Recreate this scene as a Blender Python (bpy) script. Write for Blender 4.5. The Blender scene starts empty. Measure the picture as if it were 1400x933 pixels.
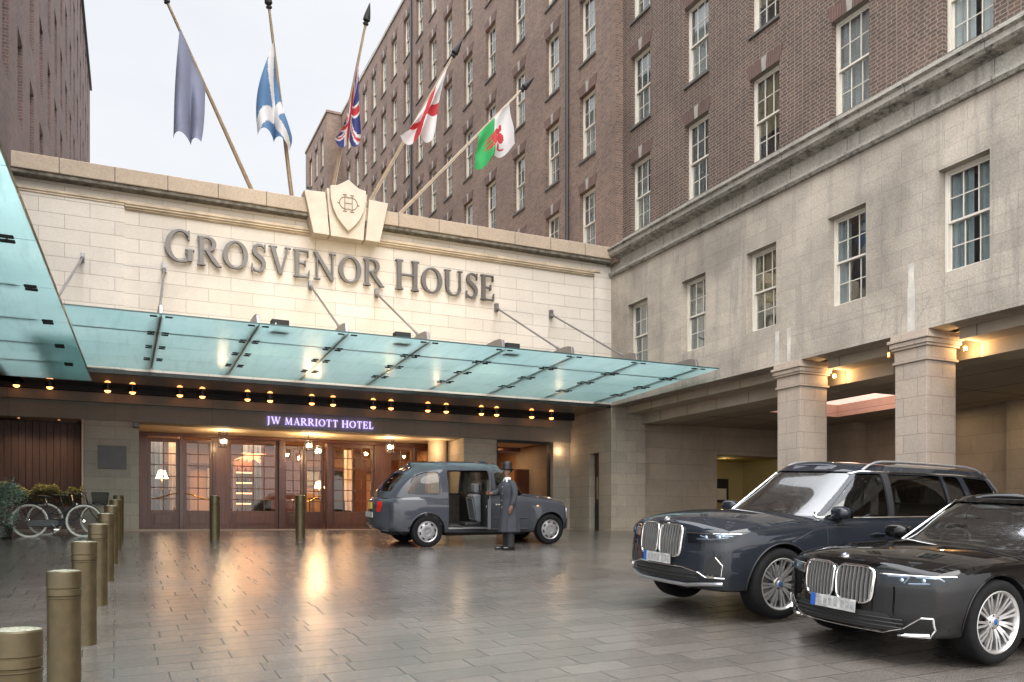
import bpy, bmesh, math, random
from math import sin, cos, pi, radians, atan, atan2, sqrt
from mathutils import Vector, Matrix
from mathutils.bvhtree import BVHTree
random.seed(7)
S = bpy.context.scene
COL = S.collection

# ------------------------------------------------------------------ helpers
def tag(o, label=None, cat=None, group=None, kind=None):
    if label: o["label"] = label
    if cat: o["category"] = cat
    if group: o["group"] = group
    if kind: o["kind"] = kind
    return o

def empty(name, label, cat, loc=(0, 0, 0), rot=(0, 0, 0), group=None):
    o = bpy.data.objects.new(name, None)
    o.empty_display_size = .2
    o.location = loc; o.rotation_euler = rot
    COL.objects.link(o)
    return tag(o, label, cat, group)

class MB:
    def __init__(s): s.v = []; s.f = []; s.m = []; s.mi = 0
    def add(s, vs, fs):
        b = len(s.v); s.v += [tuple(p) for p in vs]
        for f in fs: s.f.append(tuple(b + i for i in f)); s.m.append(s.mi)
        return s
    def box(s, x0, x1, y0, y1, z0, z1):
        return s.add([(x0,y0,z0),(x1,y0,z0),(x1,y1,z0),(x0,y1,z0),(x0,y0,z1),(x1,y0,z1),(x1,y1,z1),(x0,y1,z1)],
                     [(0,3,2,1),(4,5,6,7),(0,1,5,4),(1,2,6,5),(2,3,7,6),(3,0,4,7)])
    def prism(s, poly, ax, a0, a1):
        def P(p, a):
            if ax == 'X': return (a, p[0], p[1])
            if ax == 'Y': return (p[0], a, p[1])
            return (p[0], p[1], a)
        n = len(poly)
        return s.add([P(p, a0) for p in poly] + [P(p, a1) for p in poly],
                     [tuple(range(n))[::-1], tuple(range(n, 2*n))] + [(i, (i+1) % n, n+(i+1) % n, n+i) for i in range(n)])
    def tube(s, pts, r, n=8, closed=False):
        pts = [Vector(p) for p in pts]; N = len(pts); rings = []
        up = None
        for i, p in enumerate(pts):
            a = pts[i-1] if (i > 0 or closed) else p
            b = pts[(i+1) % N] if (i < N-1 or closed) else p
            t = (b - a)
            if t.length < 1e-9: t = Vector((0, 0, 1))
            t.normalize()
            if up is None:
                up = Vector((0, 0, 1)) if abs(t.z) < .9 else Vector((1, 0, 0))
            u = t.cross(up)
            if u.length < 1e-4: u = t.cross(Vector((0, 1, 0)))
            u.normalize(); w = u.cross(t).normalized(); up = w
            rr = r[i] if isinstance(r, (list, tuple)) else r
            rings.append([p + (u*cos(2*pi*k/n) + w*sin(2*pi*k/n))*rr for k in range(n)])
        vs = [q for R in rings for q in R]; fs = []
        for i in range(N if closed else N-1):
            j = (i+1) % N
            for k in range(n):
                fs.append((i*n+k, i*n+(k+1) % n, j*n+(k+1) % n, j*n+k))
        if not closed:
            fs.append(tuple(range(n))[::-1]); fs.append(tuple((N-1)*n+k for k in range(n)))
        return s.add(vs, fs)
    def lathe(s, prof, n=24, c=(0, 0, 0), ax='Z', cap=True):
        vs = []; fs = []
        for (r, h) in prof:
            for k in range(n):
                a = 2*pi*k/n; x, y = r*cos(a), r*sin(a)
                if ax == 'Z': p = (x, y, h)
                elif ax == 'Y': p = (x, h, y)
                else: p = (h, x, y)
                vs.append((p[0]+c[0], p[1]+c[1], p[2]+c[2]))
        N = len(prof)
        for i in range(N-1):
            for k in range(n):
                fs.append((i*n+k, i*n+(k+1) % n, (i+1)*n+(k+1) % n, (i+1)*n+k))
        if cap:
            fs.append(tuple(range(n))[::-1]); fs.append(tuple((N-1)*n+k for k in range(n)))
        return s.add(vs, fs)
    def grid(s, fn, nu, nv, closeu=False):
        vs = [fn(u/(nu if closeu else nu-1), v/(nv-1)) for v in range(nv) for u in range(nu)]
        fs = []
        for v in range(nv-1):
            for u in range(nu if closeu else nu-1):
                fs.append((v*nu+u, v*nu+(u+1) % nu, (v+1)*nu+(u+1) % nu, (v+1)*nu+u))
        return s.add(vs, fs)
    def ellipsoid(s, c, r, nu=16, nv=10, M=None):
        def fn(u, v):
            a = 2*pi*u; b = pi*(v-.5)
            p = Vector((r[0]*cos(b)*cos(a), r[1]*cos(b)*sin(a), r[2]*sin(b)))
            if M: p = M @ p
            return (c[0]+p.x, c[1]+p.y, c[2]+p.z)
        return s.grid(fn, nu, nv, True)
    def wall(s, ax, c, a0, a1, z0, z1, holes, depth):
        """sheet at ax=c with rectangular holes and reveals reaching depth (signed)"""
        def P(a, z, d=0): return (c+d, a, z) if ax == 'X' else (a, c+d, z)
        A = sorted({a0, a1} | {h[0] for h in holes} | {h[1] for h in holes})
        Z = sorted({z0, z1} | {h[2] for h in holes} | {h[3] for h in holes})
        A = [a for a in A if a0 <= a <= a1]; Z = [z for z in Z if z0 <= z <= z1]
        for i in range(len(A)-1):
            run = None
            for j in range(len(Z)-1):
                ca, cz = (A[i]+A[i+1])/2, (Z[j]+Z[j+1])/2
                inh = any(h[0] < ca < h[1] and h[2] < cz < h[3] for h in holes)
                if not inh:
                    if run is None: run = Z[j]
                if inh or j == len(Z)-2:
                    top = Z[j] if inh else Z[j+1]
                    if run is not None and top > run:
                        s.add([P(A[i], run), P(A[i+1], run), P(A[i+1], top), P(A[i], top)], [(0, 1, 2, 3)])
                    run = None
        for h in holes:
            q = [(h[0], h[2]), (h[1], h[2]), (h[1], h[3]), (h[0], h[3])]
            for k in range(4):
                a, b = q[k], q[(k+1) % 4]
                s.add([P(*a), P(*b), P(b[0], b[1], depth), P(a[0], a[1], depth)], [(0, 1, 2, 3)])
        return s
    def obj(s, name, mats, parent=None, world=False, smooth=False, bevel=0, seg=2):
        if not isinstance(mats, (list, tuple)): mats = [mats]
        me = bpy.data.meshes.new(name)
        vs = s.v
        if world and parent is not None:
            l = parent.location
            vs = [(p[0]-l[0], p[1]-l[1], p[2]-l[2]) for p in vs]
        me.from_pydata(vs, [], s.f)
        for m in mats: me.materials.append(m)
        if len(mats) > 1: me.polygons.foreach_set('material_index', s.m)
        if smooth:
            me.polygons.foreach_set('use_smooth', [True]*len(me.polygons))
            try: me.set_sharp_from_angle(angle=radians(smooth if smooth is not True else 40))
            except Exception: pass
        me.update()
        o = bpy.data.objects.new(name, me); COL.objects.link(o)
        if parent is not None: o.parent = parent
        if bevel:
            b = o.modifiers.new('b', 'BEVEL'); b.width = bevel; b.segments = seg; b.limit_method = 'ANGLE'; b.angle_limit = radians(40)
        return o

def copy_tree(o, parent=None):
    c = o.copy(); COL.objects.link(c); c.parent = parent
    for ch in [x for x in bpy.data.objects if x.parent == o]:
        copy_tree(ch, c)
    return c

# ------------------------------------------------------------------ materials
def srgb(r, g, b):
    f = lambda c: ((c/255+.055)/1.055)**2.4 if c/255 > .04045 else c/255/12.92
    return (f(r), f(g), f(b), 1)
class NT:
    def __init__(s, m): s.t = m.node_tree; s.n = s.t.nodes; s.l = s.t.links
    def N(s, k, **kw):
        n = s.n.new(k)
        for a, b in kw.items():
            if a.startswith('i_'):
                key = a[2:].replace('_', ' ')
                n.inputs[key].default_value = b
            else: setattr(n, a, b)
        return n
    def L(s, a, b): s.l.new(a, b)
    def mix(s, fac, a, b, bt='MIX'):
        n = s.n.new('ShaderNodeMix'); n.data_type = 'RGBA'; n.blend_type = bt
        for sock, v in ((n.inputs[0], fac), (n.inputs[6], a), (n.inputs[7], b)):
            if hasattr(v, 'is_output'): s.L(v, sock)
            else: sock.default_value = v if not (isinstance(v, tuple) and len(v) == 3) else (*v, 1)
        return n.outputs[2]
    def ramp(s, src, p0, p1, c0=(0, 0, 0, 1), c1=(1, 1, 1, 1)):
        n = s.n.new('ShaderNodeValToRGB'); e = n.color_ramp.elements
        e[0].position = p0; e[1].position = p1; e[0].color = c0; e[1].color = c1
        s.L(src, n.inputs[0]); return n.outputs[0]
    def math(s, op, a, b=0.0):
        n = s.n.new('ShaderNodeMath'); n.operation = op
        for i, v in enumerate((a, b)):
            if hasattr(v, 'is_output'): s.L(v, n.inputs[i])
            else: n.inputs[i].default_value = v
        return n.outputs[0]
    def noise(s, vec, scale, detail=3, rough=.5, dist=0):
        n = s.N('ShaderNodeTexNoise'); n.inputs['Scale'].default_value = scale; n.inputs['Detail'].default_value = detail
        n.inputs['Roughness'].default_value = rough; n.inputs['Distortion'].default_value = dist
        if vec is not None: s.L(vec, n.inputs['Vector'])
        return n.outputs['Fac']
    def scaled(s, vec, sc):
        n = s.N('ShaderNodeMapping'); n.inputs['Scale'].default_value = sc; s.L(vec, n.inputs['Vector']); return n.outputs[0]
def newmat(name):
    m = bpy.data.materials.new(name); m.use_nodes = True
    return m, NT(m), m.node_tree.nodes['Principled BSDF']
def c3(c): return (*c, 1) if len(c) == 3 else c
def pbr(name, col, rough=.5, metal=0, var=.12, vs=4, bump=0, bs=60, coat=0, spec=.5, rvar=0, obj=True):
    m, t, b = newmat(name)
    tc = t.N('ShaderNodeTexCoord').outputs['Object'] if obj else t.N('ShaderNodeNewGeometry').outputs['Position']
    if var:
        n = t.noise(tc, vs, 5, .6)
        lo = tuple(x*(1-var) for x in col[:3]); hi = tuple(min(1, x*(1+var)) for x in col[:3])
        t.L(t.ramp(n, .3, .7, c3(lo), c3(hi)), b.inputs['Base Color'])
    else: b.inputs['Base Color'].default_value = c3(col)
    b.inputs['Roughness'].default_value = rough; b.inputs['Metallic'].default_value = metal
    b.inputs['Specular IOR Level'].default_value = spec
    if rvar:
        n = t.noise(tc, vs*2, 4, .6)
        mr = t.N('ShaderNodeMapRange'); mr.inputs[3].default_value = rough-rvar; mr.inputs[4].default_value = rough+rvar
        mr.inputs[1].default_value = .3; mr.inputs[2].default_value = .7
        t.L(n, mr.inputs[0]); t.L(mr.outputs[0], b.inputs['Roughness'])
    if coat:
        b.inputs['Coat Weight'].default_value = coat; b.inputs['Coat Roughness'].default_value = .03
    if bump:
        bn = t.N('ShaderNodeBump'); bn.inputs['Strength'].default_value = bump; bn.inputs['Distance'].default_value = .01
        t.L(t.noise(tc, bs, 4, .6), bn.inputs['Height']); t.L(bn.outputs[0], b.inputs['Normal'])
    return m
def emis(name, col, st):
    m, t, b = newmat(name)
    b.inputs['Base Color'].default_value = c3(col); b.inputs['Emission Color'].default_value = c3(col)
    b.inputs['Emission Strength'].default_value = st
    return m
def masonry(name, axis, bw, bh, c1, c2, mort, ms=.012, bias=0, stain=.35, staincol=(.05, .045, .04), grain=.25, offset=.5, freq=2,
            streak=.5, rough=.85, bumpd=.004, topdirt=False, big=.3, squash=1.0, sqf=2):
    m, t, b = newmat(name)
    pos = t.N('ShaderNodeNewGeometry').outputs['Position']
    sp = t.N('ShaderNodeSeparateXYZ'); t.L(pos, sp.inputs[0])
    cb = t.N('ShaderNodeCombineXYZ')
    if axis == 'B':   # blend by normal: x-facing walls use y
        ge = t.N('ShaderNodeNewGeometry'); sn = t.N('ShaderNodeSeparateXYZ'); t.L(ge.outputs['True Normal'], sn.inputs[0])
        ab = t.math('GREATER_THAN', t.math('ABSOLUTE', sn.outputs[0]), .5)
        h = t.math('ADD', t.math('MULTIPLY', sp.outputs[1], ab), t.math('MULTIPLY', sp.outputs[0], t.math('SUBTRACT', 1.0, ab)))
        t.L(h, cb.inputs[0])
    else:
        t.L(sp.outputs[0 if axis == 'X' else 1], cb.inputs[0])
    t.L(sp.outputs[2], cb.inputs[1])
    br = t.N('ShaderNodeTexBrick'); br.offset = offset; br.offset_frequency = freq; br.squash = squash; br.squash_frequency = sqf
    br.inputs['Scale'].default_value = 1; br.inputs['Brick Width'].default_value = bw; br.inputs['Row Height'].default_value = bh
    br.inputs['Mortar Size'].default_value = ms; br.inputs['Mortar Smooth'].default_value = .2; br.inputs['Bias'].default_value = bias
    br.inputs['Color1'].default_value = c3(c1); br.inputs['Color2'].default_value = c3(c2); br.inputs['Mortar'].default_value = c3(mort)
    wn = t.N('ShaderNodeVectorMath'); wn.operation = 'ADD'
    nz = t.N('ShaderNodeTexNoise'); nz.inputs['Scale'].default_value = 3; t.L(pos, nz.inputs['Vector'])
    sc = t.N('ShaderNodeVectorMath'); sc.operation = 'SCALE'; sc.inputs['Scale'].default_value = .012 if bw < .4 else .006
    t.L(nz.outputs['Color'], sc.inputs[0]); t.L(cb.outputs[0], wn.inputs[0]); t.L(sc.outputs[0], wn.inputs[1])
    t.L(wn.outputs[0], br.inputs['Vector'])
    col = br.outputs['Color']
    # large soft tone patches, vertical rain streaks, fine grain
    n1 = t.noise(pos, .55, 5, .65, .4)
    col = t.mix(1.0, col, t.ramp(n1, .3, .72, (1-big, 1-big, 1-big, 1), (1+big*.35, 1+big*.33, 1+big*.3, 1)), 'MULTIPLY')
    st = t.noise(t.scaled(pos, (3.0, 3.0, .25)), 1.0, 6, .7, .3)
    col = t.mix(t.math('MULTIPLY', t.ramp(st, .52, .8), streak), col, c3(staincol))
    n3 = t.noise(pos, 26, 6, .75)
    col = t.mix(1.0, col, t.ramp(n3, .3, .7, (1-grain,)*3+(1,), (1+grain*.5,)*3+(1,)), 'MULTIPLY')
    n4 = t.noise(pos, 2.3, 8, .8, .6)
    col = t.mix(t.math('MULTIPLY', t.ramp(n4, .55, .78), stain), col, c3(staincol))
    if topdirt:
        g2 = t.N('ShaderNodeNewGeometry'); s2 = t.N('ShaderNodeSeparateXYZ'); t.L(g2.outputs['True Normal'], s2.inputs[0])
        up = t.math('GREATER_THAN', t.math('ABSOLUTE', s2.outputs[2]), .2)
        col = t.mix(t.math('MULTIPLY', up, t.ramp(t.noise(t.scaled(pos, (1, 1, 3)), 5, 6, .75), .46, .68)), col, (.05, .047, .04, 1))
    t.L(col, b.inputs['Base Color']); b.inputs['Roughness'].default_value = rough
    bn = t.N('ShaderNodeBump'); bn.inputs['Distance'].default_value = bumpd; bn.inputs['Strength'].default_value = .8
    hh = t.math('SUBTRACT', t.math('MULTIPLY', n3, .5), br.outputs['Fac'])
    t.L(hh, bn.inputs['Height']); t.L(bn.outputs[0], b.inputs['Normal'])
    return m
def wood(name, c1, c2, rough=.25, vert=True, coat=.3):
    m, t, b = newmat(name)
    pos = t.N('ShaderNodeNewGeometry').outputs['Position']
    n = t.noise(t.scaled(pos, (9, 9, .6) if vert else (.6, .6, 9)), 2.2, 6, .65, 1.2)
    t.L(t.ramp(n, .3, .7, c3(c1), c3(c2)), b.inputs['Base Color'])
    b.inputs['Roughness'].default_value = rough; b.inputs['Coat Weight'].default_value = coat; b.inputs['Coat Roughness'].default_value = .12
    return m
def glassmix(name, tint=(.9, .95, .95), refl=.06, rough=.02, dark=None, darkfac=0, fres=1.45, fm=1.1):
    """thin architectural glass: transparent + fresnel mirror (+ optional body tint)"""
    m, t, b = newmat(name)
    out = t.n['Material Output']
    tr = t.N('ShaderNodeBsdfTransparent'); tr.inputs[0].default_value = c3(tint)
    gl = t.N('ShaderNodeBsdfGlossy'); gl.inputs['Roughness'].default_value = rough
    fr = t.N('ShaderNodeFresnel'); fr.inputs[0].default_value = fres
    fac = t.math('MINIMUM', t.math('ADD', t.math('MULTIPLY', fr.outputs[0], fm), refl), 1.0)
    base = tr.outputs[0]
    if dark:
        df = t.N('ShaderNodeBsdfDiffuse'); df.inputs[0].default_value = c3(dark)
        mx0 = t.N('ShaderNodeMixShader'); mx0.inputs[0].default_value = darkfac
        t.L(tr.outputs[0], mx0.inputs[1]); t.L(df.outputs[0], mx0.inputs[2]); base = mx0.outputs[0]
    mx = t.N('ShaderNodeMixShader'); t.L(fac, mx.inputs[0]); t.L(base, mx.inputs[1]); t.L(gl.outputs[0], mx.inputs[2])
    t.L(mx.outputs[0], out.inputs[0])
    return m

M = {}
M['brick'] = masonry('dark_brick', 'B', .225, .075, (.150, .090, .064), (.088, .058, .045), (.27, .235, .20), ms=.009, bias=-.1, stain=.3,
                     staincol=(.05, .04, .038), grain=.35, streak=.25, bumpd=.006, big=.3, squash=.55, sqf=2)
M['brick_wing'] = masonry('russet_brick', 'B', .225, .075, (.25, .155, .108), (.15, .094, .070), (.27, .235, .21), ms=.008, bias=0, stain=.2,
                     staincol=(.08, .06, .055), grain=.35, streak=.2, bumpd=.006, big=.25, squash=.55, sqf=2)
M['brick_left'] = masonry('plum_brick', 'B', .225, .075, (.17, .10, .09), (.10, .065, .06), (.2, .17, .15), ms=.008, stain=.2,
                     staincol=(.08, .06, .055), grain=.3, streak=.2, big=.25)
M['stone'] = masonry('weathered_stone', 'B', .92, .31, (.53, .475, .395), (.46, .41, .345), (.38, .34, .29), ms=.0035, bias=0, stain=.65,
                     staincol=(.20, .185, .17), grain=.32, streak=.85, big=.42, bumpd=.006)
M['stone_base'] = masonry('buff_stone', 'B', .72, .33, (.48, .41, .33), (.41, .355, .295), (.3, .25, .2), ms=.005, stain=.15,
                     staincol=(.2, .17, .15), grain=.18, streak=.15, big=.2)
M['stone_pillar'] = masonry('pink_stone', 'B', .62, .35, (.47, .385, .31), (.41, .355, .30), (.25, .2, .17), ms=.005, stain=.25,
                     staincol=(.3, .2, .15), grain=.2, streak=.1, big=.25)
M['stone_sign'] = masonry('cream_stone', 'B', 1.04, .325, (.66, .61, .54), (.59, .545, .48), (.3, .26, .22), ms=.005, stain=.1,
                     staincol=(.4, .34, .27), grain=.1, streak=.2, big=.12)
M['coping'] = masonry('coping_stone', 'B', 1.13, 30, (.46, .37, .28), (.42, .34, .26), (.16, .14, .12), ms=.012, stain=.35,
                     staincol=(.25, .2, .16), grain=.25, streak=.35, big=.15, offset=0)
M['cornice'] = masonry('grimy_cornice_stone', 'B', 1.6, 30, (.47, .445, .39), (.41, .385, .34), (.17, .16, .14), ms=.008, stain=1.0,
                     staincol=(.07, .065, .055), grain=.4, streak=.8, big=.3, offset=0, topdirt=True)
M['soot'] = pbr('sooty_ledge', (.15, .135, .11), .95, var=.6, vs=6, bump=.6, bs=30, obj=False)
M['carve'] = pbr('carved_stone', (.56, .49, .40), .8, var=.1, vs=3, bump=.3, bs=30, obj=False)
M['carveline'] = pbr('incised_line', (.2, .15, .11), .9, var=.1)
M['white'] = pbr('cream_window_paint', (.66, .62, .54), .45, var=.08, vs=3)
M['sill'] = pbr('slate_sill', (.10, .095, .09), .8, var=.3, vs=10)
M['lintel'] = masonry('gauged_brick', 'B', .07, 30, (.15, .08, .06), (.11, .065, .055), (.2, .16, .14), ms=.006, offset=0, streak=.2)
M['key'] = pbr('keystone', (.32, .3, .27), .85, var=.2)
M['wglass'] = glassmix('window_glass', (.93, .96, .96), .05, .015, fres=1.35, fm=.55)
M['cur_net'] = pbr('net_curtain', (.74, .75, .73), .9, var=.1, vs=2)
M['cur_blue'] = pbr('blue_grey_curtain', (.36, .41, .42), .9, var=.2, vs=2)
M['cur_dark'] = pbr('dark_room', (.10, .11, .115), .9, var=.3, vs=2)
M['cur_lit_tone'] = pbr('lit_toned_blind', (.46, .36, .2), .9, var=.15, vs=2)  # blind of a lit room: the lamplight's yellow is put into its colour
M['black'] = pbr('black_metal', (.018, .018, .02), .35, var=.2)
M['matblack'] = pbr('matt_black', (.012, .012, .012), .7, var=.2)
M['soffit'] = pbr('polished_dark_soffit', (.03, .024, .02), .06, var=.2, vs=1, spec=.8, coat=.5)
M['fascia'] = masonry('fascia_stone', 'X', 2.4, 30, (.27, .235, .2), (.25, .22, .185), (.1, .09, .08), ms=.004, offset=0, stain=.1, streak=.15, big=.12, grain=.1)
M['concrete'] = pbr('beam_stone', (.44, .38, .30), .8, var=.12, vs=1.5, bump=.15, obj=False)
M['ceiling'] = pbr('painted_ceiling', (.36, .31, .25), .8, var=.1, vs=.8, obj=False)
M['joint'] = pbr('dark_joint', (.03, .026, .022), .9, var=0)
M['warmceil'] = pbr('cream_ceiling', (.72, .6, .44), .6, var=.04, vs=1, obj=False)
M['yellow'] = pbr('yellow_wall', (.40, .33, .15), .8, var=.08, vs=1, obj=False)
M['arcwall'] = masonry('arcade_stone', 'B', 1.25, .5, (.42, .355, .28), (.37, .315, .25), (.25, .2, .16), ms=.005, stain=.3, staincol=(.17, .13, .1), grain=.15, streak=.2, big=.25)
M['wood'] = wood('mahogany', (.065, .022, .011), (.145, .052, .026), rough=.38, coat=.08)
M['wood_dk'] = wood('dark_mahogany', (.045, .014, .008), (.10, .034, .018), rough=.3, coat=.1)
M['boards'] = wood('dark_brown_boards', (.035, .013, .008), (.085, .034, .02), rough=.6, coat=0)
M['wood_lt'] = wood('oak_panel', (.36, .2, .1), (.5, .3, .16), rough=.4)
M['bronze'] = pbr('bronze_paint', (.080, .060, .029), .36, .45, var=.25, vs=9, rvar=.06)
M['brass'] = pbr('aged_brass', (.55, .36, .17), .25, 1, var=.1)
M['plaque'] = pbr('dark_plaque', (.035, .033, .03), .4, .5, var=.2)
M['steel'] = pbr('grey_steel', (.23, .22, .22), .35, .7, var=.1)
M['letter'] = pbr('grey_bronze_letter', (.125, .115, .105), .42, .35, var=.1, vs=3)
M['doorglass'] = glassmix('door_glass', (.9, .87, .83), .02, .02, fres=1.35, fm=.7)
M['lamp'] = emis('lamp_disc', (1, .36, .095), 6.5)
M['bulb'] = emis('lantern_bulb', (1, .68, .36), 220)
M['shade'] = emis('lamp_shade', (1, .78, .5), 7)
M['strip'] = emis('lit_shelf', (1, .6, .3), 2.6)
M['skylight'] = emis('lit_ceiling_recess', (1, .72, .6), 1.0)
M['jw'] = emis('violet_lit_letter', (.62, .53, 1.0), 1.3)
M['granite'] = None
# frosted canopy glass: pale aqua, lets diffuse sky through
def canopy_glass():
    m, t, b = newmat('aqua_frosted_glass')
    out = t.n['Material Output']
    pos = t.N('ShaderNodeNewGeometry').outputs['Position']
    n = t.noise(pos, .6, 4, .6)
    col = t.ramp(n, .3, .7, (.60, .77, .77, 1), (.72, .87, .86, 1))
    st = t.noise(t.scaled(pos, (5, .5, 1)), 1.6, 6, .7)
    col = t.mix(t.math('MULTIPLY', t.ramp(st, .5, .75), .35), col, (.36, .45, .43, 1))
    sp2 = t.noise(pos, 34, 3, .7)
    col = t.mix(t.math('MULTIPLY', t.ramp(sp2, .62, .75), .35), col, (.30, .36, .34, 1))
    tl = t.N('ShaderNodeBsdfTranslucent'); t.L(col, tl.inputs[0])
    df = t.N('ShaderNodeBsdfDiffuse'); t.L(col, df.inputs[0])
    tr = t.N('ShaderNodeBsdfTransparent'); tr.inputs[0].default_value = (.62, .80, .80, 1)
    gl = t.N('ShaderNodeBsdfGlossy'); gl.inputs['Roughness'].default_value = .22
    fr = t.N('ShaderNodeFresnel'); fr.inputs[0].default_value = 1.18
    a = t.N('ShaderNodeMixShader'); a.inputs[0].default_value = .05; t.L(tl.outputs[0], a.inputs[1]); t.L(df.outputs[0], a.inputs[2])
    c = t.N('ShaderNodeMixShader'); c.inputs[0].default_value = .22; t.L(a.outputs[0], c.inputs[1]); t.L(tr.outputs[0], c.inputs[2])
    d = t.N('ShaderNodeMixShader'); t.L(fr.outputs[0], d.inputs[0]); t.L(c.outputs[0], d.inputs[1]); t.L(gl.outputs[0], d.inputs[2])
    t.L(d.outputs[0], out.inputs[0]); return m
M['canopy'] = canopy_glass()
M['glassedge'] = pbr('dark_glass_edge', (.03, .08, .08), .3, var=0)

def gmat():
    m, t, b = newmat('wet_granite_paving')
    pos = t.N('ShaderNodeNewGeometry').outputs['Position']
    sp = t.N('ShaderNodeSeparateXYZ'); t.L(pos, sp.inputs[0])
    cb = t.N('ShaderNodeCombineXYZ'); t.L(sp.outputs[0], cb.inputs[0]); t.L(sp.outputs[1], cb.inputs[1])
    nz = t.N('ShaderNodeTexNoise'); nz.inputs['Scale'].default_value = .8; t.L(pos, nz.inputs['Vector'])
    sc = t.N('ShaderNodeVectorMath'); sc.operation = 'SCALE'; sc.inputs['Scale'].default_value = .02; t.L(nz.outputs['Color'], sc.inputs[0])
    ad = t.N('ShaderNodeVectorMath'); ad.operation = 'ADD'; t.L(cb.outputs[0], ad.inputs[0]); t.L(sc.outputs[0], ad.inputs[1])
    br = t.N('ShaderNodeTexBrick'); br.offset = .43; br.offset_frequency = 2; br.squash = 1.2; br.squash_frequency = 3
    for k, v in (('Scale', 1), ('Brick Width', .62), ('Row Height', .31), ('Mortar Size', .0075), ('Mortar Smooth', .3), ('Bias', 0)): br.inputs[k].default_value = v
    br.inputs['Color1'].default_value = (.108, .097, .087, 1); br.inputs['Color2'].default_value = (.146, .130, .117, 1); br.inputs['Mortar'].default_value = (.032, .028, .025, 1)
    t.L(ad.outputs[0], br.inputs['Vector'])
    col = br.outputs['Color']
    n1 = t.noise(pos, .35, 5, .6); n2 = t.noise(pos, 70, 4, .85); n3 = t.noise(pos, 3.2, 6, .7)
    col = t.mix(1.0, col, t.ramp(n1, .3, .7, (.78, .78, .79, 1), (1.15, 1.13, 1.1, 1)), 'MULTIPLY')
    col = t.mix(1.0, col, t.ramp(n2, .3, .7, (.5, .5, .5, 1), (1.45, 1.45, 1.45, 1)), 'MULTIPLY')
    col = t.mix(t.math('MULTIPLY', t.ramp(n3, .58, .75), .4), col, (.05, .042, .038, 1))
    t.L(col, b.inputs['Base Color'])
    wet = t.noise(t.scaled(pos, (1, 1, 1)), .5, 4, .55)
    mr = t.N('ShaderNodeMapRange'); mr.inputs[1].default_value = .35; mr.inputs[2].default_value = .68; mr.inputs[3].default_value = .09; mr.inputs[4].default_value = .24
    t.L(wet, mr.inputs[0])
    r2 = t.math('ADD', mr.outputs[0], t.math('MULTIPLY', br.outputs['Fac'], .3))
    t.L(r2, b.inputs['Roughness']); b.inputs['Specular IOR Level'].default_value = .75
    bn = t.N('ShaderNodeBump'); bn.inputs['Distance'].default_value = .006; bn.inputs['Strength'].default_value = .55
    n5 = t.noise(pos, 7, 3, .6)
    hh = t.math('ADD', t.math('MULTIPLY', n2, .36), t.math('ADD', t.math('MULTIPLY', n5, .22), t.math('MULTIPLY', br.outputs['Fac'], -.9)))
    t.L(hh, bn.inputs['Height']); t.L(bn.outputs[0], b.inputs['Normal'])
    return m
M['granite'] = gmat()

# ------------------------------------------------------------------ ground
def gh(x, y):
    xc = min(max(x, -1), 7.5)
    yc = min(max(y, -25), 60)
    h = -1.79 + .0722*yc + .036*xc*(1-.02*(max(0, min(y, 20))-5))
    cap = -.06; k = 18.0
    d = (h-cap)*k
    return cap - (math.log1p(math.exp(-abs(d))) + max(-d, 0))/k
def ground():
    xs = [-150, -80, -40, -20] + [-12+.5*i for i in range(80)] + [40, 80, 150]
    ys = [-150, -80, -40, -25] + [-20+.5*i for i in range(100)] + [40, 80, 150]
    mb = MB()
    vs = [(x, y, gh(x, y)) for y in ys for x in xs]; n = len(xs)
    fs = [(j*n+i, j*n+i+1, (j+1)*n+i+1, (j+1)*n+i) for j in range(len(ys)-1) for i in range(n-1)]
    mb.add(vs, fs)
    o = mb.obj('ground', M['granite'], smooth=True); tag(o, kind='structure')
ground()

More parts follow.
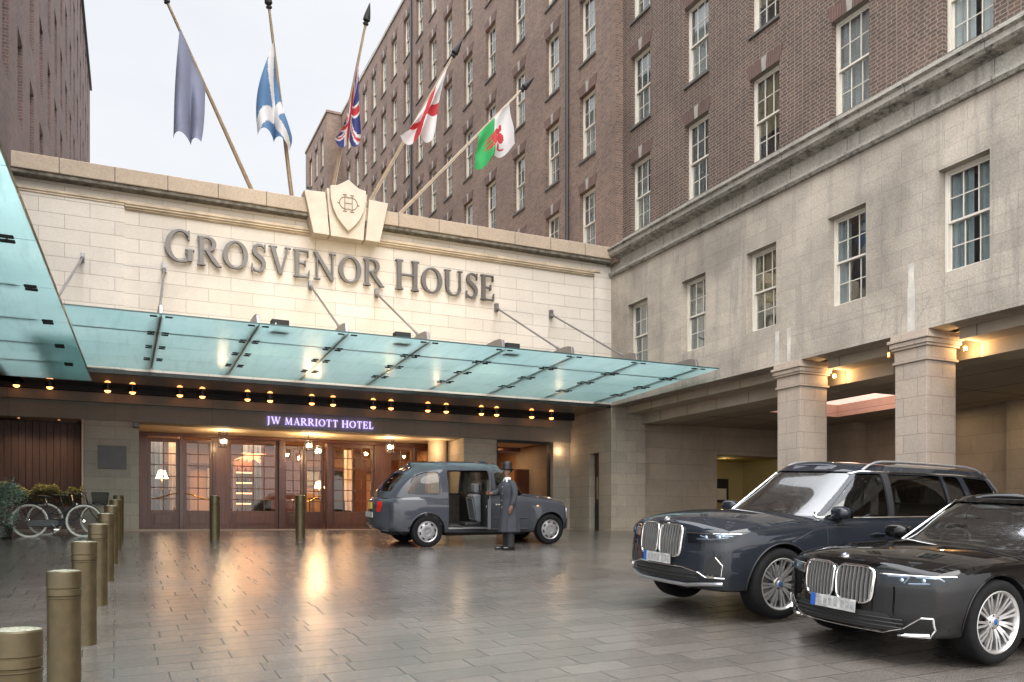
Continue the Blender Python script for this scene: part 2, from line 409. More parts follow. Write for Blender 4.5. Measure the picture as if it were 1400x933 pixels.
# ------------------------------------------------------------------ sash windows
class Sash:
    """builds one kind of sash window (frame, pane, curtain); local: outward is -y, origin bottom centre"""
    def __init__(s, w, h, lintel=True, sill=True):
        s.w, s.h = w, h
        f = MB(); t = .055
        f.box(-w/2, -w/2+t, -.02, .10, 0, h).box(w/2-t, w/2, -.02, .10, 0, h)
        f.box(-w/2+t, w/2-t, -.02, .10, h-t, h).box(-w/2+t, w/2-t, -.03, .10, 0, t*.9)
        iw = w-2*t; hm = h*.5
        for (y0, z0, z1) in ((.0, hm-.02, h-t), (.045, t*.9, hm+.02)):
            y1 = y0+.035
            f.box(-iw/2, -iw/2+.035, y0, y1, z0, z1).box(iw/2-.035, iw/2, y0, y1, z0, z1)
            f.box(-iw/2+.035, iw/2-.035, y0, y1, z1-.04, z1).box(-iw/2+.035, iw/2-.035, y0, y1, z0, z0+.045)
            for k in (1, 2):
                x = -iw/2+iw*k/3; f.box(x-.011, x+.011, y0+.004, y1-.004, z0+.045, z1-.04)
            zm = (z0+z1)/2; f.box(-iw/2+.035, iw/2-.035, y0+.006, y1-.006, zm-.011, zm+.011)
        s.f = f; s.p = MB().box(-iw/2+.01, iw/2-.01, .016, .019, hm, h-t).box(-iw/2+.01, iw/2-.01, .061, .064, t, hm)
        s.cur = []
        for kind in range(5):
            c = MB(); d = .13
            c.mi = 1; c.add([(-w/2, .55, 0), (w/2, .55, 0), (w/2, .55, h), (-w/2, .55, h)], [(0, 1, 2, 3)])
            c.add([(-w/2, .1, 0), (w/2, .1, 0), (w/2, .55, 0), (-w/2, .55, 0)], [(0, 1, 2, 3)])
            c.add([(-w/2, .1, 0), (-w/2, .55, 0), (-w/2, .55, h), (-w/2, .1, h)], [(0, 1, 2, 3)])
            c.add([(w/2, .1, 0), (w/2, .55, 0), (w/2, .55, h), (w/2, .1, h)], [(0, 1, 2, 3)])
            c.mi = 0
            spans = {0: [(-.5, .5)], 1: [(-.5, -.04), (.06, .5)], 2: [(-.5, -.2), (.24, .5)], 3: [(-.5, .5)], 4: [(-.5, -.3), (.33, .5)]}[kind]
            zb = .0 if kind != 3 else h*.35
            for a, b in spans:
                c.grid(lambda u, v, a=a, b=b: (w*(a+(b-a)*u), d+.03*sin(u*(b-a)*42+kind)+.012*sin(u*(b-a)*91), zb+(h-zb)*v), 30, 2)
            s.cur.append(c)
        s.frame = None; s.lin = lintel; s.sill = sill
    def place(s, parent, loc, rz, kind=0, cm=None, key=True):
        cm = cm or M['cur_net']
        if s.frame is None:
            s.frame = s.f.obj('window', M['white'], parent, bevel=.004, seg=1)
            s.pane = s.p.obj('pane', M['wglass'], s.frame)
            s.curm = {}
            w, h = s.w, s.h
            s.silm = MB().box(-w/2-.03, w/2+.03, -.19, .0, -.07, -.002).obj('sill', M['sill'], s.frame) if s.sill else None
            if s.lin:
                L = MB(); L.prism([(-w/2-.002, h+.002), (w/2+.002, h+.002), (w/2+.12, h+.3), (-w/2-.12, h+.3)], 'Y', -.158, -.10)
                L.mi = 1; L.prism([(-.06, h-.0), (.06, h-.0), (.09, h+.33), (-.09, h+.33)], 'Y', -.165, -.11)
                s.linm = L.obj('lintel', [M['lintel'], M['key']], s.frame)
            fr, pa = s.frame, s.pane; si = s.silm; li = s.linm if s.lin else None
        else:
            fr = s.frame.copy(); COL.objects.link(fr); fr.parent = parent
            def cp(o):
                c = o.copy(); COL.objects.link(c); c.parent = fr; return c
            pa = cp(s.pane)
            if s.silm: cp(s.silm)
            if s.lin: cp(s.linm)
        l = parent.location
        fr.location = (loc[0]-l[0], loc[1]-l[1], loc[2]-l[2]); fr.rotation_euler = (0, 0, rz)
        k = (kind, cm.name)
        if k not in s.curm:
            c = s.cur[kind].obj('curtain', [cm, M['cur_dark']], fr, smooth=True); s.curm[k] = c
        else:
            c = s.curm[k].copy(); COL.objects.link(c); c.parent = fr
        return fr
def rcur():
    r = random.random()
    if r < .5: return random.choice([0, 0, 1, 2]), M['cur_net']
    if r < .85: return random.choice([1, 2, 0, 0]), M['cur_blue']
    if r < .92: return 4, M['cur_net']
    return 3, M['cur_lit_tone'] if random.random() < .4 else M['cur_net']

# ------------------------------------------------------------------ brick wing at the back (x = 13.34)
XW = 13.34
wing = empty('brick_wing_building', 'long red-brown brick wing with rows of white sash windows rising behind the sign wall', 'building', (XW+5, 38, -.06))
cols = [23.05, 25.4, 28.0, 30.6, 32.95, 35.3, 37.3, 39.2, 41.2, 43.3, 45.25, 47.2, 49.1, 50.9, 52.95]
rows = [8.5+3.05*k for k in range(6)]
WH = 2.05; WW = .98
holes = [(y-WW/2, y+WW/2, z, z+WH) for y in cols for z in rows]
mb = MB(); mb.wall('X', XW, 21.4, 54.8, 7.82, 26.8, holes, .15)
mb.add([(XW, 21.4, 7.82), (13.6, 21.4, 7.82), (13.6, 21.4, 26.8), (XW, 21.4, 26.8)], [(0, 1, 2, 3)])
mb.box(XW+.9, XW+9, 21.5, 61.6, 3.72, 26.3)
mb.obj('wall', M['brick_wing'], wing, world=True)
mb = MB(); mb.box(XW-.06, XW+.5, 21.36, 54.8, 26.8, 26.95); mb.obj('parapet_coping', M['cornice'], wing, world=True)
# protruding end block
XE = 12.4
eh = [(y-.45, y+.45, z, z+2.0) for y in (56.3, 58.1, 59.9) for z in rows]
mb = MB(); mb.wall('X', XE, 54.8, 61.6, -.06, 26.8, eh, .15)
mb.add([(XE, 54.8, -.06), (XW+.9, 54.8, -.06), (XW+.9, 54.8, 26.8), (XE, 54.8, 26.8)], [(0, 1, 2, 3)])
mb.box(XE-.06, XW+1, 54.74, 61.6, 26.8, 26.95)
mb.obj('end_block', M['brick_wing'], wing, world=True)
sw = Sash(WW, WH)
for y in cols:
    for z in rows:
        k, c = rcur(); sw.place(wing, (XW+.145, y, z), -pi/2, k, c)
# rainwater pipes
for y in (24.25, 40.3):
    MB().tube([(XW-.07, y, 8.3), (XW-.07, y, 26.6)], .055).obj('rain_pipe', M['black'], wing, world=True, smooth=True)
# far end windows
swe = Sash(.9, 2.0)
for y in (56.3, 58.1, 59.9):
    for z in rows: swe.place(wing, (XE+.145, y, z), -pi/2, 1, M['cur_net'])
# glazed rooftop structure behind
mb = MB()
for i in range(4):
    z = 27 + i*1.5; a = 57.5; xo = XW+.5+i*.75
    mb.box(xo, XW+5, a, a+9-i, z, z+.22)
    for j in range(8): mb.box(xo+.25, xo+.36, a+.2+j*1.1, a+.32+j*1.1, z+.22, z+1.5)
    for j in range(6): mb.box(xo+.25+.5*j, xo+.33+.5*j, a+.04, a+.12, z+.22, z+1.5)
    mb.box(xo+.5, XW+4.9, a+.5, a+8-i, z+.22, z+1.5)
mb.box(XW+3.0, XW+5, 57.4, 63.5, 33.0, 33.2)
mb.obj('roof_storey', pbr('roof_lead', (.16, .18, .18), .5, .3, var=.4, vs=.8, obj=False), wing, world=True)

# ------------------------------------------------------------------ arcade building on the right (stone x = 13.5, brick x = 13.6)
XS = 13.5; XB = 13.6
arc = empty('arcade_building', 'brick hotel wing over a grey stone storey with deep cornice carried on square stone pillars', 'building', (XS+6, 9, -.3))
ccols = [20.48, 17.9, 15.37, 12.84, 10.2, 7.65, 5.1, 2.55, 0, -2.55]
brows = [8.52, 11.6, 14.66, 17.7, 20.75]
holes = [(y-.49, y+.49, z, z+2.05) for y in ccols for z in brows]
mb = MB(); mb.wall('X', XB, -6, 21.4, 8.2, 26.8, holes, .15); mb.box(XB+.9, XB+9, -6, 21.3, 8.3, 26.3)
mb.obj('brick_wall', M['brick'], arc, world=True)
sholes = [(y-.5, y+.5, 4.58, 6.46) for y in ccols]
mb = MB(); mb.wall('X', XS, -6, 21.9, 3.66, 7.7, sholes, .2)
mb.box(XS+.9, XS+1.0, -6, 21.8, 3.7, 8.2)
mb.add([(XS, -6, 3.66), (14.03, -6, 3.66), (14.03, 21.9, 3.66), (XS, 21.9, 3.66)], [(0, 1, 2, 3)])
mb.obj('stone_wall', M['stone'], arc, world=True)
# cornice: profile (x offset, z)
prof = [(XS+.05, 7.50), (XS-.06, 7.50), (XS-.10, 7.56), (XS-.10, 7.62), (XS-.02, 7.66), (XS-.02, 7.93), (XS-.06, 7.95), (XS-.22, 8.0), (XS-.27, 8.06), (XS-.27, 8.16), (XS-.33, 8.2), (XS-.33, 8.24), (XB-.05, 8.40), (XB-.05, 8.51), (XB+.2, 8.51), (XB+.2, 7.5)]
mb = MB()
n = 60
def corn(u, v):
    y = -6+27.9*u; p = prof[int(round(v*(len(prof)-1)))]
    return (p[0], y, p[1])
mb.grid(corn, 2, len(prof)); mb.add([(p[0], 21.9, p[1]) for p in prof], [tuple(range(len(prof)))])
mb.obj('cornice', M['cornice'], arc, world=True)
MB().box(XB-.03, XB-.004, -6, 21.35, 8.505, 8.545).obj('soot_line', M['soot'], arc, world=True)
sb = Sash(.98, 2.05)
for i, y in enumerate(ccols):
    for j, z in enumerate(brows):
        if j > 2 and y < 14 and False: continue
        k, c = rcur()
        if j == 0: k, c = [(1, M['cur_net']), (1, M['cur_blue']), (3, M['cur_lit_tone']), (0, M['cur_net']), (1, M['cur_net'])][min(i, 4)]
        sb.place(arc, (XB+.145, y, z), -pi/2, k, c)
ss = Sash(1.0, 1.88, lintel=False, sill=False)
for i, y in enumerate(ccols):
    k, c = [(1, M['cur_blue']), (1, M['cur_blue']), (3, M['cur_lit_tone']), (2, M['cur_blue']), (1, M['cur_blue'])][i] if i < 5 else (1, M['cur_net'])
    ss.place(arc, (XS+.195, y, 4.58), -pi/2, k, c)
# voussoir joints & patch stones on the stone storey
mb = MB()
for y0 in (12.8, 8.6, 18.2):
    for k in range(9):
        u = (k-4)/4
        yb = y0+u*1.5; yt = y0+u*1.95
        mb.add([(XS-.003, yb-.006, 3.67), (XS-.003, yb+.006, 3.67), (XS-.003, yt+.006, 4.22), (XS-.003, yt-.006, 4.22)], [(0, 1, 2, 3)])
    mb.add([(XS-.003, y0-1.95, 4.215), (XS-.003, y0+1.95, 4.215), (XS-.003, y0+1.95, 4.225), (XS-.003, y0-1.95, 4.225)], [(0, 1, 2, 3)])
mb.obj('voussoir_joint', M['key'], arc, world=True)
mb = MB()
pm_ = pbr('pale_patch_stone', (.56, .53, .47), .85, var=.25, vs=3, obj=False, bump=.4, bs=20)
for (a, b, z0, z1) in ((14.78, 14.9, 3.68, 4.42), (14.42, 14.52, 3.68, 4.42), (11.2, 11.36, 3.68, 4.5), (11.22, 11.34, 4.5, 4.95)):
    MB().box(XS-.004, XS+.05, a, b, z0, z1).obj('patch_stone', pm_, arc, world=True)

# pillars: shaft 13.5..14.31 x, .68 deep in y
def pillar(yn, first=False):
    p = MB(); y0, y1 = yn, yn+.70; x0, x1 = XS+.02, XS+.80
    zb = gh(x0, yn)-.15
    p.box(x0, x1, y0, y1, zb, 3.10)
    o = p.obj('pillar', M['stone_pillar'], arc, world=True, bevel=.01)
    c = MB()
    for (d, a, b) in ((.035, 3.10, 3.15), (.01, 3.152, 3.36), (.05, 3.362, 3.41), (.075, 3.412, 3.50), (.105, 3.502, 3.56), (.06, 3.562, 3.655)):
        c.box(x0-d, x1+d, y0-d, y1+d, a, b)
    cc = c.obj('capital', M['stone_pillar'], arc, world=True, bevel=.008)
    cc.parent = o; cc.location = (0, 0, 0)
    l = arc.location
    return o
PY = [14.15, 10.96, 7.75, 4.5, 1.3]
for y in PY: pillar(y)
# stepped beams with a gap beside each pillar
mb = MB(); jt = MB()
segs = [(14.85, 21.9)] + [(PY[i+1]+.7 if i+1 < len(PY) else -4, PY[i]-.28) for i in range(len(PY))]
for (a, b) in segs:
    mb.box(14.03, 14.6, a, b, 3.46, 3.66); mb.box(14.6, 15.4, a, b, 3.18, 3.70)
    y = a+.6
    while y < b-.3:
        jt.box(14.027, 14.03, y-.006, y+.006, 3.46, 3.66); jt.box(14.597, 14.6, y+.35, y+.362, 3.18, 3.46); y += 1.28
mb.box(14.75, 15.4, -6, 21.9, 3.22, 3.66)
mb.obj('beam', M['concrete'], arc, world=True, bevel=.006)
jt.obj('beam_joint', M['joint'], arc, world=True)
mb = MB()
# arcade ceiling with a lit rectangular recess
rx0, rx1, ry0, ry1 = 16.6, 19.2, 14.9, 18.6
for (a, b, c, d) in ((15.4, rx0, -6, 24), (rx1, 21.4, -6, 24), (rx0, rx1, -6, ry0), (rx0, rx1, ry1, 24)):
    mb.box(a, b, c, d, 3.25, 3.55)
mb.obj('ceiling', M['ceiling'], arc, world=True)
mb = MB(); mb.box(rx0, rx1, ry0, ry1, 3.60, 3.62)
mb.obj('lit_recess', M['skylight'], arc, world=True)
mb = MB(); mb.box(rx0, rx0+.02, ry0, ry1, 3.25, 3.62).box(rx1-.02, rx1, ry0, ry1, 3.25, 3.62).box(rx0+.02, rx1-.02, ry0, ry0+.02, 3.25, 3.62).box(rx0+.02, rx1-.02, ry1-.02, ry1, 3.25, 3.62)
mb.obj('recess_side', pbr('pink_recess', (.6, .42, .36), .7, var=.05), arc, world=True)
jt = MB()
for x in (16.5, 18.4, 20.2): jt.box(x-.006, x+.006, -6, 22, 3.246, 3.25)
for y in (20.0, 13.6, 10.2, 6.8): jt.box(15.4, 21, y-.006, y+.006, 3.245, 3.249)
jt.obj('ceiling_joint', M['joint'], arc, world=True)
# inner walls
mb = MB()
mb.box(14.7, 17.6, 22.1, 22.6, -.3, 3.4)
mb.box(17.6, 20.6, 22.1, 22.6, 2.37, 3.4)
mb.box(20.6, 21.3, 19.2, 22.6, -.3, 3.4)
mb.box(21.0, 21.4, -6, 19.2, -1.2, 3.4)
for y in (16.4, 14.2, 11.9, 9.0): mb.box(20.75, 21.0, y-.25, y+.25, -.8, 3.25)
mb.obj('inner_wall', M['arcwall'], arc, world=True)
mb = MB(); mb.box(17.6, 20.6, 24.4, 24.6, -.3, 2.6).box(17.5, 17.6, 22.6, 24.6, -.3, 2.6).box(20.6, 20.7, 22.6, 24.6, -.3, 2.6).box(17.6, 20.6, 22.6, 24.4, 2.375, 2.6)
mb.obj('yellow_inner_wall', M['yellow'], arc, world=True)
MB().box(20.9, 21.0, 12.2, 13.3, -.8, 3.0).obj('yellow_inner_wall', M['yellow'], arc, world=True)
mb = MB(); mb.box(19.3, 19.9, 24.34, 24.4, .9, 1.75); mb.mi = 1; mb.box(19.38, 19.8, 24.33, 24.34, 1.0, 1.4)
n_ = mb.obj('framed_notice', [M['black'], M['white']]); tag(n_, 'small black framed notice on the yellow wall inside the arcade', 'notice')
# ceiling downlights in arcade
def downlight(x, y, z, label, grp, r=.055, strength=None, name='ceiling_downlight'):
    t = empty(name, label, 'lamp', (x, y, z), group=grp)
    MB().lathe([(r, -.012), (r*1.35, -.012), (r*1.35, .0), (r, .0)], 20, cap=False).obj('trim_ring', M['steel'], t, smooth=True)
    MB().lathe([(0.001, -.004), (r, -.004)], 20, cap=False).obj('lens', strength or M['lamp'], t)
    return t
downlight(18.9, 23.1, 2.372, 'round downlight in the low ceiling before the yellow wall of the arcade', None, r=.06)
def spot(x, y, z, w, col=(1, .72, .42), rad=.05, ang=120, rot=(0, 0, 0), name='lamp_light', parent=None, blend=.8):
    l = bpy.data.lights.new(name, 'SPOT'); l.energy = w; l.color = col; l.shadow_soft_size = rad; l.spot_size = radians(ang); l.spot_blend = blend
    o = bpy.data.objects.new(name, l); COL.objects.link(o); o.location = (x, y, z); o.rotation_euler = rot
    if parent: o.parent = parent
    return o
def point(x, y, z, w, col=(1, .72, .42), rad=.06, parent=None, name='lamp_light'):
    l = bpy.data.lights.new(name, 'POINT'); l.energy = w; l.color = col; l.shadow_soft_size = rad
    o = bpy.data.objects.new(name, l); COL.objects.link(o); o.location = (x, y, z)
    if parent: o.parent = parent
    return o
def area(x, y, z, sx, sy, w, col=(1, .75, .48), rot=(0, 0, 0), name='lamp_light'):
    l = bpy.data.lights.new(name, 'AREA'); l.energy = w; l.color = col; l.shape = 'RECTANGLE'; l.size = sx; l.size_y = sy
    o = bpy.data.objects.new(name, l); COL.objects.link(o); o.location = (x, y, z); o.rotation_euler = rot
    return o
# pillar cap lamps
for i, (y, x) in enumerate([(p, 14.36) for p in PY]):
    lab = ['small square lamp glowing beside the capital of the stone pillar behind the dark SUV', 'small square lamp glowing beside the capital of the nearer stone pillar',
           'square lamp on an arcade pillar beyond the right edge', 'square lamp on the fourth arcade pillar', 'square lamp on the fifth arcade pillar'][i]
    t = empty('pillar_lamp', lab, 'lamp', (x+.06, y-.09, 3.36), group='lamps on the arcade pillars')
    MB().box(-.05, .05, -.02, .02, -.05, .05).obj('lamp_body', M['brass'], t)
    MB().box(-.035, .035, -.026, -.021, -.035, .035).obj('lamp_lens', M['lamp'], t)
    point(0.0, -.08, .0, 22 if i < 2 else 10, (1, .60, .26), .04, parent=t)
    if i != 1: continue
    t2 = empty('pillar_lamp', lab.replace('small ', '').replace('square lamp', 'brass lamp').replace('beside the capital', 'on the far side'), 'lamp', (13.52, y+.82, 3.33), group='lamps on the arcade pillars')
    MB().box(-.03, .0, -.035, .035, -.06, .06).obj('lamp_body', M['brass'], t2)
    MB().box(-.036, -.031, -.022, .022, -.04, .04).obj('lamp_lens', M['lamp'], t2)
point(18.9, 23.3, 2.2, 4.5, (1, .78, .36), .1)
point(17.9, 16.7, 3.3, 22, (1, .72, .55), .3)
area(19.8, 12.6, 3.2, .3, 2.5, 30, (1, .75, .4))
area(20.3, 16, 3.2, .3, 1.5, 6, (1, .75, .4))
SKYB = 8.1; ZEN = 5.5; AZB = 2.6; EXPO = 0.1
# ------------------------------------------------------------------ entrance block: sign wall plane y = 21.9, fascia y = 24.4, doors y = 27
ent = empty('entrance_block', 'cream stone hotel entrance front with big metal letters above and wooden doors below', 'building', (5.5, 24.5, -.06))
YF = 21.9
# sign wall with a sunk panel
mb = MB()
px0, px1 = .2, 12.92
mb.box(-7.0, px0, YF, YF+.6, 3.7, 7.57)
mb.box(px1, XS-.001, YF, YF+.6, 3.7, 7.57)
mb.box(px0, px1, YF+.09, YF+.6, 3.7, 7.57)
mb.box(-7.0, XS-.001, YF+.001, YF+.6, 7.57, 7.9)
mb.obj('sign_wall', M['stone_sign'], ent, world=True)
mb = MB()
# moulding under frieze, stepped
mb.box(-7.0, .2, YF-.05, YF+.1, 7.60, 7.66).box(-7.0, .2, YF-.025, YF+.1, 7.55, 7.60)
mb.box(.202, 12.918, YF-.06, YF+.2, 7.58, 7.66).box(.21, 12.9, YF-.03, YF+.2, 7.53, 7.58).box(.22, 12.9, YF+.02, YF+.2, 7.49, 7.53)
mb.box(12.92, 13.1, YF-.05, YF+.1, 7.60, 7.66)
mb.obj('panel_moulding', pbr('ochre_moulding', (.52, .43, .32), .8, var=.25, vs=2.5, obj=False), ent, world=True, bevel=.008)
MB().box(-2.1, XS-.05, YF-.30, YF+.7, 7.95, 8.31).obj('coping', M['coping'], ent, world=True, bevel=.02)
MB().box(-2.1, XS-.05, YF-.26, YF+.6, 7.86, 7.95).obj('coping_ledge', M['soot'], ent, world=True, bevel=.02)
# roof behind
MB().box(-6, XW-.01, YF+.7, 60, 7.6, 7.8).box(-7, XW-.01, YF+.6, 30, 3.62, 3.9).obj('roof', M['ceiling'], ent, world=True)
# keystone crest
mb = MB()
def wedge(pts, y0, y1): mb.prism(pts, 'Y', y0, y1)
wedge([(4.29, 8.47), (4.82, 8.49), (4.93, 7.42), (4.52, 7.42)], YF-.40, YF)
wedge([(4.86, 8.62), (5.92, 8.62), (5.82, 7.42), (4.97, 7.42)], YF-.36, YF)
wedge([(5.96, 8.49), (6.47, 8.47), (6.24, 7.42), (5.86, 7.42)], YF-.40, YF)
mb.obj('crest_block', M['carve'], ent, world=True, bevel=.015)
sh = [(4.93, 8.66), (5.12, 8.70), (5.28, 8.80), (5.395, 8.88), (5.51, 8.80), (5.67, 8.70), (5.86, 8.66), (5.85, 8.35), (5.79, 8.10), (5.68, 7.88), (5.54, 7.70), (5.395, 7.56), (5.25, 7.70), (5.11, 7.88), (5.0, 8.10), (4.94, 8.35)]
MB().prism(sh, 'Y', YF-.47, YF-.36).obj('crest_shield', M['carve'], ent, world=True, bevel=.02)
mb = MB()
def arcpts(cx, cz, r, a0, a1, n=16, y=YF-.473): return [(cx+r*cos(radians(a0+(a1-a0)*i/n)), y, cz+r*sin(radians(a0+(a1-a0)*i/n))) for i in range(n+1)]
mb.tube(arcpts(5.32, 8.27, .155, 62, 300, 20), .011, 6); mb.tube(arcpts(5.47, 8.27, .155, 118, -120, 20), .011, 6)
for x in (5.30, 5.49): mb.tube([(x, YF-.473, 8.08), (x, YF-.473, 8.46)], .010, 6)
mb.tube([(5.30, YF-.473, 8.27), (5.49, YF-.473, 8.27)], .010, 6)
for x in (5.30, 5.49):
    for z in (8.06, 8.48): mb.tube([(x-.05, YF-.473, z), (x+.05, YF-.473, z)], .012, 6)
for x in (5.14, 5.65):
    mb.tube([(x-.03, YF-.473, 8.25), (x+.03, YF-.473, 8.25)], .012, 6)
mb.obj('crest_monogram', M['carveline'], ent, world=True)
# glossy soffit, lamp channel, fascia
MB().box(-7, XS-.01, YF+.0, 24.15, 3.60, 3.69).obj('soffit', M['soffit'], ent, world=True)
MB().box(-7, XS-.01, 24.15, 24.36, 3.48, 3.69).obj('lamp_channel', M['matblack'], ent, world=True)
mb = MB(); mb.box(-7, XS-.01, 24.30, 25.0, 3.23, 3.475).box(-7, XS-.01, 24.40, 25.0, 2.78, 3.23)
mb.obj('fascia', M['fascia'], ent, world=True, bevel=.008)
MB().box(.57, 12.87, 25.0, 27.3, 2.80, 3.0).obj('porch_ceiling', M['warmceil'], ent, world=True)
for (a, b, c) in ((-.72, .57, 24.42), (9.76, 10.87, 24.45), (12.87, XS-.01, 24.45)):
    MB().box(a, b, c, 27.3, -.3, 2.78).obj('porch_pier', M['stone_base'], ent, world=True, bevel=.006)
MB().lathe([(.30, -.3), (.30, 2.8)], 32, (9.42, 25.9, 0)).obj('porch_column', pbr('cream_column', (.55, .45, .33), .6, var=.06, obj=False), ent, world=True, smooth=True)
# corner pier of the sign wall that stands on the arcade line
mb = MB()
mb.wall('X', XS, 21.9, 28, -.3, 3.7, [(22.62, 23.2, -.1, 2.32)], .25)
mb.add([(XS, 21.9, -.3), (14.72, 21.9, -.3), (14.72, 21.9, 3.7), (XS, 21.9, 3.7)], [(0, 1, 2, 3)])
mb.add([(14.72, 21.9, -.3), (14.72, 22.3, -.3), (14.72, 22.3, 3.7), (14.72, 21.9, 3.7)], [(0, 1, 2, 3)])
mb.obj('corner_pier', M['stone_base'], ent, world=True)
d = MB(); d.box(XS+.2, XS+.25, 22.62, 23.2, -.1, 2.32); ds = d.obj('side_door', M['wood_dk'], ent, world=True)
d = MB()
for k in range(4): d.box(XS+.185, XS+.2, 22.64, 23.18, 2.0+.07*k, 2.05+.07*k)
d.obj('louvre', M['wood_dk'], ds, world=False).location = (-ent.location[0], -ent.location[1], -ent.location[2])
d = MB(); d.box(XS+.19, XS+.2, 22.72, 22.80, .9, 1.6).box(XS+.19, XS+.2, 23.0, 23.08, .9, 1.6); d.obj('vision_slot', M['cur_lit_tone'], ds).location = (-ent.location[0], -ent.location[1], -ent.location[2])
d = MB(); d.box(XS+.185, XS+.2, 22.64, 23.18, -.05, .78); d.obj('kick_plate', M['plaque'], ds).location = (-ent.location[0], -ent.location[1], -ent.location[2])
# left wood wall (dark boards) behind bikes
mb = MB(); 
x = -6.9
while x < -.76:
    w = .16; mb.box(x, min(x+w-.006, -.74), 25.3, 25.36+.01*(int(x*10) % 2), -.2, 2.78); x += w
mb.box(-6.9, -.74, 25.38, 25.45, -.2, 2.78)
mb.obj('board_wall', M['boards'], ent, world=True, bevel=.004)
MB().box(-.775, -.725, 24.38, 25.3, -.1, 2.78).obj('corner_strip', M['wood_lt'], ent, world=True)
MB().box(-7, XS, 24.2, 27.2, -.14, -.035).obj('threshold', pbr('pinkish_step', (.36, .25, .19), .5, var=.12, vs=2, obj=False), ent, world=True, bevel=.01)
MB().box(-.4, .27, 24.38, 24.41, 1.53, 2.13).obj('plaque', M['plaque'], ent, world=True, bevel=.004)
MB().box(10.2, 10.75, 24.41, 24.44, 1.5, 2.0).obj('plaque', M['plaque'], ent, world=True, bevel=.004)
# camera on the pier corner
MB().box(.42, .56, 24.2, 24.38, 2.62, 2.74).obj('security_camera', M['black'], ent, world=True, bevel=.01)

# --- joinery on y = 27
def joinery(name, x0, x1, nx, nz, z0, z1, wm, base=True, y=27.0, two=False, handle=False):
    """glazed wooden screen or door leaf: frame, glazing bars, bottom panel, pane"""
    f = MB(); t = .09
    zb = -.05
    f.box(x0, x0+t, y-.04, y+.06, zb, z1).box(x1-t, x1, y-.04, y+.06, zb, z1).box(x0+t, x1-t, y-.04, y+.06, z1-t*1.3, z1)
    f.box(x0+t, x1-t, y-.04, y+.06, zb, z0)
    f.box(x0+t+.05, x1-t-.05, y-.055, y-.04, zb+.14, z0-.09).box(x0+t+.09, x1-t-.09, y-.066, y-.055, zb+.18, z0-.13)
    for i in range(1, nx):
        x = x0+t+(x1-x0-2*t)*i/nx; f.box(x-.014, x+.014, y-.025, y+.02, z0, z1-t*1.3)
    for j in range(1, nz):
        z = z0+(z1-t*1.3-z0)*j/nz; f.box(x0+t, x1-t, y-.022, y+.018, z-.014, z+.014)
    o = f.obj(name, wm, ent, world=True, bevel=.006)
    p = MB().box(x0+t-.01, x1-t+.01, y, y+.006, z0-.01, z1-t*1.2)
    pp = p.obj('pane', M['doorglass'], o); pp.location = [-c for c in ent.location]
    if handle:
        h = MB(); xm = handle[0]; s = handle[1]; L = abs(x1-x0)*.82
        h.tube([(xm+s*L*u, y-.09-.02*sin(pi*u), 1.02-.17*(3*u*u-2*u**3)) for u in [i/14 for i in range(15)]], .017, 8)
        hh = h.obj('handle', M['brass'], o, smooth=True); hh.location = [-c for c in ent.location]
    return o
zt = 2.68
joinery('door', .86, 1.72, 2, 6, .52, zt-.04, M['wood'], handle=(1.68, -1))
joinery('door', 1.84, 2.66, 2, 6, .52, zt-.04, M['wood'], handle=(1.88, 1))
joinery('glazed_screen', 3.1, 4.58, 4, 6, .52, zt, M['wood'])
joinery('door', 4.78, 5.40, 2, 6, .52, zt-.1, M['wood_dk'], y=27.25)
joinery('door', 5.42, 6.06, 2, 6, .52, zt-.1, M['wood_dk'], y=27.25, handle=(6.0, -1))
joinery('glazed_screen', 6.24, 7.62, 4, 6, .52, zt, M['wood'])
joinery('glazed_screen', 8.12, 8.98, 2, 6, .52, zt, M['wood'])
joinery('glazed_screen', 9.0, 9.9, 2, 6, .52, zt, M['wood'])
mb = MB()
mb.box(.6, .86, 26.9, 27.1, -.05, zt).box(2.66, 3.1, 26.9, 27.1, -.05, zt).box(2.74, 3.02, 26.87, 26.9, .1, zt-.15)
mb.box(7.62, 8.12, 26.9, 27.1, -.05, zt).box(7.7, 8.04, 26.87, 26.9, .1, zt-.15)
mb.box(.57, 12.87, 26.92, 27.1, zt, 2.82).box(.57, 9.9, 26.88, 26.92, zt+.03, zt+.1)
mb.obj('door_surround', M['wood'], ent, world=True, bevel=.006)
for (a, b, c) in ((1.72, 1.84, 26.88), (4.58, 4.76, 26.8), (6.06, 6.22, 26.8)): MB().box(a, b, c, 27.1, -.05, zt).obj('door_post', M['wood_dk'], ent, world=True, bevel=.006)
# big window with black frame at right, room with oak panelling beyond
mb = MB(); mb.box(10.87, 10.93, 24.5, 24.6, -.05, 2.78).box(12.72, 12.8, 24.5, 24.6, -.05, 2.78).box(10.93, 12.72, 24.5, 24.6, 2.70, 2.78)
mb.obj('shop_frame', M['black'], ent, world=True)
MB().box(10.93, 12.72, 24.54, 24.55, -.05, 2.7).obj('shop_pane', M['doorglass'], ent, world=True)
mb = MB(); x = 10.5
while x < 15:
    mb.box(x, x+.47, 29.0, 29.06, -.2, 2.8); x += .48
mb.box(10.9, 10.95, 25, 29, -.2, 2.8).box(12.9, 12.95, 24.7, 29, -.2, 2.8)
mb.obj('oak_panelling', M['wood_lt'], ent, world=True, bevel=.005)
mb = MB(); mb.box(12.4, 12.86, 26.2, 26.4, -.05, 2.0); mb.obj('inner_door', M['wood'], ent, world=True)
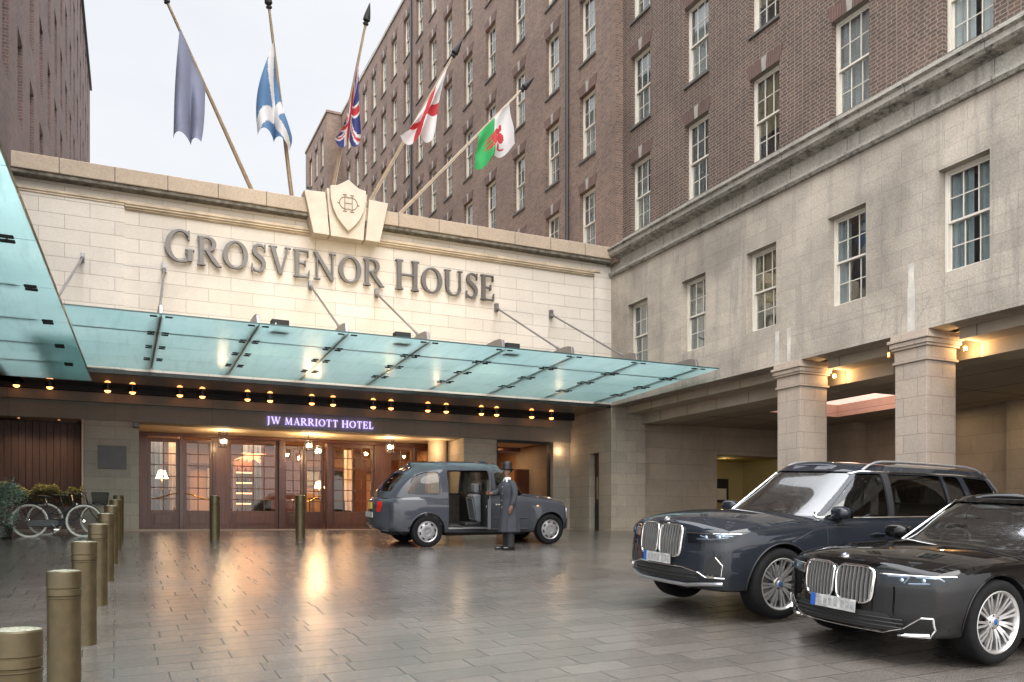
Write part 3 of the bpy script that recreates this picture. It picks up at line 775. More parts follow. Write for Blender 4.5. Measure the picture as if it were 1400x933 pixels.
# lobby shell
mb = MB(); mb.box(-1, 10.9, 33, 33.2, -.2, 3.2).box(-1, -.8, 27.3, 33, -.2, 3.2).box(10.7, 10.88, 27.3, 33, -.2, 3.2)
mb.box(-1, 10.9, 27.3, 33, 3.0, 3.2)
mb.obj('lobby_wall', pbr('lobby_plaster', (.44, .28, .15), .7, var=.15, vs=.6, obj=False), ent, world=True)
MB().box(-1, 15, 27.2, 33, -.2, -.04).obj('lobby_floor', pbr('lobby_floor_stone', (.3, .22, .15), .25, var=.2, vs=1, obj=False), ent, world=True)
# lobby furnishing seen through the doors
def lobby_curtain(x, y, w, mat, label):
    o = MB().grid(lambda u, v: (x+w*u, y+.05*sin(u*w*40), -.04+2.9*v), 40, 2).obj('lobby_curtain', mat, smooth=True)
    tag(o, label, 'curtain')
blue = pbr('blue_drape', (.16, .22, .34), .8, var=.3, vs=3); pale = pbr('pale_drape', (.55, .5, .45), .8, var=.2, vs=3)
lobby_curtain(.9, 29.8, .55, blue, 'blue drape seen through the leftmost glazed door')
lobby_curtain(1.6, 30.2, .45, pale, 'pale drape seen through the second glazed door from the left')
lobby_curtain(4.0, 30.5, .6, blue, 'blue-grey drape right of the lit shelves in the lobby')
lobby_curtain(7.6, 31.0, .35, pale, 'pale curtain behind the glazed screen beside the taxi')
def table_lamp(x, y, z, label):
    t = empty('table_lamp', label, 'lamp', (x, y, z))
    MB().lathe([(.09, 0), (.10, .02), (.03, .05), (.05, .16), (.06, .24), (.015, .33), (.012, .42)], 16).obj('lamp_base', M['brass'], t, smooth=True)
    MB().lathe([(.19, .36), (.10, .62)], 20, cap=False).obj('lamp_shade', M['shade'], t, smooth=True)
def side_table(x, y, w, d, h, label):
    t = empty('side_table', label, 'table', (x, y, -.04))
    MB().box(-w/2, w/2, -d/2, d/2, h-.04, h).obj('table_top', M['wood'], t, bevel=.005)
    for sx in (-1, 1):
        for sy in (-1, 1): MB().box(sx*(w/2-.05)-.02, sx*(w/2-.05)+.02, sy*(d/2-.05)-.02, sy*(d/2-.05)+.02, 0, h-.04).obj('leg', M['wood_dk'], t)
side_table(1.35, 29.2, .5, .5, 1.25, 'tall narrow table holding a lamp behind the leftmost glazed door')
table_lamp(1.35, 29.2, 1.21, 'table lamp with a glowing shade behind the leftmost glazed door')
side_table(2.4, 29.4, 1.0, .5, .55, 'low table in the lobby behind the second glazed door')
side_table(6.6, 30.4, .7, .5, 1.1, 'narrow table in the lobby right of the revolving doors')
table_lamp(6.6, 30.4, 1.06, 'table lamp glowing behind the glazed screen right of the dark doors')
# dark panelling and black-coloured mock openings on the lobby's back wall
mb = MB()
for k in range(9): mb.box(-.6+1.3*k, -.15+1.3*k, 32.7, 33.0, -.04, 2.7)
mb.box(-1, 10.8, 32.75, 33, 2.2, 2.35).box(-1, 10.8, 32.75, 33, -.04, .6)
mb.obj('lobby_panelling', M['wood'], ent, world=True, bevel=.01)
for k in (1, 3, 4, 6): MB().box(-.12+1.3*k, .67+1.3*k, 32.9, 33.0, .6, 2.2).obj('dark_opening_slab', M['matblack'], ent, world=True)  # black slabs: the shade inside openings is put into their colour
MB().box(4.8, 6.05, 31.4, 31.5, -.04, 3.0).obj('lobby_screen', M['wood_dk'], ent, world=True)
# lit shelves
t = empty('lit_shelf_unit', 'tall shelf unit with glowing shelves behind the wide glazed screen', 'shelves', (3.95, 30.0, -.04))
MB().box(-.32, -.28, -.15, .15, 0, 2.3).box(.28, .32, -.15, .15, 0, 2.3).box(-.28, .28, .11, .15, 0, 2.3).obj('shelf_case', M['wood_lt'], t)
for z in (.5, .85, 1.2, 1.55, 1.9):
    s_ = MB().box(-.28, .28, -.14, .11, z, z+.03).obj('shelf', M['wood_dk'], t)
    MB().box(-.26, .26, -.145, -.141, z-.02, z+.028).obj('shelf_light', M['strip'], s_)
    for k in range(4):
        MB().lathe([(.03, z+.031), (.04, z+.1), (.015, z+.16), (.015, z+.2)], 10, (-.2+.13*k, -.03, 0)).obj('vase', M['brass'] if k % 2 else M['plaque'], s_)
# chandelier (glass coral cluster)
t = empty('chandelier', 'glowing orange glass chandelier seen through the top of the wide glazed screen', 'chandelier', (4.15, 29.6, 2.3))
MB().tube([(0, 0, .1), (0, 0, .7)], .015).obj('rod', M['brass'], t)
cg = MB()
for k in range(60):
    a = random.random()*2*pi; b = random.uniform(-.5, 1.0); r = random.uniform(.25, .6)
    e = Vector((cos(a)*cos(b)*r, sin(a)*cos(b)*r, sin(b)*r*.5))
    cg.tube([Vector((0, 0, 0)), e*.5+Vector((0, 0, .08)), e], [.03, .022, .008], 5)
cg.obj('glass_branch', emis('amber_glass', (1, .42, .2), 2.2), t)
# two people-free armchairs as dark silhouettes
def armchair(x, y, label):
    t = empty('armchair', label, 'chair', (x, y, -.04))
    MB().box(-.32, .32, -.3, .3, .15, .45).obj('seat', M['plaque'], t, bevel=.05)
    MB().box(-.32, .32, .2, .34, .45, 1.0).obj('backrest', M['plaque'], t, bevel=.05)
    for sx in (-1, 1):
        MB().box(sx*.36-.05, sx*.36+.05, -.3, .32, .15, .65).obj('armrest', M['plaque'], t, bevel=.03)
        for sy in (-1, 1): MB().box(sx*.3-.02, sx*.3+.02, sy*.25-.02, sy*.25+.02, 0, .15).obj('leg', M['wood_dk'], t)
armchair(7.0, 29.3, 'dark armchair in the lobby behind the right-hand glazed screen')
armchair(4.4, 28.9, 'dark armchair in the lobby behind the wide glazed screen near the dark doors')
# wall mirror/pictures in lobby
for (x, z, w, h, lab) in ((.9, 1.2, .5, .8, 'framed picture on the lobby wall at far left'), (3.3, 1.1, .5, 1.2, 'tall framed picture on the lobby wall left of the shelves'), (6.9, 1.6, .5, .7, 'framed picture high on the lobby wall at right'), (5.3, 1.3, .8, .7, 'wide framed picture straight behind the dark double doors')):
    t = empty('framed_picture', lab, 'picture', (x, 32.9, z))
    MB().box(-w/2, w/2, -.03, .09, 0, h).obj('picture_frame', M['brass'], t, bevel=.01)
    MB().box(-w/2+.05, w/2-.05, -.036, -.031, .05, h-.05).obj('canvas', M['plaque'] if w > .6 else M['cur_blue'], t)
for (x, w) in ((1.7, 42), (4.0, 60), (6.9, 60), (9.2, 45)):
    area(x, 30.3, 2.95, 1.6, 2.5, w*2.6, (1, .58, .28))
area(11.8, 26.8, 2.75, .8, 2.2, 34, (1, .66, .38))
area(5.4, 29.2, 2.9, .6, .6, 10, (1, .55, .3))
for (x, y, lab) in ((11.15, 24.7, 'leftmost'), (11.75, 24.48, 'second'), (12.3, 24.7, 'third'), (12.65, 24.48, 'rightmost')):
    pass
for i, (x, y) in enumerate(((11.2, 24.46), (11.9, 24.42), (12.5, 24.44))):
    downlight(x, y+.3, 2.778, ['downlight over the left part of the black framed window', 'downlight over the middle of the black framed window', 'downlight over the right part of the black framed window'][i], 'downlights over the black framed window', .05)
for i, x in enumerate((-2.2, -1.3)):
    downlight(x, 24.7, 2.778, ['left downlight under the fascia over the dark board wall', 'right downlight under the fascia over the dark board wall'][i], 'downlights over the dark board wall', .05)
point(13.05, 24.3, 2.5, 6, (1, .7, .4))
for x in (-2.2, -1.3): spot(x, 24.6, 2.75, 45, (1, .76, .5), .06, 140)
point(9.2, 25.3, 2.5, 12, (1, .68, .38))
# lanterns
def lantern(x, y, z, h, w, label):
    t = empty('hanging_lantern', label, 'lantern', (x, y, z), group='lanterns hanging before the doors')
    fr = MB(); n = 8
    for zz in (0, h): 
        fr.tube([(w*cos(2*pi*k/16), w*sin(2*pi*k/16), zz) for k in range(16)], .008, 5, closed=True)
    for k in range(n): fr.tube([(w*cos(2*pi*k/n), w*sin(2*pi*k/n), 0), (w*cos(2*pi*k/n), w*sin(2*pi*k/n), h)], .007, 5)
    fr.tube([(0, 0, h), (0, 0, 2.8-z)], .008, 5); fr.tube([(-w, 0, h), (w, 0, h)], .006, 5); fr.tube([(0, -w, h), (0, w, h)], .006, 5)
    fr.obj('lantern_frame', M['black'], t)
    MB().lathe([(w*.86, .02), (w*.86, h-.02)], 20, cap=False).obj('lantern_glass', M['doorglass'], t, smooth=True)
    for a in (0, 2.1, 4.2): MB().ellipsoid((.04*cos(a), .04*sin(a), h*.42), (.028, .028, .05), 10, 8).obj('bulb', M['bulb'], t, smooth=True)
    point(0, 0, h*.42, 55, (1, .7, .4), .07, parent=t)
lantern(2.81, 25.6, 2.30, .44, .13, 'cylindrical lantern with glowing bulbs left of the wide glazed screen')
lantern(5.22, 25.5, 2.34, .26, .11, 'upper small lantern of the pair over the dark double doors')
lantern(5.56, 25.8, 2.22, .26, .11, 'lower small lantern of the pair over the dark double doors')
lantern(7.75, 25.6, 2.36, .38, .13, 'cylindrical lantern with glowing bulbs above the taxi rear')
# canopy lamps in pairs along the channel
lx = [-2.19, -1.47, -.17, .41, 1.55, 2.11, 3.27, 3.87, 5.01, 5.61, 6.78, 7.31, 8.45, 9.03, 10.18, 10.69, 11.9, 12.6]
words = ['leftmost', 'second', 'third', 'fourth', 'fifth', 'sixth', 'seventh', 'eighth', 'ninth', 'tenth', 'eleventh', 'twelfth', 'thirteenth', 'fourteenth', 'fifteenth', 'sixteenth', 'seventeenth', 'rightmost']
proto = None
for i, x in enumerate(lx):
    lab = words[i] + ' of the eighteen glowing lamps in the dark channel above the hotel fascia' if i not in (0, 17) else words[i] + ' glowing lamp in the dark channel above the hotel fascia'
    if proto is None:
        proto = empty('canopy_lamp', lab, 'lamp', (x, 24.05, 3.50), group='lamps in the channel above the fascia')
        MB().lathe([(.075, .0), (.085, .0), (.085, .1), (.075, .1)], 18, cap=False).obj('lamp_body', M['black'], proto)
        MB().ellipsoid((0, 0, .005), (.075, .075, .062), 16, 10).obj('bulb', M['lamp'], proto, smooth=True)
        t = proto
    else:
        t = copy_tree(proto); t.location = (x, 24.05, 3.50); t['label'] = lab
        t['group'] = 'lamps in the channel above the fascia'

# ------------------------------------------------------------------ letters
T_, t_ = .155, .06
def arc2(cx, cy, rx, ry, a0, a1, wv, wh, n=28):
    """ellipse arc, width wv where the stroke runs vertical and wh where horizontal"""
    P = []; W = []
    for i in range(n+1):
        a = radians(a0+(a1-a0)*i/n); P.append((cx+rx*cos(a), cy+ry*sin(a))); W.append(wh+(wv-wh)*abs(cos(a))**1.6)
    return (P, W)
def L(*p, w): return ([(p[i], p[i+1]) for i in range(0, len(p), 2)], [w]*(len(p)//2))
def ser(x, y, w=.30): return ([(x-w/2, y), (x+w/2, y)], [.045, .045])
def stemI(x, y0=0, y1=1, w=T_): return [L(x, y0, x, y1, w=w), ser(x, .0225), ser(x, .9775), ([(x, .04), (x, .09)], [.24, w]), ([(x, .96), (x, .91)], [.24, w])]
GL = {}
GL['G'] = (.95, [arc2(.5, .5, .40, .46, 52, 300, .17, .055), ([(.72, .09), (.80, .10), (.80, .40)], [.06, T_, T_]), ser(.79, .40, .30), L(.76, .98, .76, .70, w=.05), ([(.66, .93), (.76, .86)], [.07, .1])])
GL['R'] = (.88, stemI(.17)+[arc2(.36, .75, .27, .225, 95, -90, .16, .055), L(.15, .975, .38, .975, w=.05), L(.15, .525, .40, .525, w=.05), ([(.36, .53), (.60, .24), (.80, .02)], [.11, .15, .12]), ser(.83, .0225, .16)])
GL['O'] = (.96, [arc2(.48, .5, .385, .46, 0, 360, .175, .06, 44)])
GL['S'] = (.66, [([(.54, .88), (.44, .955), (.30, .965), (.17, .89), (.14, .77), (.20, .65), (.34, .55), (.46, .46), (.53, .35), (.53, .21), (.46, .09), (.33, .035), (.19, .05), (.10, .13)], [.05, .06, .08, .11, .14, .155, .165, .165, .155, .14, .11, .07, .06, .05]), L(.57, 1.0, .57, .74, w=.045), L(.08, .0, .08, .28, w=.045)])
GL['V'] = (.86, [([(.14, .97), (.45, .03)], [.16, .13]), ([(.73, .97), (.46, .03)], [.06, .09]), ser(.15, .9775, .32), ser(.73, .9775, .24)])
GL['E'] = (.74, stemI(.17)+[L(.15, .97, .62, .97, w=.055), L(.15, .03, .64, .03, w=.055), L(.2, .51, .50, .51, w=.05), L(.61, 1.0, .61, .76, w=.045), ([(.66, .28), (.62, .0)], [.03, .07]), L(.50, .62, .50, .40, w=.045)])
GL['N'] = (.98, [L(.17, 0, .17, 1, w=.06), L(.80, 0, .80, 1, w=.06), ([(.12, .97), (.80, .03)], [.13, .15]), ser(.17, .0225, .26), ser(.09, .9775, .16), ser(.80, .9775, .26)])
GL['U'] = (.92, [L(.17, .98, .17, .33, w=T_), arc2(.46, .33, .29, .295, 180, 360, .12, .06), L(.755, .98, .755, .33, w=.065), ser(.17, .9775), ser(.755, .9775, .24)])
GL['H'] = (.98, stemI(.18)+stemI(.80)+[L(.18, .51, .80, .51, w=.055)])
GL['M'] = (1.1, [L(.17, 0, .22, 1, w=.06), L(.93, 0, .89, 1, w=.14), ([(.22, .98), (.54, .05)], [.15, .1]), L(.54, .05, .88, .98, w=.055), ser(.17, .0225, .26), ser(.93, .0225, .3)])
GL['A'] = (.86, [([(.43, 1.0), (.14, .02)], [.05, .06]), ([(.43, 1.0), (.74, .02)], [.13, .16]), L(.24, .34, .63, .34, w=.05), ser(.13, .0225, .24), ser(.75, .0225, .3)])
GL['I'] = (.36, stemI(.18))
GL['T'] = (.78, [L(.39, 0, .39, .98, w=T_), ser(.39, .0225), L(.08, .97, .70, .97, w=.055), L(.09, 1.0, .06, .76, w=.045), L(.69, 1.0, .72, .76, w=.045)])
GL['L'] = (.68, stemI(.17)+[L(.15, .03, .58, .03, w=.055), ([(.62, .28), (.57, .0)], [.03, .07])])
GL['J'] = (.40, [([(.2, .98), (.2, .05), (.15, -.14), (.02, -.22)], [T_, T_, .1, .05]), ser(.2, .9775)])
GL['W'] = (1.3, [([(.12, .97), (.40, .03)], [.16, .12]), L(.67, .97, .42, .03, w=.06), ([(.63, .97), (.90, .03)], [.16, .12]), L(1.16, .97, .91, .03, w=.06), ser(.12, .9775, .28), ser(.66, .9775, .3), ser(1.17, .9775, .24)])
def glyph(mb, ch, x0, z0, h, y0, depth, sx=1):
    adv, st = GL[ch]
    for i, (P, W) in enumerate(st):
        closed = len(P) > 20 and (Vector(P[0])-Vector(P[-1])).length < 1e-4
        N = len(P); Lp = []; Rp = []
        for k in range(N):
            a = Vector(P[k-1] if k > 0 else (P[-2] if closed else P[k])); b = Vector(P[k+1] if k < N-1 else (P[1] if closed else P[k]))
            d = (b-a); d.normalize(); nrm = Vector((-d.y, d.x))*W[k]*.5
            p = Vector(P[k]); Lp.append(p+nrm); Rp.append(p-nrm)
        yf = y0-depth-.0011*i
        F = [(x0+p.x*h*sx, yf, z0+p.y*h) for p in Lp]+[(x0+p.x*h*sx, yf, z0+p.y*h) for p in Rp]
        B = [(q[0], y0, q[2]) for q in F]
        fs = []
        for k in range(N-1):
            fs += [(k, k+1, N+k+1, N+k), (2*N+k, 2*N+k+1, k+1, k), (N+k, N+k+1, 3*N+k+1, 3*N+k)]
        fs += [(0, N, 3*N, 2*N), (N-1, 2*N-1, 4*N-1, 3*N-1)]
        mb.add(F+B, fs)
    return adv*h*sx
def lettering(text, x0, x1, z0, h, y0, depth, mat, label, name, cap=1.0, track=.05, base=None):
    tot = 0
    for i, c in enumerate(text):
        if c == ' ': tot += .42*h; continue
        hh = h*cap if (i == 0 or text[i-1] == ' ') else h
        tot += GL[c][0]*hh+track*h
    tot -= track*h; sx = (x1-x0)/tot
    t = empty(name, label, 'sign', ((x0+x1)/2, y0, z0))
    x = x0
    for i, c in enumerate(text):
        if c == ' ': x += .42*h*sx; continue
        hh = h*cap if (i == 0 or text[i-1] == ' ') else h
        mb = MB(); a = glyph(mb, c, x, z0, hh, y0, depth, sx)
        mb.obj('letter', mat, t, world=True)
        x += a+track*h*sx
    return t
lettering('GROSVENOR HOUSE', 1.07, 9.69, 6.37, .70, YF+.04, .09, M['letter'], 'large grey metal letters reading GROSVENOR HOUSE across the sign wall', 'hotel_sign', cap=1.14, track=.07)
lettering('JW MARRIOTT HOTEL', 3.84, 6.87, 2.90, .205, 24.37, .03, M['jw'], 'small violet lit letters reading JW MARRIOTT HOTEL on the fascia', 'hotel_sign', cap=1.0, track=.14)
# halo light behind small letters: thin strip
# ------------------------------------------------------------------ glass canopy (main)
can = empty('glass_canopy', 'aqua frosted glass canopy with dark ribs spanning the entrance front', 'canopy', (6.2, 19.3, 3.7))
y0, y1 = 16.8, 21.86; zf, zk = 3.90, 3.735
def cz(y): return zf+(zk-zf)*(y-y0)/(y1-y0)
fx = [.77+1.735*k for k in range(8)]
xe = [-1.3]+fx+[13.44]
ye = [16.8, 18.2, 19.4, 20.6, 21.86]
for i in range(len(xe)-1):
    pan = MB()
    for j in range(4):
        a, b, c, d_ = xe[i]+.008, xe[i+1]-.008, ye[j]+.006, ye[j+1]-.006
        pan.add([(a, c, cz(c)), (b, c, cz(c)), (b, d_, cz(d_)), (a, d_, cz(d_)), (a, c, cz(c)+.018), (b, c, cz(c)+.018), (b, d_, cz(d_)+.018), (a, d_, cz(d_)+.018)],
                [(0, 3, 2, 1), (4, 5, 6, 7), (0, 1, 5, 4), (1, 2, 6, 5), (2, 3, 7, 6), (3, 0, 4, 7)])
    pan.obj('glass_panel', M['canopy'], can, world=True)
for x in fx:
    MB().prism([(16.95, cz(16.95)+.05), (17.0, 4.12), (17.15, 4.17), (17.4, 4.19), (21.86, 4.10), (21.86, cz(21.86)+.05)], 'X', x-.035, x+.035).obj('rib', M['steel'], can, world=True, bevel=.01)
    for y in ye[:-1]:
        for s in (-1, 1):
            c = MB()
            for dy in ((.12,) if y == 16.8 else (-.1, .1)):
                c.box(x+s*.13-.065, x+s*.13+.065, y+dy-.03, y+dy+.03, cz(y)-.028, cz(y)-.004)
            if y != 16.8: c.box(x+s*.13-.012, x+s*.13+.012, y-.07, y+.07, cz(y)-.02, cz(y)-.006)
            c.obj('glass_clamp', M['matblack'], can, world=True, bevel=.01)
MB().box(-1.3, 13.44, 16.785, 16.797, 3.895, 3.922).obj('edge_trim', M['glassedge'], can, world=True)
MB().box(-1.3, 13.44, 18.17, 18.23, cz(18.2)+.02, cz(18.2)+.06).obj('cross_rail', M['steel'], can, world=True)
for i, x in enumerate([-.97, .77, 4.24, 5.975, 9.445, 11.18]):
    w = MB(); a = Vector((x+.3, YF+.08 if i > 0 else YF, 6.22)); b = Vector((x, 17.55, 4.15))
    w.tube([a, b], .026, 8); w.tube([a, a+(b-a)*.05], .04, 8); w.tube([a+(b-a)*.95, b], .04, 8)
    w.box(a.x-.05, a.x+.05, YF-.02, YF+.1, 6.1, 6.32)
    w.obj('tie_rod', M['steel'], can, world=True, smooth=True)
# small black floodlights standing on the canopy edge
for i, x in enumerate((3.02, 5.55, 8.1)):
    lab = ['black box floodlight on the canopy edge left of the letters, nearest the flat panel', 'black box floodlight on the canopy edge below the middle letters', 'black box floodlight on the canopy edge below the last letters'][i]
    t = empty('floodlight', lab, 'floodlight', (x-.05, 17.3, cz(17.3)+.03), group='floodlights on the canopy')
    MB().box(-.17, .17, -.1, .12, .04, .21).obj('lamp_housing', M['matblack'], t, bevel=.01)
    MB().tube([(0, 0, 0), (0, 0, .05)], .02).obj('bracket', M['black'], t)
    a_ = math.atan2(7.0-4.1, 21.9-17.5)
    spot(x, 17.7, 4.35, 260, (1, .74, .42), .1, 115, rot=(pi/2+radians(18), 0, 0), blend=1)
    if i == 0:
        MB().add([(-.13, -.104, .07), (-.07, -.104, .07), (-.09, -.104, .15)], [(0, 1, 2)]).obj('label_mark', M['white'], t)
# left canopy, lower, running toward the camera
lc = empty('glass_canopy', 'lower aqua glass canopy coming forward along the left edge of the courtyard', 'canopy', (-3, 12, 3.38))
def ex(y): return -.93+(y-8.83)*(.44/13.02)
ly = [2.0, 4.2, 6.6, 9.2, 11.45, 13.65, 15.8, 17.8, 19.7, 21.85]
for j in range(len(ly)-1):
    a, b = ly[j]+.006, ly[j+1]-.006; z = 3.38
    vs = [(-6.5, a, z), (ex(a), a, z), (ex(b), b, z), (-6.5, b, z)]
    MB().add(vs+[(p[0], p[1], z+.018) for p in vs], [(0, 3, 2, 1), (4, 5, 6, 7), (0, 1, 5, 4), (1, 2, 6, 5), (2, 3, 7, 6), (3, 0, 4, 7)]).obj('glass_panel', M['canopy'], lc, world=True)
    e = ex(ly[j])
    for x in (e-.3, e-1.9, e-3.4):
        c = MB()
        for dy in (-.09, .09): c.box(x-.08, x+.08, ly[j]+dy-.035, ly[j]+dy+.035, 3.345, 3.376)
        c.box(x-.012, x+.012, ly[j]-.06, ly[j]+.06, 3.355, 3.374)
        c.obj('glass_clamp', M['matblack'], lc, world=True, bevel=.012)
    if j > 1: MB().box(-6.5, ex(ly[j])-.45, ly[j]-.03, ly[j]+.03, 3.42, 3.55).obj('rib', M['steel'], lc, world=True)
MB().add([(ex(2)+.0, 2, 3.376), (ex(21.85), 21.85, 3.376), (ex(21.85)+.02, 21.85, 3.40), (ex(2)+.02, 2, 3.40)], [(0, 1, 2, 3)]).obj('edge_trim', M['glassedge'], lc, world=True)

# ------------------------------------------------------------------ left brick building
lb = empty('brick_building', 'tall plum brick building with narrow dark windows at the left edge', 'building', (-7, 38, -.06))
def lxf(y): return -2.07+.0175*(y-21.9)
lcols = [y for y in [18.2+2.55*k for k in range(16)]]
lrows = [9.6+3.05*k for k in range(6)]
holes = [(y-.5, y+.5, z, z+2.1) for y in lcols for z in lrows]
mb = MB(); mb.wall('X', 0, 10, 59.2, 3.6, 27.3, holes, .2)
mb.v = [(p[0]*-1+lxf(p[1]), p[1], p[2]) for p in mb.v]
mb.box(-12, lxf(30)-1.0, 10, 59.1, 3.6, 27.2)
mb.add([(-12, 59.2, 3.6), (lxf(59.2), 59.2, 3.6), (lxf(59.2), 59.2, 27.3), (-12, 59.2, 27.3)], [(0, 1, 2, 3)])
mb.add([(-12, 10, 3.6), (lxf(10), 10, 3.6), (lxf(59.2), 59.2, 3.6), (-12, 59.2, 3.6)], [(0, 1, 2, 3)])
mb.add([(-12, 10, 3.6), (lxf(10), 10, 3.6), (lxf(10), 10, 27.3), (-12, 10, 27.3)], [(0, 1, 2, 3)])
mb.obj('wall', M['brick_left'], lb, world=True)
MB().prism([(-12, 10), (lxf(10)+.12, 10), (lxf(59.2)+.12, 59.3), (-12, 59.3)], 'Z', 27.3, 27.5).obj('parapet_coping', M['black'], lb, world=True)
sl = Sash(1.0, 2.1, lintel=False, sill=True)
for y in lcols:
    for z in lrows:
        sl.place(lb, (lxf(y)-.195, y, z), pi/2-.0175, *rcur())
MB().box(-12, -6.4, 10, 26, -.5, 3.6).obj('ground_floor', M['stone_base'], lb, world=True)
# ------------------------------------------------------------------ vehicles
def carpaint(name, col, flake=.3):
    m, t, b = newmat(name)
    tc = t.N('ShaderNodeTexCoord').outputs['Object']
    n = t.noise(tc, 380, 2, .5)
    t.L(t.ramp(n, .35, .65, c3(tuple(c*(1-flake*.5) for c in col)), c3(tuple(c*(1+flake) for c in col))), b.inputs['Base Color'])
    b.inputs['Metallic'].default_value = .0; b.inputs['Roughness'].default_value = .45; b.inputs['Specular IOR Level'].default_value = .0
    b.inputs['Coat Weight'].default_value = .85; b.inputs['Coat Roughness'].default_value = .02
    # rain beads
    v = t.N('ShaderNodeTexVoronoi'); v.inputs['Scale'].default_value = 130; t.L(tc, v.inputs['Vector'])
    dr = t.ramp(v.outputs['Distance'], .0, .32, (1, 1, 1, 1), (0, 0, 0, 1))
    msk = t.ramp(t.noise(tc, 5, 4, .6), .55, .7)
    bn = t.N('ShaderNodeBump'); bn.inputs['Strength'].default_value = .05; bn.inputs['Distance'].default_value = .001
    t.L(t.math('MULTIPLY', dr, msk), bn.inputs['Height']); t.L(bn.outputs[0], b.inputs['Coat Normal'])
    return m
M['paint_suv'] = carpaint('slate_blue_car_paint', (.014, .0165, .0215))
M['paint_sedan'] = carpaint('black_brown_car_paint', (.005, .0045, .0045))
M['paint_taxi'] = carpaint('charcoal_taxi_paint', (.042, .046, .055))
M['chrome'] = pbr('chrome', (.75, .74, .72), .09, 1, var=.03)
M['satin'] = pbr('satin_alloy', (.36, .36, .37), .35, .8, var=.08, vs=8)
M['alloy_face'] = pbr('machined_alloy', (.62, .61, .60), .30, .85, var=.05)
M['rubber'] = pbr('tyre_rubber', (.010, .010, .0105), .8, spec=.12, var=.25, vs=12, bump=.2, bs=80)
M['plastic'] = pbr('dark_trim', (.016, .016, .017), .45, var=.2)
M['interior'] = pbr('car_interior', (.05, .045, .042), .7, var=.3, vs=6)
M['seatm'] = pbr('taxi_seat', (.10, .115, .13), .6, var=.2)
M['tint'] = glassmix('privacy_glass', (.06, .065, .07), .02, .015)
def wetglass(name, tint, refl, white=.10):
    m, t, b = newmat(name)
    out = t.n['Material Output']; tc = t.N('ShaderNodeTexCoord').outputs['Object']
    tr = t.N('ShaderNodeBsdfTransparent'); tr.inputs[0].default_value = c3(tint)
    gl = t.N('ShaderNodeBsdfGlossy'); gl.inputs['Roughness'].default_value = .02
    df = t.N('ShaderNodeBsdfDiffuse'); df.inputs[0].default_value = (.5, .55, .56, 1)
    v = t.N('ShaderNodeTexVoronoi'); v.inputs['Scale'].default_value = 190; t.L(tc, v.inputs['Vector'])
    dr = t.ramp(v.outputs['Distance'], .05, .4, (1, 1, 1, 1), (0, 0, 0, 1))
    bn = t.N('ShaderNodeBump'); bn.inputs['Strength'].default_value = .16; bn.inputs['Distance'].default_value = .001
    t.L(dr, bn.inputs['Height']); t.L(bn.outputs[0], gl.inputs['Normal'])
    fr = t.N('ShaderNodeFresnel'); fr.inputs[0].default_value = 1.5
    a = t.N('ShaderNodeMixShader'); t.L(t.math('MULTIPLY', dr, white), a.inputs[0]); t.L(tr.outputs[0], a.inputs[1]); t.L(df.outputs[0], a.inputs[2])
    c = t.N('ShaderNodeMixShader'); t.L(t.math('MINIMUM', t.math('ADD', t.math('MULTIPLY', fr.outputs[0], 1.15), refl), 1.0), c.inputs[0]); t.L(a.outputs[0], c.inputs[1]); t.L(gl.outputs[0], c.inputs[2])
    t.L(c.outputs[0], out.inputs[0]); return m
M['windscreen'] = wetglass('rain_beaded_windscreen', (.62, .68, .66), .12)
M['sideglass'] = glassmix('car_side_glass', (.30, .33, .33), .02, .015)
M['headglass'] = glassmix('headlamp_cover', (.6, .65, .7), .0, .01, fm=.7)
M['red'] = pbr('red_lens', (.45, .02, .015), .15, var=.05, coat=.5)
M['platew'] = pbr('smudged_white_plate', (.36, .36, .35), .5, var=.45, vs=11)
M['smudge'] = pbr('blurred_plate_mark', (.27, .27, .27), .6, var=.45, vs=30)
M['platey'] = pbr('yellow_plate', (.62, .42, .07), .4, var=.2, vs=12)
M['plateb'] = pbr('plate_blue', (.02, .09, .35), .4, var=0)
M['badgeb'] = pbr('badge_blue', (.02, .07, .20), .3, var=0)
M['badgew'] = pbr('badge_white', (.7, .7, .7), .3, var=0)

def pch(xs, ys, x):
    """monotone-ish cubic through keys"""
    n = len(xs)
    if x <= xs[0]: return ys[0]
    if x >= xs[-1]: return ys[-1]
    k = max(i for i in range(n-1) if xs[i] <= x)
    def sl(i):
        if i == 0: return (ys[1]-ys[0])/(xs[1]-xs[0])
        if i == n-1: return (ys[-1]-ys[-2])/(xs[-1]-xs[-2])
        d0 = (ys[i]-ys[i-1])/(xs[i]-xs[i-1]); d1 = (ys[i+1]-ys[i])/(xs[i+1]-xs[i])
        if d0*d1 <= 0: return 0
        return 2*d0*d1/(d0+d1)
    h = xs[k+1]-xs[k]; t = (x-xs[k])/h
    m0, m1 = sl(k)*h, sl(k+1)*h
    return (2*t**3-3*t**2+1)*ys[k]+(t**3-2*t**2+t)*m0+(-2*t**3+3*t**2)*ys[k+1]+(t**3-t**2)*m1

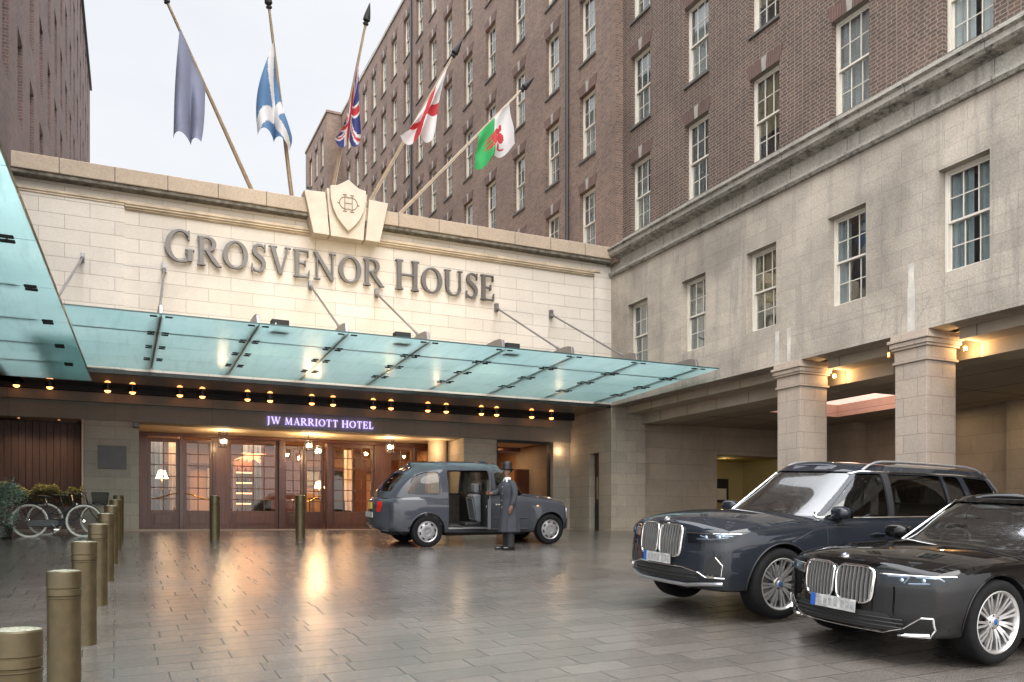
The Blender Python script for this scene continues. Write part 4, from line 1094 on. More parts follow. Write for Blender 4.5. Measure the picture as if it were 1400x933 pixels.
def apply_mods(o):
    dg = bpy.context.evaluated_depsgraph_get()
    me = bpy.data.meshes.new_from_object(o.evaluated_get(dg))
    old = o.data; o.modifiers.clear(); o.data = me
    return o
def boolean(o, cutter, op='DIFFERENCE', keep=False):
    cutter.parent = o.parent
    md = o.modifiers.new('bool', 'BOOLEAN'); md.operation = op; md.solver = 'EXACT'; md.object = cutter
    try: md.material_mode = 'TRANSFER'
    except Exception: pass
    bpy.context.view_layer.update()
    apply_mods(o)
    if not keep:
        bpy.data.objects.remove(cutter, do_unlink=True)
def bvh_of(*obs):
    V = []; F = []
    for o in obs:
        b = len(V); V += [v.co.copy() for v in o.data.vertices]; F += [tuple(b+i for i in p.vertices) for p in o.data.polygons]
    return BVHTree.FromPolygons(V, F)
def smooth(o, ang=35):
    o.data.polygons.foreach_set('use_smooth', [True]*len(o.data.polygons))
    try: o.data.set_sharp_from_angle(angle=radians(ang))
    except Exception: pass

class Car:
    """keys: list of stations (x, w, zb, zs, zt, crown) ; local x forward, y left, ground z=0"""
    def __init__(s, keys, lean, bowf, bowr, xa, xb, tuck=.92, flare=None, side=None):
        s.k = keys; s.X = [k[0] for k in keys]; s.lean = lean; s.bowf = bowf; s.bowr = bowr; s.xa, s.xb = xa, xb
        s.side = side or [(0, 0), (.80, 0), (.93, .03), (.975, .20), (1.0, .45), (.992, .72), (.965, .93), (.94, 1.0)]
        s.flare = flare
    def st(s, x): return [pch(s.X, [k[i] for k in s.k], x) for i in range(1, 6)]
    def ring(s, x, n_side=26, n_top=14):
        w, zb, zs, zt, wt = s.st(x)
        pts = []
        sd = s.side; T = [i/(len(sd)-1) for i in range(len(sd))]
        for i in range(n_side+1):
            t = i/n_side
            fy = pch(T, [a for a, b in sd], t); fz = pch(T, [b for a, b in sd], t)
            pts.append((fy*w, zb+(zs-zb)*fz))
        y0 = sd[-1][0]*w
        for i in range(1, n_top+1):
            u = i/n_top
            y = y0*(1-u)
            r = y/y0
            pts.append((y, zs+(zt-zs)*(1-abs(r)**wt)))
        return pts
    def P(s, x, y, z):
        """apply plan bow + lean at the ends"""
        w = s.st(x)[0]
        dx = 0
        if x > s.xa:
            f = (x-s.xa)/(s.X[-1]-s.xa); dx -= s.bowf*f*(abs(y)/w)**2.4*1.0
            dx += f*f*pch([a for a, b in s.lean], [b for a, b in s.lean], z)
        if x < s.xb:
            f = (s.xb-x)/(s.xb-s.X[0]); dx += s.bowr*f*(abs(y)/w)**2.4
        return (x+dx, y, z)
    def body(s, name, mat, parent, n=70):
        xs = [s.X[0]+(s.X[-1]-s.X[0])*(.5-.5*cos(pi*i/n)) for i in range(n+1)]
        mb = MB(); rings = []
        for x in xs:
            r = s.ring(x); full = r + [(-y, z) for (y, z) in r[-2:0:-1]]
            rings.append([s.P(x, y, z) for y, z in full])
        N = len(rings[0]); vs = [p for R in rings for p in R]; fs = []
        for i in range(len(rings)-1):
            for k in range(N): fs.append((i*N+k, (i+1)*N+k, (i+1)*N+(k+1) % N, i*N+(k+1) % N))
        mb.add(vs, fs)
        # caps: rows across
        half = len(s.ring(xs[0]))
        for side, x in ((0, xs[0]), (len(xs)-1, xs[-1])):
            r = s.ring(x); ny = 16; grid = []
            for (y, z) in r:
                grid.append([s.P(x, y*(1-2*j/ny), z) for j in range(ny+1)])
            b = len(mb.v)
            mb.v += [p for R in grid for p in R]
            for i in range(len(r)-1):
                for j in range(ny):
                    q = (b+i*(ny+1)+j, b+i*(ny+1)+j+1, b+(i+1)*(ny+1)+j+1, b+(i+1)*(ny+1)+j)
                    mb.f.append(q if side else q[::-1]); mb.m.append(0)
        o = mb.obj(name, mat, parent)
        bm = bmesh.new(); bm.from_mesh(o.data)
        bmesh.ops.remove_doubles(bm, verts=bm.verts, dist=.00002)
        bmesh.ops.recalc_face_normals(bm, faces=bm.faces)
        bm.to_mesh(o.data); bm.free()
        return o


def sgp(v, e): return math.copysign(abs(v)**e, v)
class Cabin:
    def __init__(s, sl, belt, rail, hwf, crown, p=4.5, nphi=96, nt=12):
        """sl: [(t, xr, xf, hw)], belt(x), rail(x) heights, hwf(x) plan taper"""
        s.sl = sl; s.belt = belt; s.rail = rail; s.hwf = hwf; s.crown = crown; s.p = p; s.nphi = nphi; s.nt = nt
    def P(s, t, phi):
        T = [a[0] for a in s.sl]
        xr, xf, hw = [pch(T, [a[i] for a in s.sl], t) for i in (1, 2, 3)]
        c, q = cos(phi), sin(phi); e = 2/s.p
        x = (xr+xf)/2+(xf-xr)/2*sgp(c, e*1.15 if c > 0 else e); y = hw*s.hwf(x)*sgp(q, e)
        return Vector((x, y, s.belt(x)+t*(s.rail(x)-s.belt(x))))
    def mesh(s, inset=0.0):
        n = s.nphi; V = []; F = []; K = []
        for j in range(s.nt+1):
            for k in range(n): V.append(s.P(j/s.nt, 2*pi*k/n))
        for j in range(s.nt):
            for k in range(n): F.append((j*n+k, j*n+(k+1) % n, (j+1)*n+(k+1) % n, (j+1)*n+k)); K.append('side')
        # roof rows across, k and n-k
        top = s.nt*n; ny = 12; rows = []
        for k in range(1, n//2):
            a, b = V[top+k], V[top+n-k]; R = [top+k]
            for i in range(1, ny):
                u = i/ny; p = a.lerp(b, u); w = abs(2*u-1)
                # crown fades to nothing at both ends of the roof
                f = min(1, (k/(n/2))*6, (1-k/(n/2))*6)
                p.z += s.crown*f*(1-w**2.2); V.append(p); R.append(len(V)-1)
            R.append(top+n-k); rows.append(R)
        for r in range(len(rows)-1):
            for i in range(ny): F.append((rows[r][i], rows[r][i+1], rows[r+1][i+1], rows[r+1][i])); K.append('roof')
        F.append(tuple(rows[0])+(top,)); K.append('roof'); F.append(tuple(rows[-1][::-1])+(top+n//2,)); K.append('roof')
        return V, F, K
    def shell(s, name, mat, parent, thick=.035):
        V, F, K = s.mesh()
        mb = MB(); mb.add(V, F)
        o = mb.obj(name, mat, parent)
        bm = bmesh.new(); bm.from_mesh(o.data); bmesh.ops.recalc_face_normals(bm, faces=bm.faces); bm.to_mesh(o.data); bm.free()
        md = o.modifiers.new('s', 'SOLIDIFY'); md.thickness = thick; md.offset = -1
        bpy.context.view_layer.update(); apply_mods(o)
        return o
    def glass(s, parent, mats, inset=.014):
        """separate panes: windscreen, rear, two sides"""
        V, F, K = s.mesh()
        out = []
        groups = {'windscreen': [], 'rear_window': [], 'side_l': [], 'side_r': []}
        for f, k in zip(F, K):
            if k != 'side': continue
            a, b, c = V[f[0]], V[f[1]], V[f[2]]
            nn = (b-a).cross(c-a)
            if nn.length < 1e-9: continue
            nn.normalize()
            if abs(nn.y) > .62: g = 'side_l' if nn.y > 0 else 'side_r'
            else: g = 'windscreen' if nn.x > 0 else 'rear_window'
            groups[g].append((f, nn))
        for g, fl in groups.items():
            mb = MB(); mp = {}; acc = {}
            for f, nn in fl:
                for i in f: acc.setdefault(i, Vector()); acc[i] += nn
            for f, nn in fl:
                for i in f:
                    if i not in mp: mp[i] = len(mb.v); q = V[i]-acc[i].normalized()*inset; mb.v.append(tuple(q))
                mb.f.append(tuple(mp[i] for i in f)); mb.m.append(0)
            o = mb.obj('side_window' if g.startswith('side') else g, mats[g], parent, smooth=True); out.append(o)
        return out

def prism_cut(poly, ax, a, b, mat):
    m = MB(); m.prism(poly, ax, a, b); o = m.obj('cut', mat)
    bm = bmesh.new(); bm.from_mesh(o.data); bmesh.ops.recalc_face_normals(bm, faces=bm.faces); bm.to_mesh(o.data); bm.free()
    return o
def rounded(poly, r=.05, n=4):
    out = []; N = len(poly)
    for i in range(N):
        p = Vector(poly[i]); a = Vector(poly[i-1]); b = Vector(poly[(i+1) % N])
        da = (a-p); db = (b-p); ra = min(r, da.length*.4); rb = min(r, db.length*.4)
        A = p+da.normalized()*ra; B = p+db.normalized()*rb
        for k in range(n+1):
            t = k/n; q = A*(1-t)**2+p*2*t*(1-t)+B*t*t; out.append((q.x, q.y))
    return out
class Proj:
    def __init__(s, *obs): s.b = bvh_of(*obs)
    def side(s, x, z, sg=1):
        r = s.b.ray_cast(Vector((x, sg*3, z)), Vector((0, -sg, 0)))
        return (r[0], r[1] if r[1].y*sg > 0 else -r[1]) if r[0] else (Vector((x, sg*99, z)), Vector((0, sg, 0)))
    def front(s, y, z, sg=1):
        r = s.b.ray_cast(Vector((sg*5, y, z)), Vector((-sg, 0, 0)))
        return (r[0], r[1] if r[1].x*sg > 0 else -r[1]) if r[0] else (Vector((sg*2.3, y, z)), Vector((sg, 0, 0)))
    def top(s, x, y, sg=1):
        r = s.b.ray_cast(Vector((x, y, 4)), Vector((0, 0, -1)))
        return (r[0], r[1] if r[1].z > 0 else -r[1]) if r[0] else (Vector((x, y, 1)), Vector((0, 0, 1)))
def subdiv(pts, n=6, closed=False):
    out = []; N = len(pts)
    for i in range(N if closed else N-1):
        a, b = pts[i], pts[(i+1) % N]
        for k in range(n): out.append((a[0]+(b[0]-a[0])*k/n, a[1]+(b[1]-a[1])*k/n))
    if not closed: out.append(pts[-1])
    return out
def line_on(mb, fn, pts, r, off=.0, n=6, closed=False, sg=1, ns=6):
    P = []
    for p in subdiv(pts, n, closed):
        q, nn = fn(p[0], p[1], sg)
        if abs(q.y) > 9: continue
        P.append(q+nn*off)
    if len(P) > 1: mb.tube(P, r, ns, closed)
def patch_on(mb, fn, f2, nu, nv, off=.004, depth=.02, sg=1, closeu=False, noproj=None):
    """f2(u,v)->2d point; skin at +off with side walls going in by depth"""
    top = []; bot = []
    for v in range(nv):
        for u in range(nu):
            a, b = f2(u/(nu if closeu else nu-1), v/(nv-1)); q, nn = fn(a, b, sg)
            if abs(q.y) > 9:
                if top: q = last
                else: q = Vector((a, .85*sg, b))
            last = q.copy()
            top.append(q+nn*off); bot.append(q-nn*depth)
    fs = []
    n = len(top)
    for v in range(nv-1):
        for u in range(nu if closeu else nu-1):
            i, j = u, (u+1) % nu
            fs.append((v*nu+i, v*nu+j, (v+1)*nu+j, (v+1)*nu+i))
    ed = []
    if not closeu:
        ed += [(v*nu, (v+1)*nu) for v in range(nv-1)]+[(v*nu+nu-1, (v+1)*nu+nu-1) for v in range(nv-1)]
        ed += [(u, u+1) for u in range(nu-1)]
    ed += [((nv-1)*nu+u, (nv-1)*nu+(u+1) % nu) for u in range(nu if closeu else nu-1)]
    for a, b in ed: fs.append((a, b, n+b, n+a))
    mb.add(top+bot, fs)
def quadmap(poly4):
    a, b, c, d = poly4
    return lambda u, v: ((a[0]*(1-u)+b[0]*u)*(1-v)+(d[0]*(1-u)+c[0]*u)*v, (a[1]*(1-u)+b[1]*u)*(1-v)+(d[1]*(1-u)+c[1]*u)*v)
def sellipse(cx, cy, rx, ry, p=4, skew=0):
    def f(u, v):
        a = 2*pi*u; c_, s_ = cos(a), sin(a); y = sgp(s_, 2/p)*ry*v
        return (cx+sgp(c_, 2/p)*rx*v*(1+skew*y/ry), cy+y)
    return f

def wheel(parent, x, y, r, rr, width, style, label=None):
    """tyre mesh with rim sub-part; outward side is sign(y)"""
    sg = 1 if y > 0 else -1
    hw = width/2
    prof = [(rr-.012, -hw*.86), (rr+.012, -hw*.97), (r-.05, -hw), (r-.018, -hw*.93), (r-.004, -hw*.78), (r, -hw*.4), (r, hw*.4), (r-.004, hw*.78), (r-.018, hw*.93), (r-.05, hw), (rr+.012, hw*.97), (rr-.012, hw*.86)]
    tb = MB().lathe(prof, 56, ax='Y', cap=False)
    for k in (-.35, 0, .35): tb.lathe([(r+.0005, hw*k-.004), (r-.006, hw*k), (r+.0005, hw*k+.004)], 56, ax='Y', cap=False)
    t = tb.obj('wheel', M['rubber'], parent, smooth=50); t.location = (x, y, r)
    R = MB(); f = hw*.80*sg
    R.lathe([(rr-.012, -hw*.86*sg), (rr-.03, -hw*.5*sg), (rr-.03, hw*.55*sg), (rr-.012, hw*.86*sg), (rr+.006, hw*.93*sg), (rr-.004, hw*.95*sg), (rr-.02, hw*.86*sg), (rr-.028, hw*.7*sg)], 56, ax='Y', cap=False)
    if style == 'multi':
        ns = 22
        for k in range(ns):
            a = 2*pi*k/ns + (.045 if k % 2 else -.045)
            a2 = a+.10
            ca, sa = cos(a), sin(a); cb, sb = cos(a2), sin(a2)
            w0, w1 = .011, .0095
            p0 = Vector((ca*.055, f-.03*sg, sa*.055)); p1 = Vector((cos(a+.06)*rr*.55, f-.005*sg, sin(a+.06)*rr*.55)); p2 = Vector((cb*(rr-.012), f+.004*sg, sb*(rr-.012)))
            for (A, B) in ((p0, p1), (p1, p2)):
                d = (B-A).normalized(); t2 = Vector((-d.z, 0, d.x))*w0; dep = Vector((0, -.03*sg, 0))
                R.add([A-t2, A+t2, B+t2, B-t2, A-t2*.6+dep, A+t2*.6+dep, B+t2*.6+dep, B-t2*.6+dep], [(0, 1, 2, 3), (4, 7, 6, 5), (0, 4, 5, 1), (3, 2, 6, 7), (1, 5, 6, 2), (0, 3, 7, 4)])
        R.lathe([(.0, f-.008*sg), (.033, f-.008*sg), (.036, f-.018*sg), (.066, f-.024*sg), (.075, f-.05*sg)], 30, ax='Y', cap=False)
        rim = R.obj('rim', M['alloy_face'], t, smooth=30)
        D = MB().lathe([(.06, f-.09*sg), (rr*.72, f-.09*sg), (rr*.72, f-.11*sg)], 40, ax='Y', cap=False); D.obj('brake_disc', M['steel'], t)
        D = MB().lathe([(.0, f-.16*sg), (rr-.03, f-.16*sg)], 40, ax='Y', cap=False); D.obj('wheel_back', M['matblack'], t)
        B = MB().lathe([(.0, f-.004*sg), (.022, f-.004*sg), (.030, f-.009*sg)], 20, ax='Y', cap=False); B.obj('hub_badge', M['badgeb'], t, smooth=True)
        b = MB()
        for k in range(5):
            a = 2*pi*k/5; b.lathe([(.009, f-.02*sg), (.009, f-.045*sg)], 8, c=(cos(a)*.055, 0, sin(a)*.055), ax='Y')
        b.obj('wheel_bolt', M['black'], t)
    else:
        R.lathe([(.0, f+.0*sg), (.045, f-.002*sg), (.05, f-.012*sg), (.075, f-.012*sg), (.08, f+.012*sg), (.125, f+.016*sg), (rr*.93, f-.004*sg), (rr-.012, f+.004*sg)], 44, ax='Y', cap=False)
        rim = R.obj('rim', M['satin'], t, smooth=30)
        b = MB()
        for k in range(8):
            a = 2*pi*k/8+.2; ra, rb = .155, .188
            q = [(cos(a-.22)*ra, sin(a-.22)*ra), (cos(a+.22)*ra, sin(a+.22)*ra), (cos(a+.17)*rb, sin(a+.17)*rb), (cos(a-.17)*rb, sin(a-.17)*rb)]
            b.add([(p[0], f+.0185*sg, p[1]) for p in q], [(0, 1, 2, 3)])
        b.obj('wheel_slot', M['matblack'], t)
    return t

def seat(parent, x, y, z, mat, w=.5, hh=.62, lean=-.18, sgn=1):
    s_ = MB(); s_.box(x-.25, x+.25, y-w/2, y+w/2, z, z+.16)
    o = s_.obj('seat', mat, parent, bevel=.05)
    b = MB(); xb = x-.25*sgn
    b.prism([(xb, z+.1), (xb-.14*sgn, z+.1), (xb-.14*sgn+lean*sgn, z+hh), (xb-.02*sgn+lean*sgn, z+hh)], 'Y', y-w/2+.02, y+w/2-.02)
    b.box(xb-.14*sgn+lean*sgn, xb-.04*sgn+lean*sgn, y-.12, y+.12, z+hh+.04, z+hh+.24) if sgn > 0 else b.box(xb-.04*sgn+lean*sgn, xb-.14*sgn+lean*sgn, y-.12, y+.12, z+hh+.04, z+hh+.24)
    b.obj('backrest', mat, o, bevel=.04)

def place_rot(x, y, rz):
    """pitch/roll so that the thing stands on the sloping ground"""
    e = .6
    gx = (gh(x+e, y)-gh(x-e, y))/(2*e); gy = (gh(x, y+e)-gh(x, y-e))/(2*e)
    n = Vector((-gx, -gy, 1)).normalized()
    h = Vector((cos(rz), sin(rz), 0)); h = (h-n*h.dot(n)).normalized(); l = n.cross(h)
    R = Matrix(((h.x, l.x, n.x), (h.y, l.y, n.y), (h.z, l.z, n.z)))
    return R.to_euler()

def bmw(name, label, loc, rz, paint, p):
    root = empty(name, label, p['cat'], loc, place_rot(loc[0], loc[1], rz))
    car = Car(p['keys'], p['lean'], p['bowf'], p['bowr'], p['xa'], p['xb'], side=p.get('side'))
    body = car.body('body', [paint, M['plastic'], M['interior']], root)
    wb, R_ = p['wb'], p['R']
    ty = p['ty']
    for sx in (-1, 1):
        for sy in (-1, 1):
            c = MB().lathe([(R_+p['gap'], -.16), (R_+p['gap'], .4)], 64, c=(sx*wb/2, sy*(ty), R_+.005), ax='Y').obj('cut', M['plastic'])
            if sy < 0: 
                bpy.data.objects.remove(c, do_unlink=True)
                c = MB().lathe([(R_+p['gap'], -.4), (R_+p['gap'], .16)], 64, c=(sx*wb/2, sy*(ty), R_+.005), ax='Y').obj('cut', M['plastic'])
            bm = bmesh.new(); bm.from_mesh(c.data); bmesh.ops.recalc_face_normals(bm, faces=bm.faces); bm.to_mesh(c.data); bm.free()
            boolean(body, c)
    x0, x1, hw, zf = p['cav']
    boolean(body, prism_cut([(x0, -hw), (x1, -hw*.93), (x1, hw*.93), (x0, hw)], 'Z', zf, 2.0, M['interior']))
    smooth(body, 32)
    cab = Cabin(p['slices'], p['belt'], p['rail'], p['hwf'], p['crown'], p.get('p', 4.5))
    sh = cab.shell('roof_and_pillars', [paint, M['plastic']], root)
    for poly in p['win']:
        boolean(sh, prism_cut(rounded(poly, .035), 'Y', -1.5, 1.5, M['plastic']))
    boolean(sh, prism_cut(rounded(p['ws'], .05), 'X', p['wsx'][0], p['wsx'][1], M['plastic']))
    boolean(sh, prism_cut(rounded(p['rw'], .05), 'X', p['rwx'][0], p['rwx'][1], M['plastic']))
    smooth(sh, 32)
    g = M['tint'] 
    cab.glass(root, {'windscreen': M['windscreen'], 'rear_window': M['tint'], 'side_l': p['sg'], 'side_r': p['sg']})
    pj = Proj(body, sh); pb = Proj(body)
    for sx in (-1, 1):
        for sy in (-1, 1): wheel(root, sx*wb/2, sy*(ty+.0), R_, p['rr'], p['tw'], 'multi')
    # arch lips, sill trim
    for sx in (-1, 1):
        for sy in (-1, 1):
            lip = MB()
            pts = []
            for k in range(25):
                a = radians(-8+196*k/24); pts.append((sx*wb/2+(R_+p['gap']+.006)*cos(a), R_+.005+(R_+p['gap']+.006)*sin(a)))
            P_ = []
            for q in pts:
                hit = pb.b.ray_cast(Vector((q[0], sy*3, q[1])), Vector((0, -sy, 0)))
                if hit[0] and abs(hit[0].y) > p['ty']-.1: P_.append(hit[0])
            if len(P_) > 4:
                lip.tube(P_, .009, 6); lip.obj('arch_lip', p['lipmat'], root, smooth=True)
    # chrome window line
    for sy in (1, -1):
        c = MB(); line_on(c, Proj(sh).side, p['dlo'], p.get('dlor', .011), .004, 8, True, sy)
        c.obj('window_trim', M['chrome'], root, smooth=True)
        b_ = MB()
        for bp in p['bpil']: patch_on(b_, Proj(sh).side, quadmap(bp), 2, 10, .003, .0, sy)
        b_.obj('pillar_cover', M['black'], root)
    # shut lines, handles, mirrors
    gl = MB()
    for sy in (1, -1):
        for ln in p['gaps']: line_on(gl, pb.side, ln, .0035, -.001, 10, False, sy, 5)
    for ln in p['hoodgaps']:
        for s_ in (1, -1): line_on(gl, pb.top, [(a, b*s_) for a, b in ln], .0035, -.001, 12, False, 1, 5)
    gl.obj('shut_line', M['matblack'], root)
    for sy in (1, -1):
        for hx in p['handles']:
            q, n_ = pb.side(hx, p['hz'], sy)
            c = MB(); c.ellipsoid(q+n_*.0-Vector((0, 0, .004)), (.085, .006, .035), 16, 10); c.obj('handle_recess', M['plastic'], root, smooth=True)
            c = MB(); c.tube([q+Vector((-.11, 0, 0))+n_*.006, q+Vector((-.10, 0, .006))+n_*.03, q+Vector((.0, 0, .008))+n_*.036, q+Vector((.10, 0, .006))+n_*.03, q+Vector((.11, 0, 0))+n_*.006], [.008, .013, .013, .013, .008], 8)
            c.obj('door_handle', paint, root, smooth=True)
        mx, mz = p['mir']
        q, n_ = pj.side(mx, mz-.06, sy)
        c = MB(); Mx = Matrix.Rotation(radians(-12*sy), 3, 'Z')
        cx, cy, cz_ = mx+.01, sy*(abs(q.y)+.13), mz+.02
        c.grid(lambda u, v: tuple(Vector((cx, cy, cz_))+Mx @ Vector((.085*sgp(cos(2*pi*u)*cos(pi*(v-.5)), .7), .125*sgp(sin(2*pi*u)*cos(pi*(v-.5)), .75), .075*sgp(sin(pi*(v-.5)), .75)))), 28, 14, True)
        mo = c.obj('door_mirror', paint, root, smooth=True)
        c = MB(); c.tube([q+Vector((.02, -sy*.03, 0)), Vector((mx+.02, sy*(abs(q.y)+.05), mz-.045)), Vector((mx+.02, sy*(abs(q.y)+.14), mz-.035))], [.03, .024, .03], 8); c.obj('mirror_arm', M['plastic'], mo, smooth=True)
        c = MB(); c.box(cx-.088, cx-.082, cy-.1, cy+.1, cz_-.055, cz_+.055); c.obj('mirror_glass', M['chrome'], mo)
    # kidney grille
    K = p['kid']
    for s_ in (1, -1):
        cy = s_*K['cy']
        back = MB(); patch_on(back, pb.front, sellipse(cy, K['cz'], K['rx'], K['rz'], K['p'], K.get('skew', 0)), 36, 5, .004, .01, 1, True)
        ko = back.obj('kidney_grille', M['matblack'], root)
        c = MB(); pts = []
        for k in range(44):
            y_, z_ = sellipse(cy, K['cz'], K['rx'], K['rz'], K['p'], K.get('skew', 0))(k/44, 1)
            q, nn = pb.front(y_, z_); pts.append(q+Vector((.018, 0, 0)))
        c.tube(pts, .0125, 8, True)
        c.obj('grille_frame', M['chrome'], ko, smooth=True)
        nsl = K['n']
        for k in range(nsl):
            u = (k+.5)/nsl*2-1; yy = cy+u*K['rx']*.97
            ext = K['rz']*(1-abs(u)**K['p'])**(1/K['p'])*.96
            P_ = []; c = MB()
            for j in range(3):
                zz = K['cz']-ext+2*ext*j/2; q, nn = pb.front(yy, zz); P_.append(q+Vector((.026, 0, 0)))
            wv = K['rx']/nsl*.25
            for a, b in zip(P_[:-1], P_[1:]):
                c.add([(a.x, a.y-wv, a.z), (a.x, a.y+wv, a.z), (b.x, b.y+wv, b.z), (b.x, b.y-wv, b.z), (a.x-.03, a.y-wv, a.z), (a.x-.03, a.y+wv, a.z), (b.x-.03, b.y+wv, b.z), (b.x-.03, b.y-wv, b.z)],
                      [(0, 1, 2, 3), (0, 4, 5, 1), (1, 5, 6, 2), (3, 7, 4, 0), (2, 6, 7, 3)])
            c.obj('grille_bar', M['alloy_face'], ko)
    # headlights
    for s_ in (1, -1):
        H = p['head']
        c = MB(); f = quadmap([(a*s_, b) for a, b in H['q']])
        def fr(y_, z_, sg, pb=pb):
            # cast from ahead and slightly outside so the lamp wraps round the corner
            th = radians(y_); d = Vector((-cos(th), -sin(th), 0))
            o = Vector((H['xc'], 0, z_))-d*4
            r = pb.b.ray_cast(o, d)
            if r[0] is None: return pb.front(.8, z_)
            n_ = r[1] if r[1].dot(d) < 0 else -r[1]
            return r[0], n_
        patch_on(c, fr, f, 22, 8, .004, .01)
        ho = c.obj('headlight', M['black'], root, smooth=60)
        c = MB()
        for (ua, ub, va, vb) in H['led']:
            P_ = []
            for k in range(9):
                t = k/8; q, nn = fr(*f(ua+(ub-ua)*t, va+(vb-va)*t), 1); P_.append(q+nn*.006)
            c.tube(P_, .0075, 6)
        c.obj('light_strip', M['headled'], ho, smooth=True)
        c = MB()
        for (u, v, r_) in H['lens']:
            q, nn = fr(*f(u, v), 1); 
            c.ellipsoid(q, (.015, r_, r_*.8), 16, 10)
        c.obj('lamp_lens', M['headglassy'], ho, smooth=True)
        c = MB(); patch_on(c, fr, lambda u, v: f(u, v), 22, 8, .014, .0); c.obj('headlight_cover', M['headglass'], ho, smooth=True)
        c = MB(); P_ = []
        for k in range(23):
            q, nn = fr(*f(k/22, 1), 1); P_.append(q+nn*.008)
        c.tube(P_, .006, 6); c.obj('headlight_brow', M['chrome'], ho, smooth=True)
    # lower grille, intakes, chrome
    c = MB()
    for q4 in p['intake']:
        for s_ in ((1, -1) if min(a for a, b in q4) > .05 else (1,)): patch_on(c, pb.front, quadmap([(a*s_, b) for a, b in q4]), 30, 6, .005, .01)
    io = c.obj('air_intake', M['matblack'], root)
    c = MB()
    for zz in p['islats']: line_on(c, pb.front, [(-.62, zz), (.62, zz)], .006, .008, 20)
    c.obj('intake_slat', M['plastic'], io)
    for ln in p['chromes']:
        for s_ in (1, -1):
            c = MB(); line_on(c, pb.front, [(a*s_, b) for a, b in ln['p']], ln['r'], ln['r']*.6, 8); c.obj('chrome_trim', M[ln.get('m', 'chrome')], root, smooth=True)
    # plate and badge
    q, n_ = pb.front(0, p['pz'])
    pl = MB(); a = q.x+.03
    pl.mi = 0; pl.box(a, a+.008, -.20, .26, p['pz']-.055, p['pz']+.055); pl.mi = 1; pl.box(a, a+.008, -.26, -.201, p['pz']-.055, p['pz']+.055)
    pl.mi = 3
    for yy_ in (-.145, -.085, -.025, .035, .12, .175, .225): pl.box(a+.0082, a+.0092, yy_-.020, yy_+.020, p['pz']-.034, p['pz']+.034)
    pl.mi = 2; pl.box(a-.03, a-.001, -.24, .24, p['pz']-.05, p['pz']+.05)
    po = pl.obj('number_plate', [M['platew'], M['plateb'], M['plastic'], M['smudge']], root)
    # badge roundel at hood tip
    q, n_ = p['badge']; q, nn = pb.front(0, p['bz']); r3 = nn.to_track_quat('Z', 'Y').to_matrix()
    c = MB(); c.mi = 0
    def ringp(r0, r1, z0, z1, a0=0, a1=360, n=24):
        vs = []
        for k in range(n+1):
            a = radians(a0+(a1-a0)*k/n)
            for (r, z) in ((r0, z0), (r1, z1)): vs.append(tuple(q+r3 @ Vector((r*cos(a), r*sin(a), z))))
        c.add(vs, [(2*k, 2*k+1, 2*k+3, 2*k+2) for k in range(n)])
    ringp(.022, .040, .014, .010); c.mi = 3; ringp(.040, .043, .012, .0)
    for k in range(4): c.mi = 1+(k % 2); ringp(0.0, .022, .0145, .0145, 90*k, 90*k+90, 8)
    c.obj('badge', [M['black'], M['badgeb'], M['badgew'], M['chrome']], root)
    # interior
    for yy in (-.38, .38): seat(root, p['seatx'], yy, p['seatz'], M['interior'])
    seat(root, p['seatx']-1.0, 0, p['seatz'], M['interior'], w=1.3)
    c = MB(); c.prism([(p['dash'][0], p['dash'][1]-.3), (p['dash'][0]+.5, p['dash'][1]-.3), (p['dash'][0]+.55, p['dash'][1]-.02), (p['dash'][0], p['dash'][1])], 'Y', -.72, .72)
    c.obj('dashboard', M['interior'], root, bevel=.02)
    sw_ = MB(); cx, cz_ = p['dash'][0]-.12, p['dash'][1]-.02; Mr = Matrix.Rotation(radians(-25), 3, 'Y')
    sw_.tube([Vector((cx, -.38, cz_))+Mr @ Vector((0, .18*cos(2*pi*k/24), .18*sin(2*pi*k/24))) for k in range(24)], .014, 8, True)
    sw_.tube([Vector((cx, -.38, cz_)), Vector((cx+.2, -.38, cz_-.08))], .03, 8)
    sw_.obj('steering_wheel', M['black'], root, smooth=True)
    q, nn = Proj(sh).front(0, p['ws'][2][1]+.02)
    c = MB(); c.ellipsoid((q.x-.16, 0, q.z-.07), (.02, .11, .035)); c.obj('rear_view_mirror', M['black'], root, smooth=True)
    # wipers
    c = MB()
    for (ya, yb) in ((.62, .05), (.0, -.55)):
        za = p['ws'][0][1]+.015
        P_ = [Proj(sh).front(ya*.9+(yb-ya*.9)*k/6, p['ws'][0][1]-.012+.03*k/6)[0]+Vector((.018, 0, .012)) for k in range(7)]
        c.tube(P_, .007, 6)
    c.obj('wiper', M['black'], root)
    # tail lamps
    for s_ in (1, -1):
        c = MB(); patch_on(c, pb.side, quadmap(p['tail']), 6, 5, .004, .02, s_); c.obj('tail_light', M['red'], root)
    if p.get('rails'):
        for s_ in (1, -1):
            P_ = [];
            for k in range(21):
                x = p['rails'][0]+(p['rails'][1]-p['rails'][0])*k/20; h = p['rails'][2]*min(1, min(k, 20-k)/3.2)**.6
                q, nn = Proj(sh).top(x, s_*p['rails'][3]); P_.append(q+Vector((0, 0, h+.002)))
            c = MB(); c.tube(P_, .017, 8); c.obj('roof_rail', M['satin'], root, smooth=True)
    # underbody
    c = MB(); c.box(-wb/2+.5, wb/2-.5, -.75, .75, p['ub'], p['ub']+.12); c.box(-p['wb']/2-.4, p['wb']/2+.4, -.45, .45, p['ub']+.02, p['ub']+.14)
    c.tube([(-wb/2, -ty, R_), (-wb/2, ty, R_)], .05); c.tube([(wb/2, -ty, R_), (wb/2, ty, R_)], .05)
    c.obj('underbody', M['matblack'], root, bevel=.02)
    return root
M['headled'] = pbr('lamp_reflector_strip', (.75, .8, .88), .12, .6, var=0)
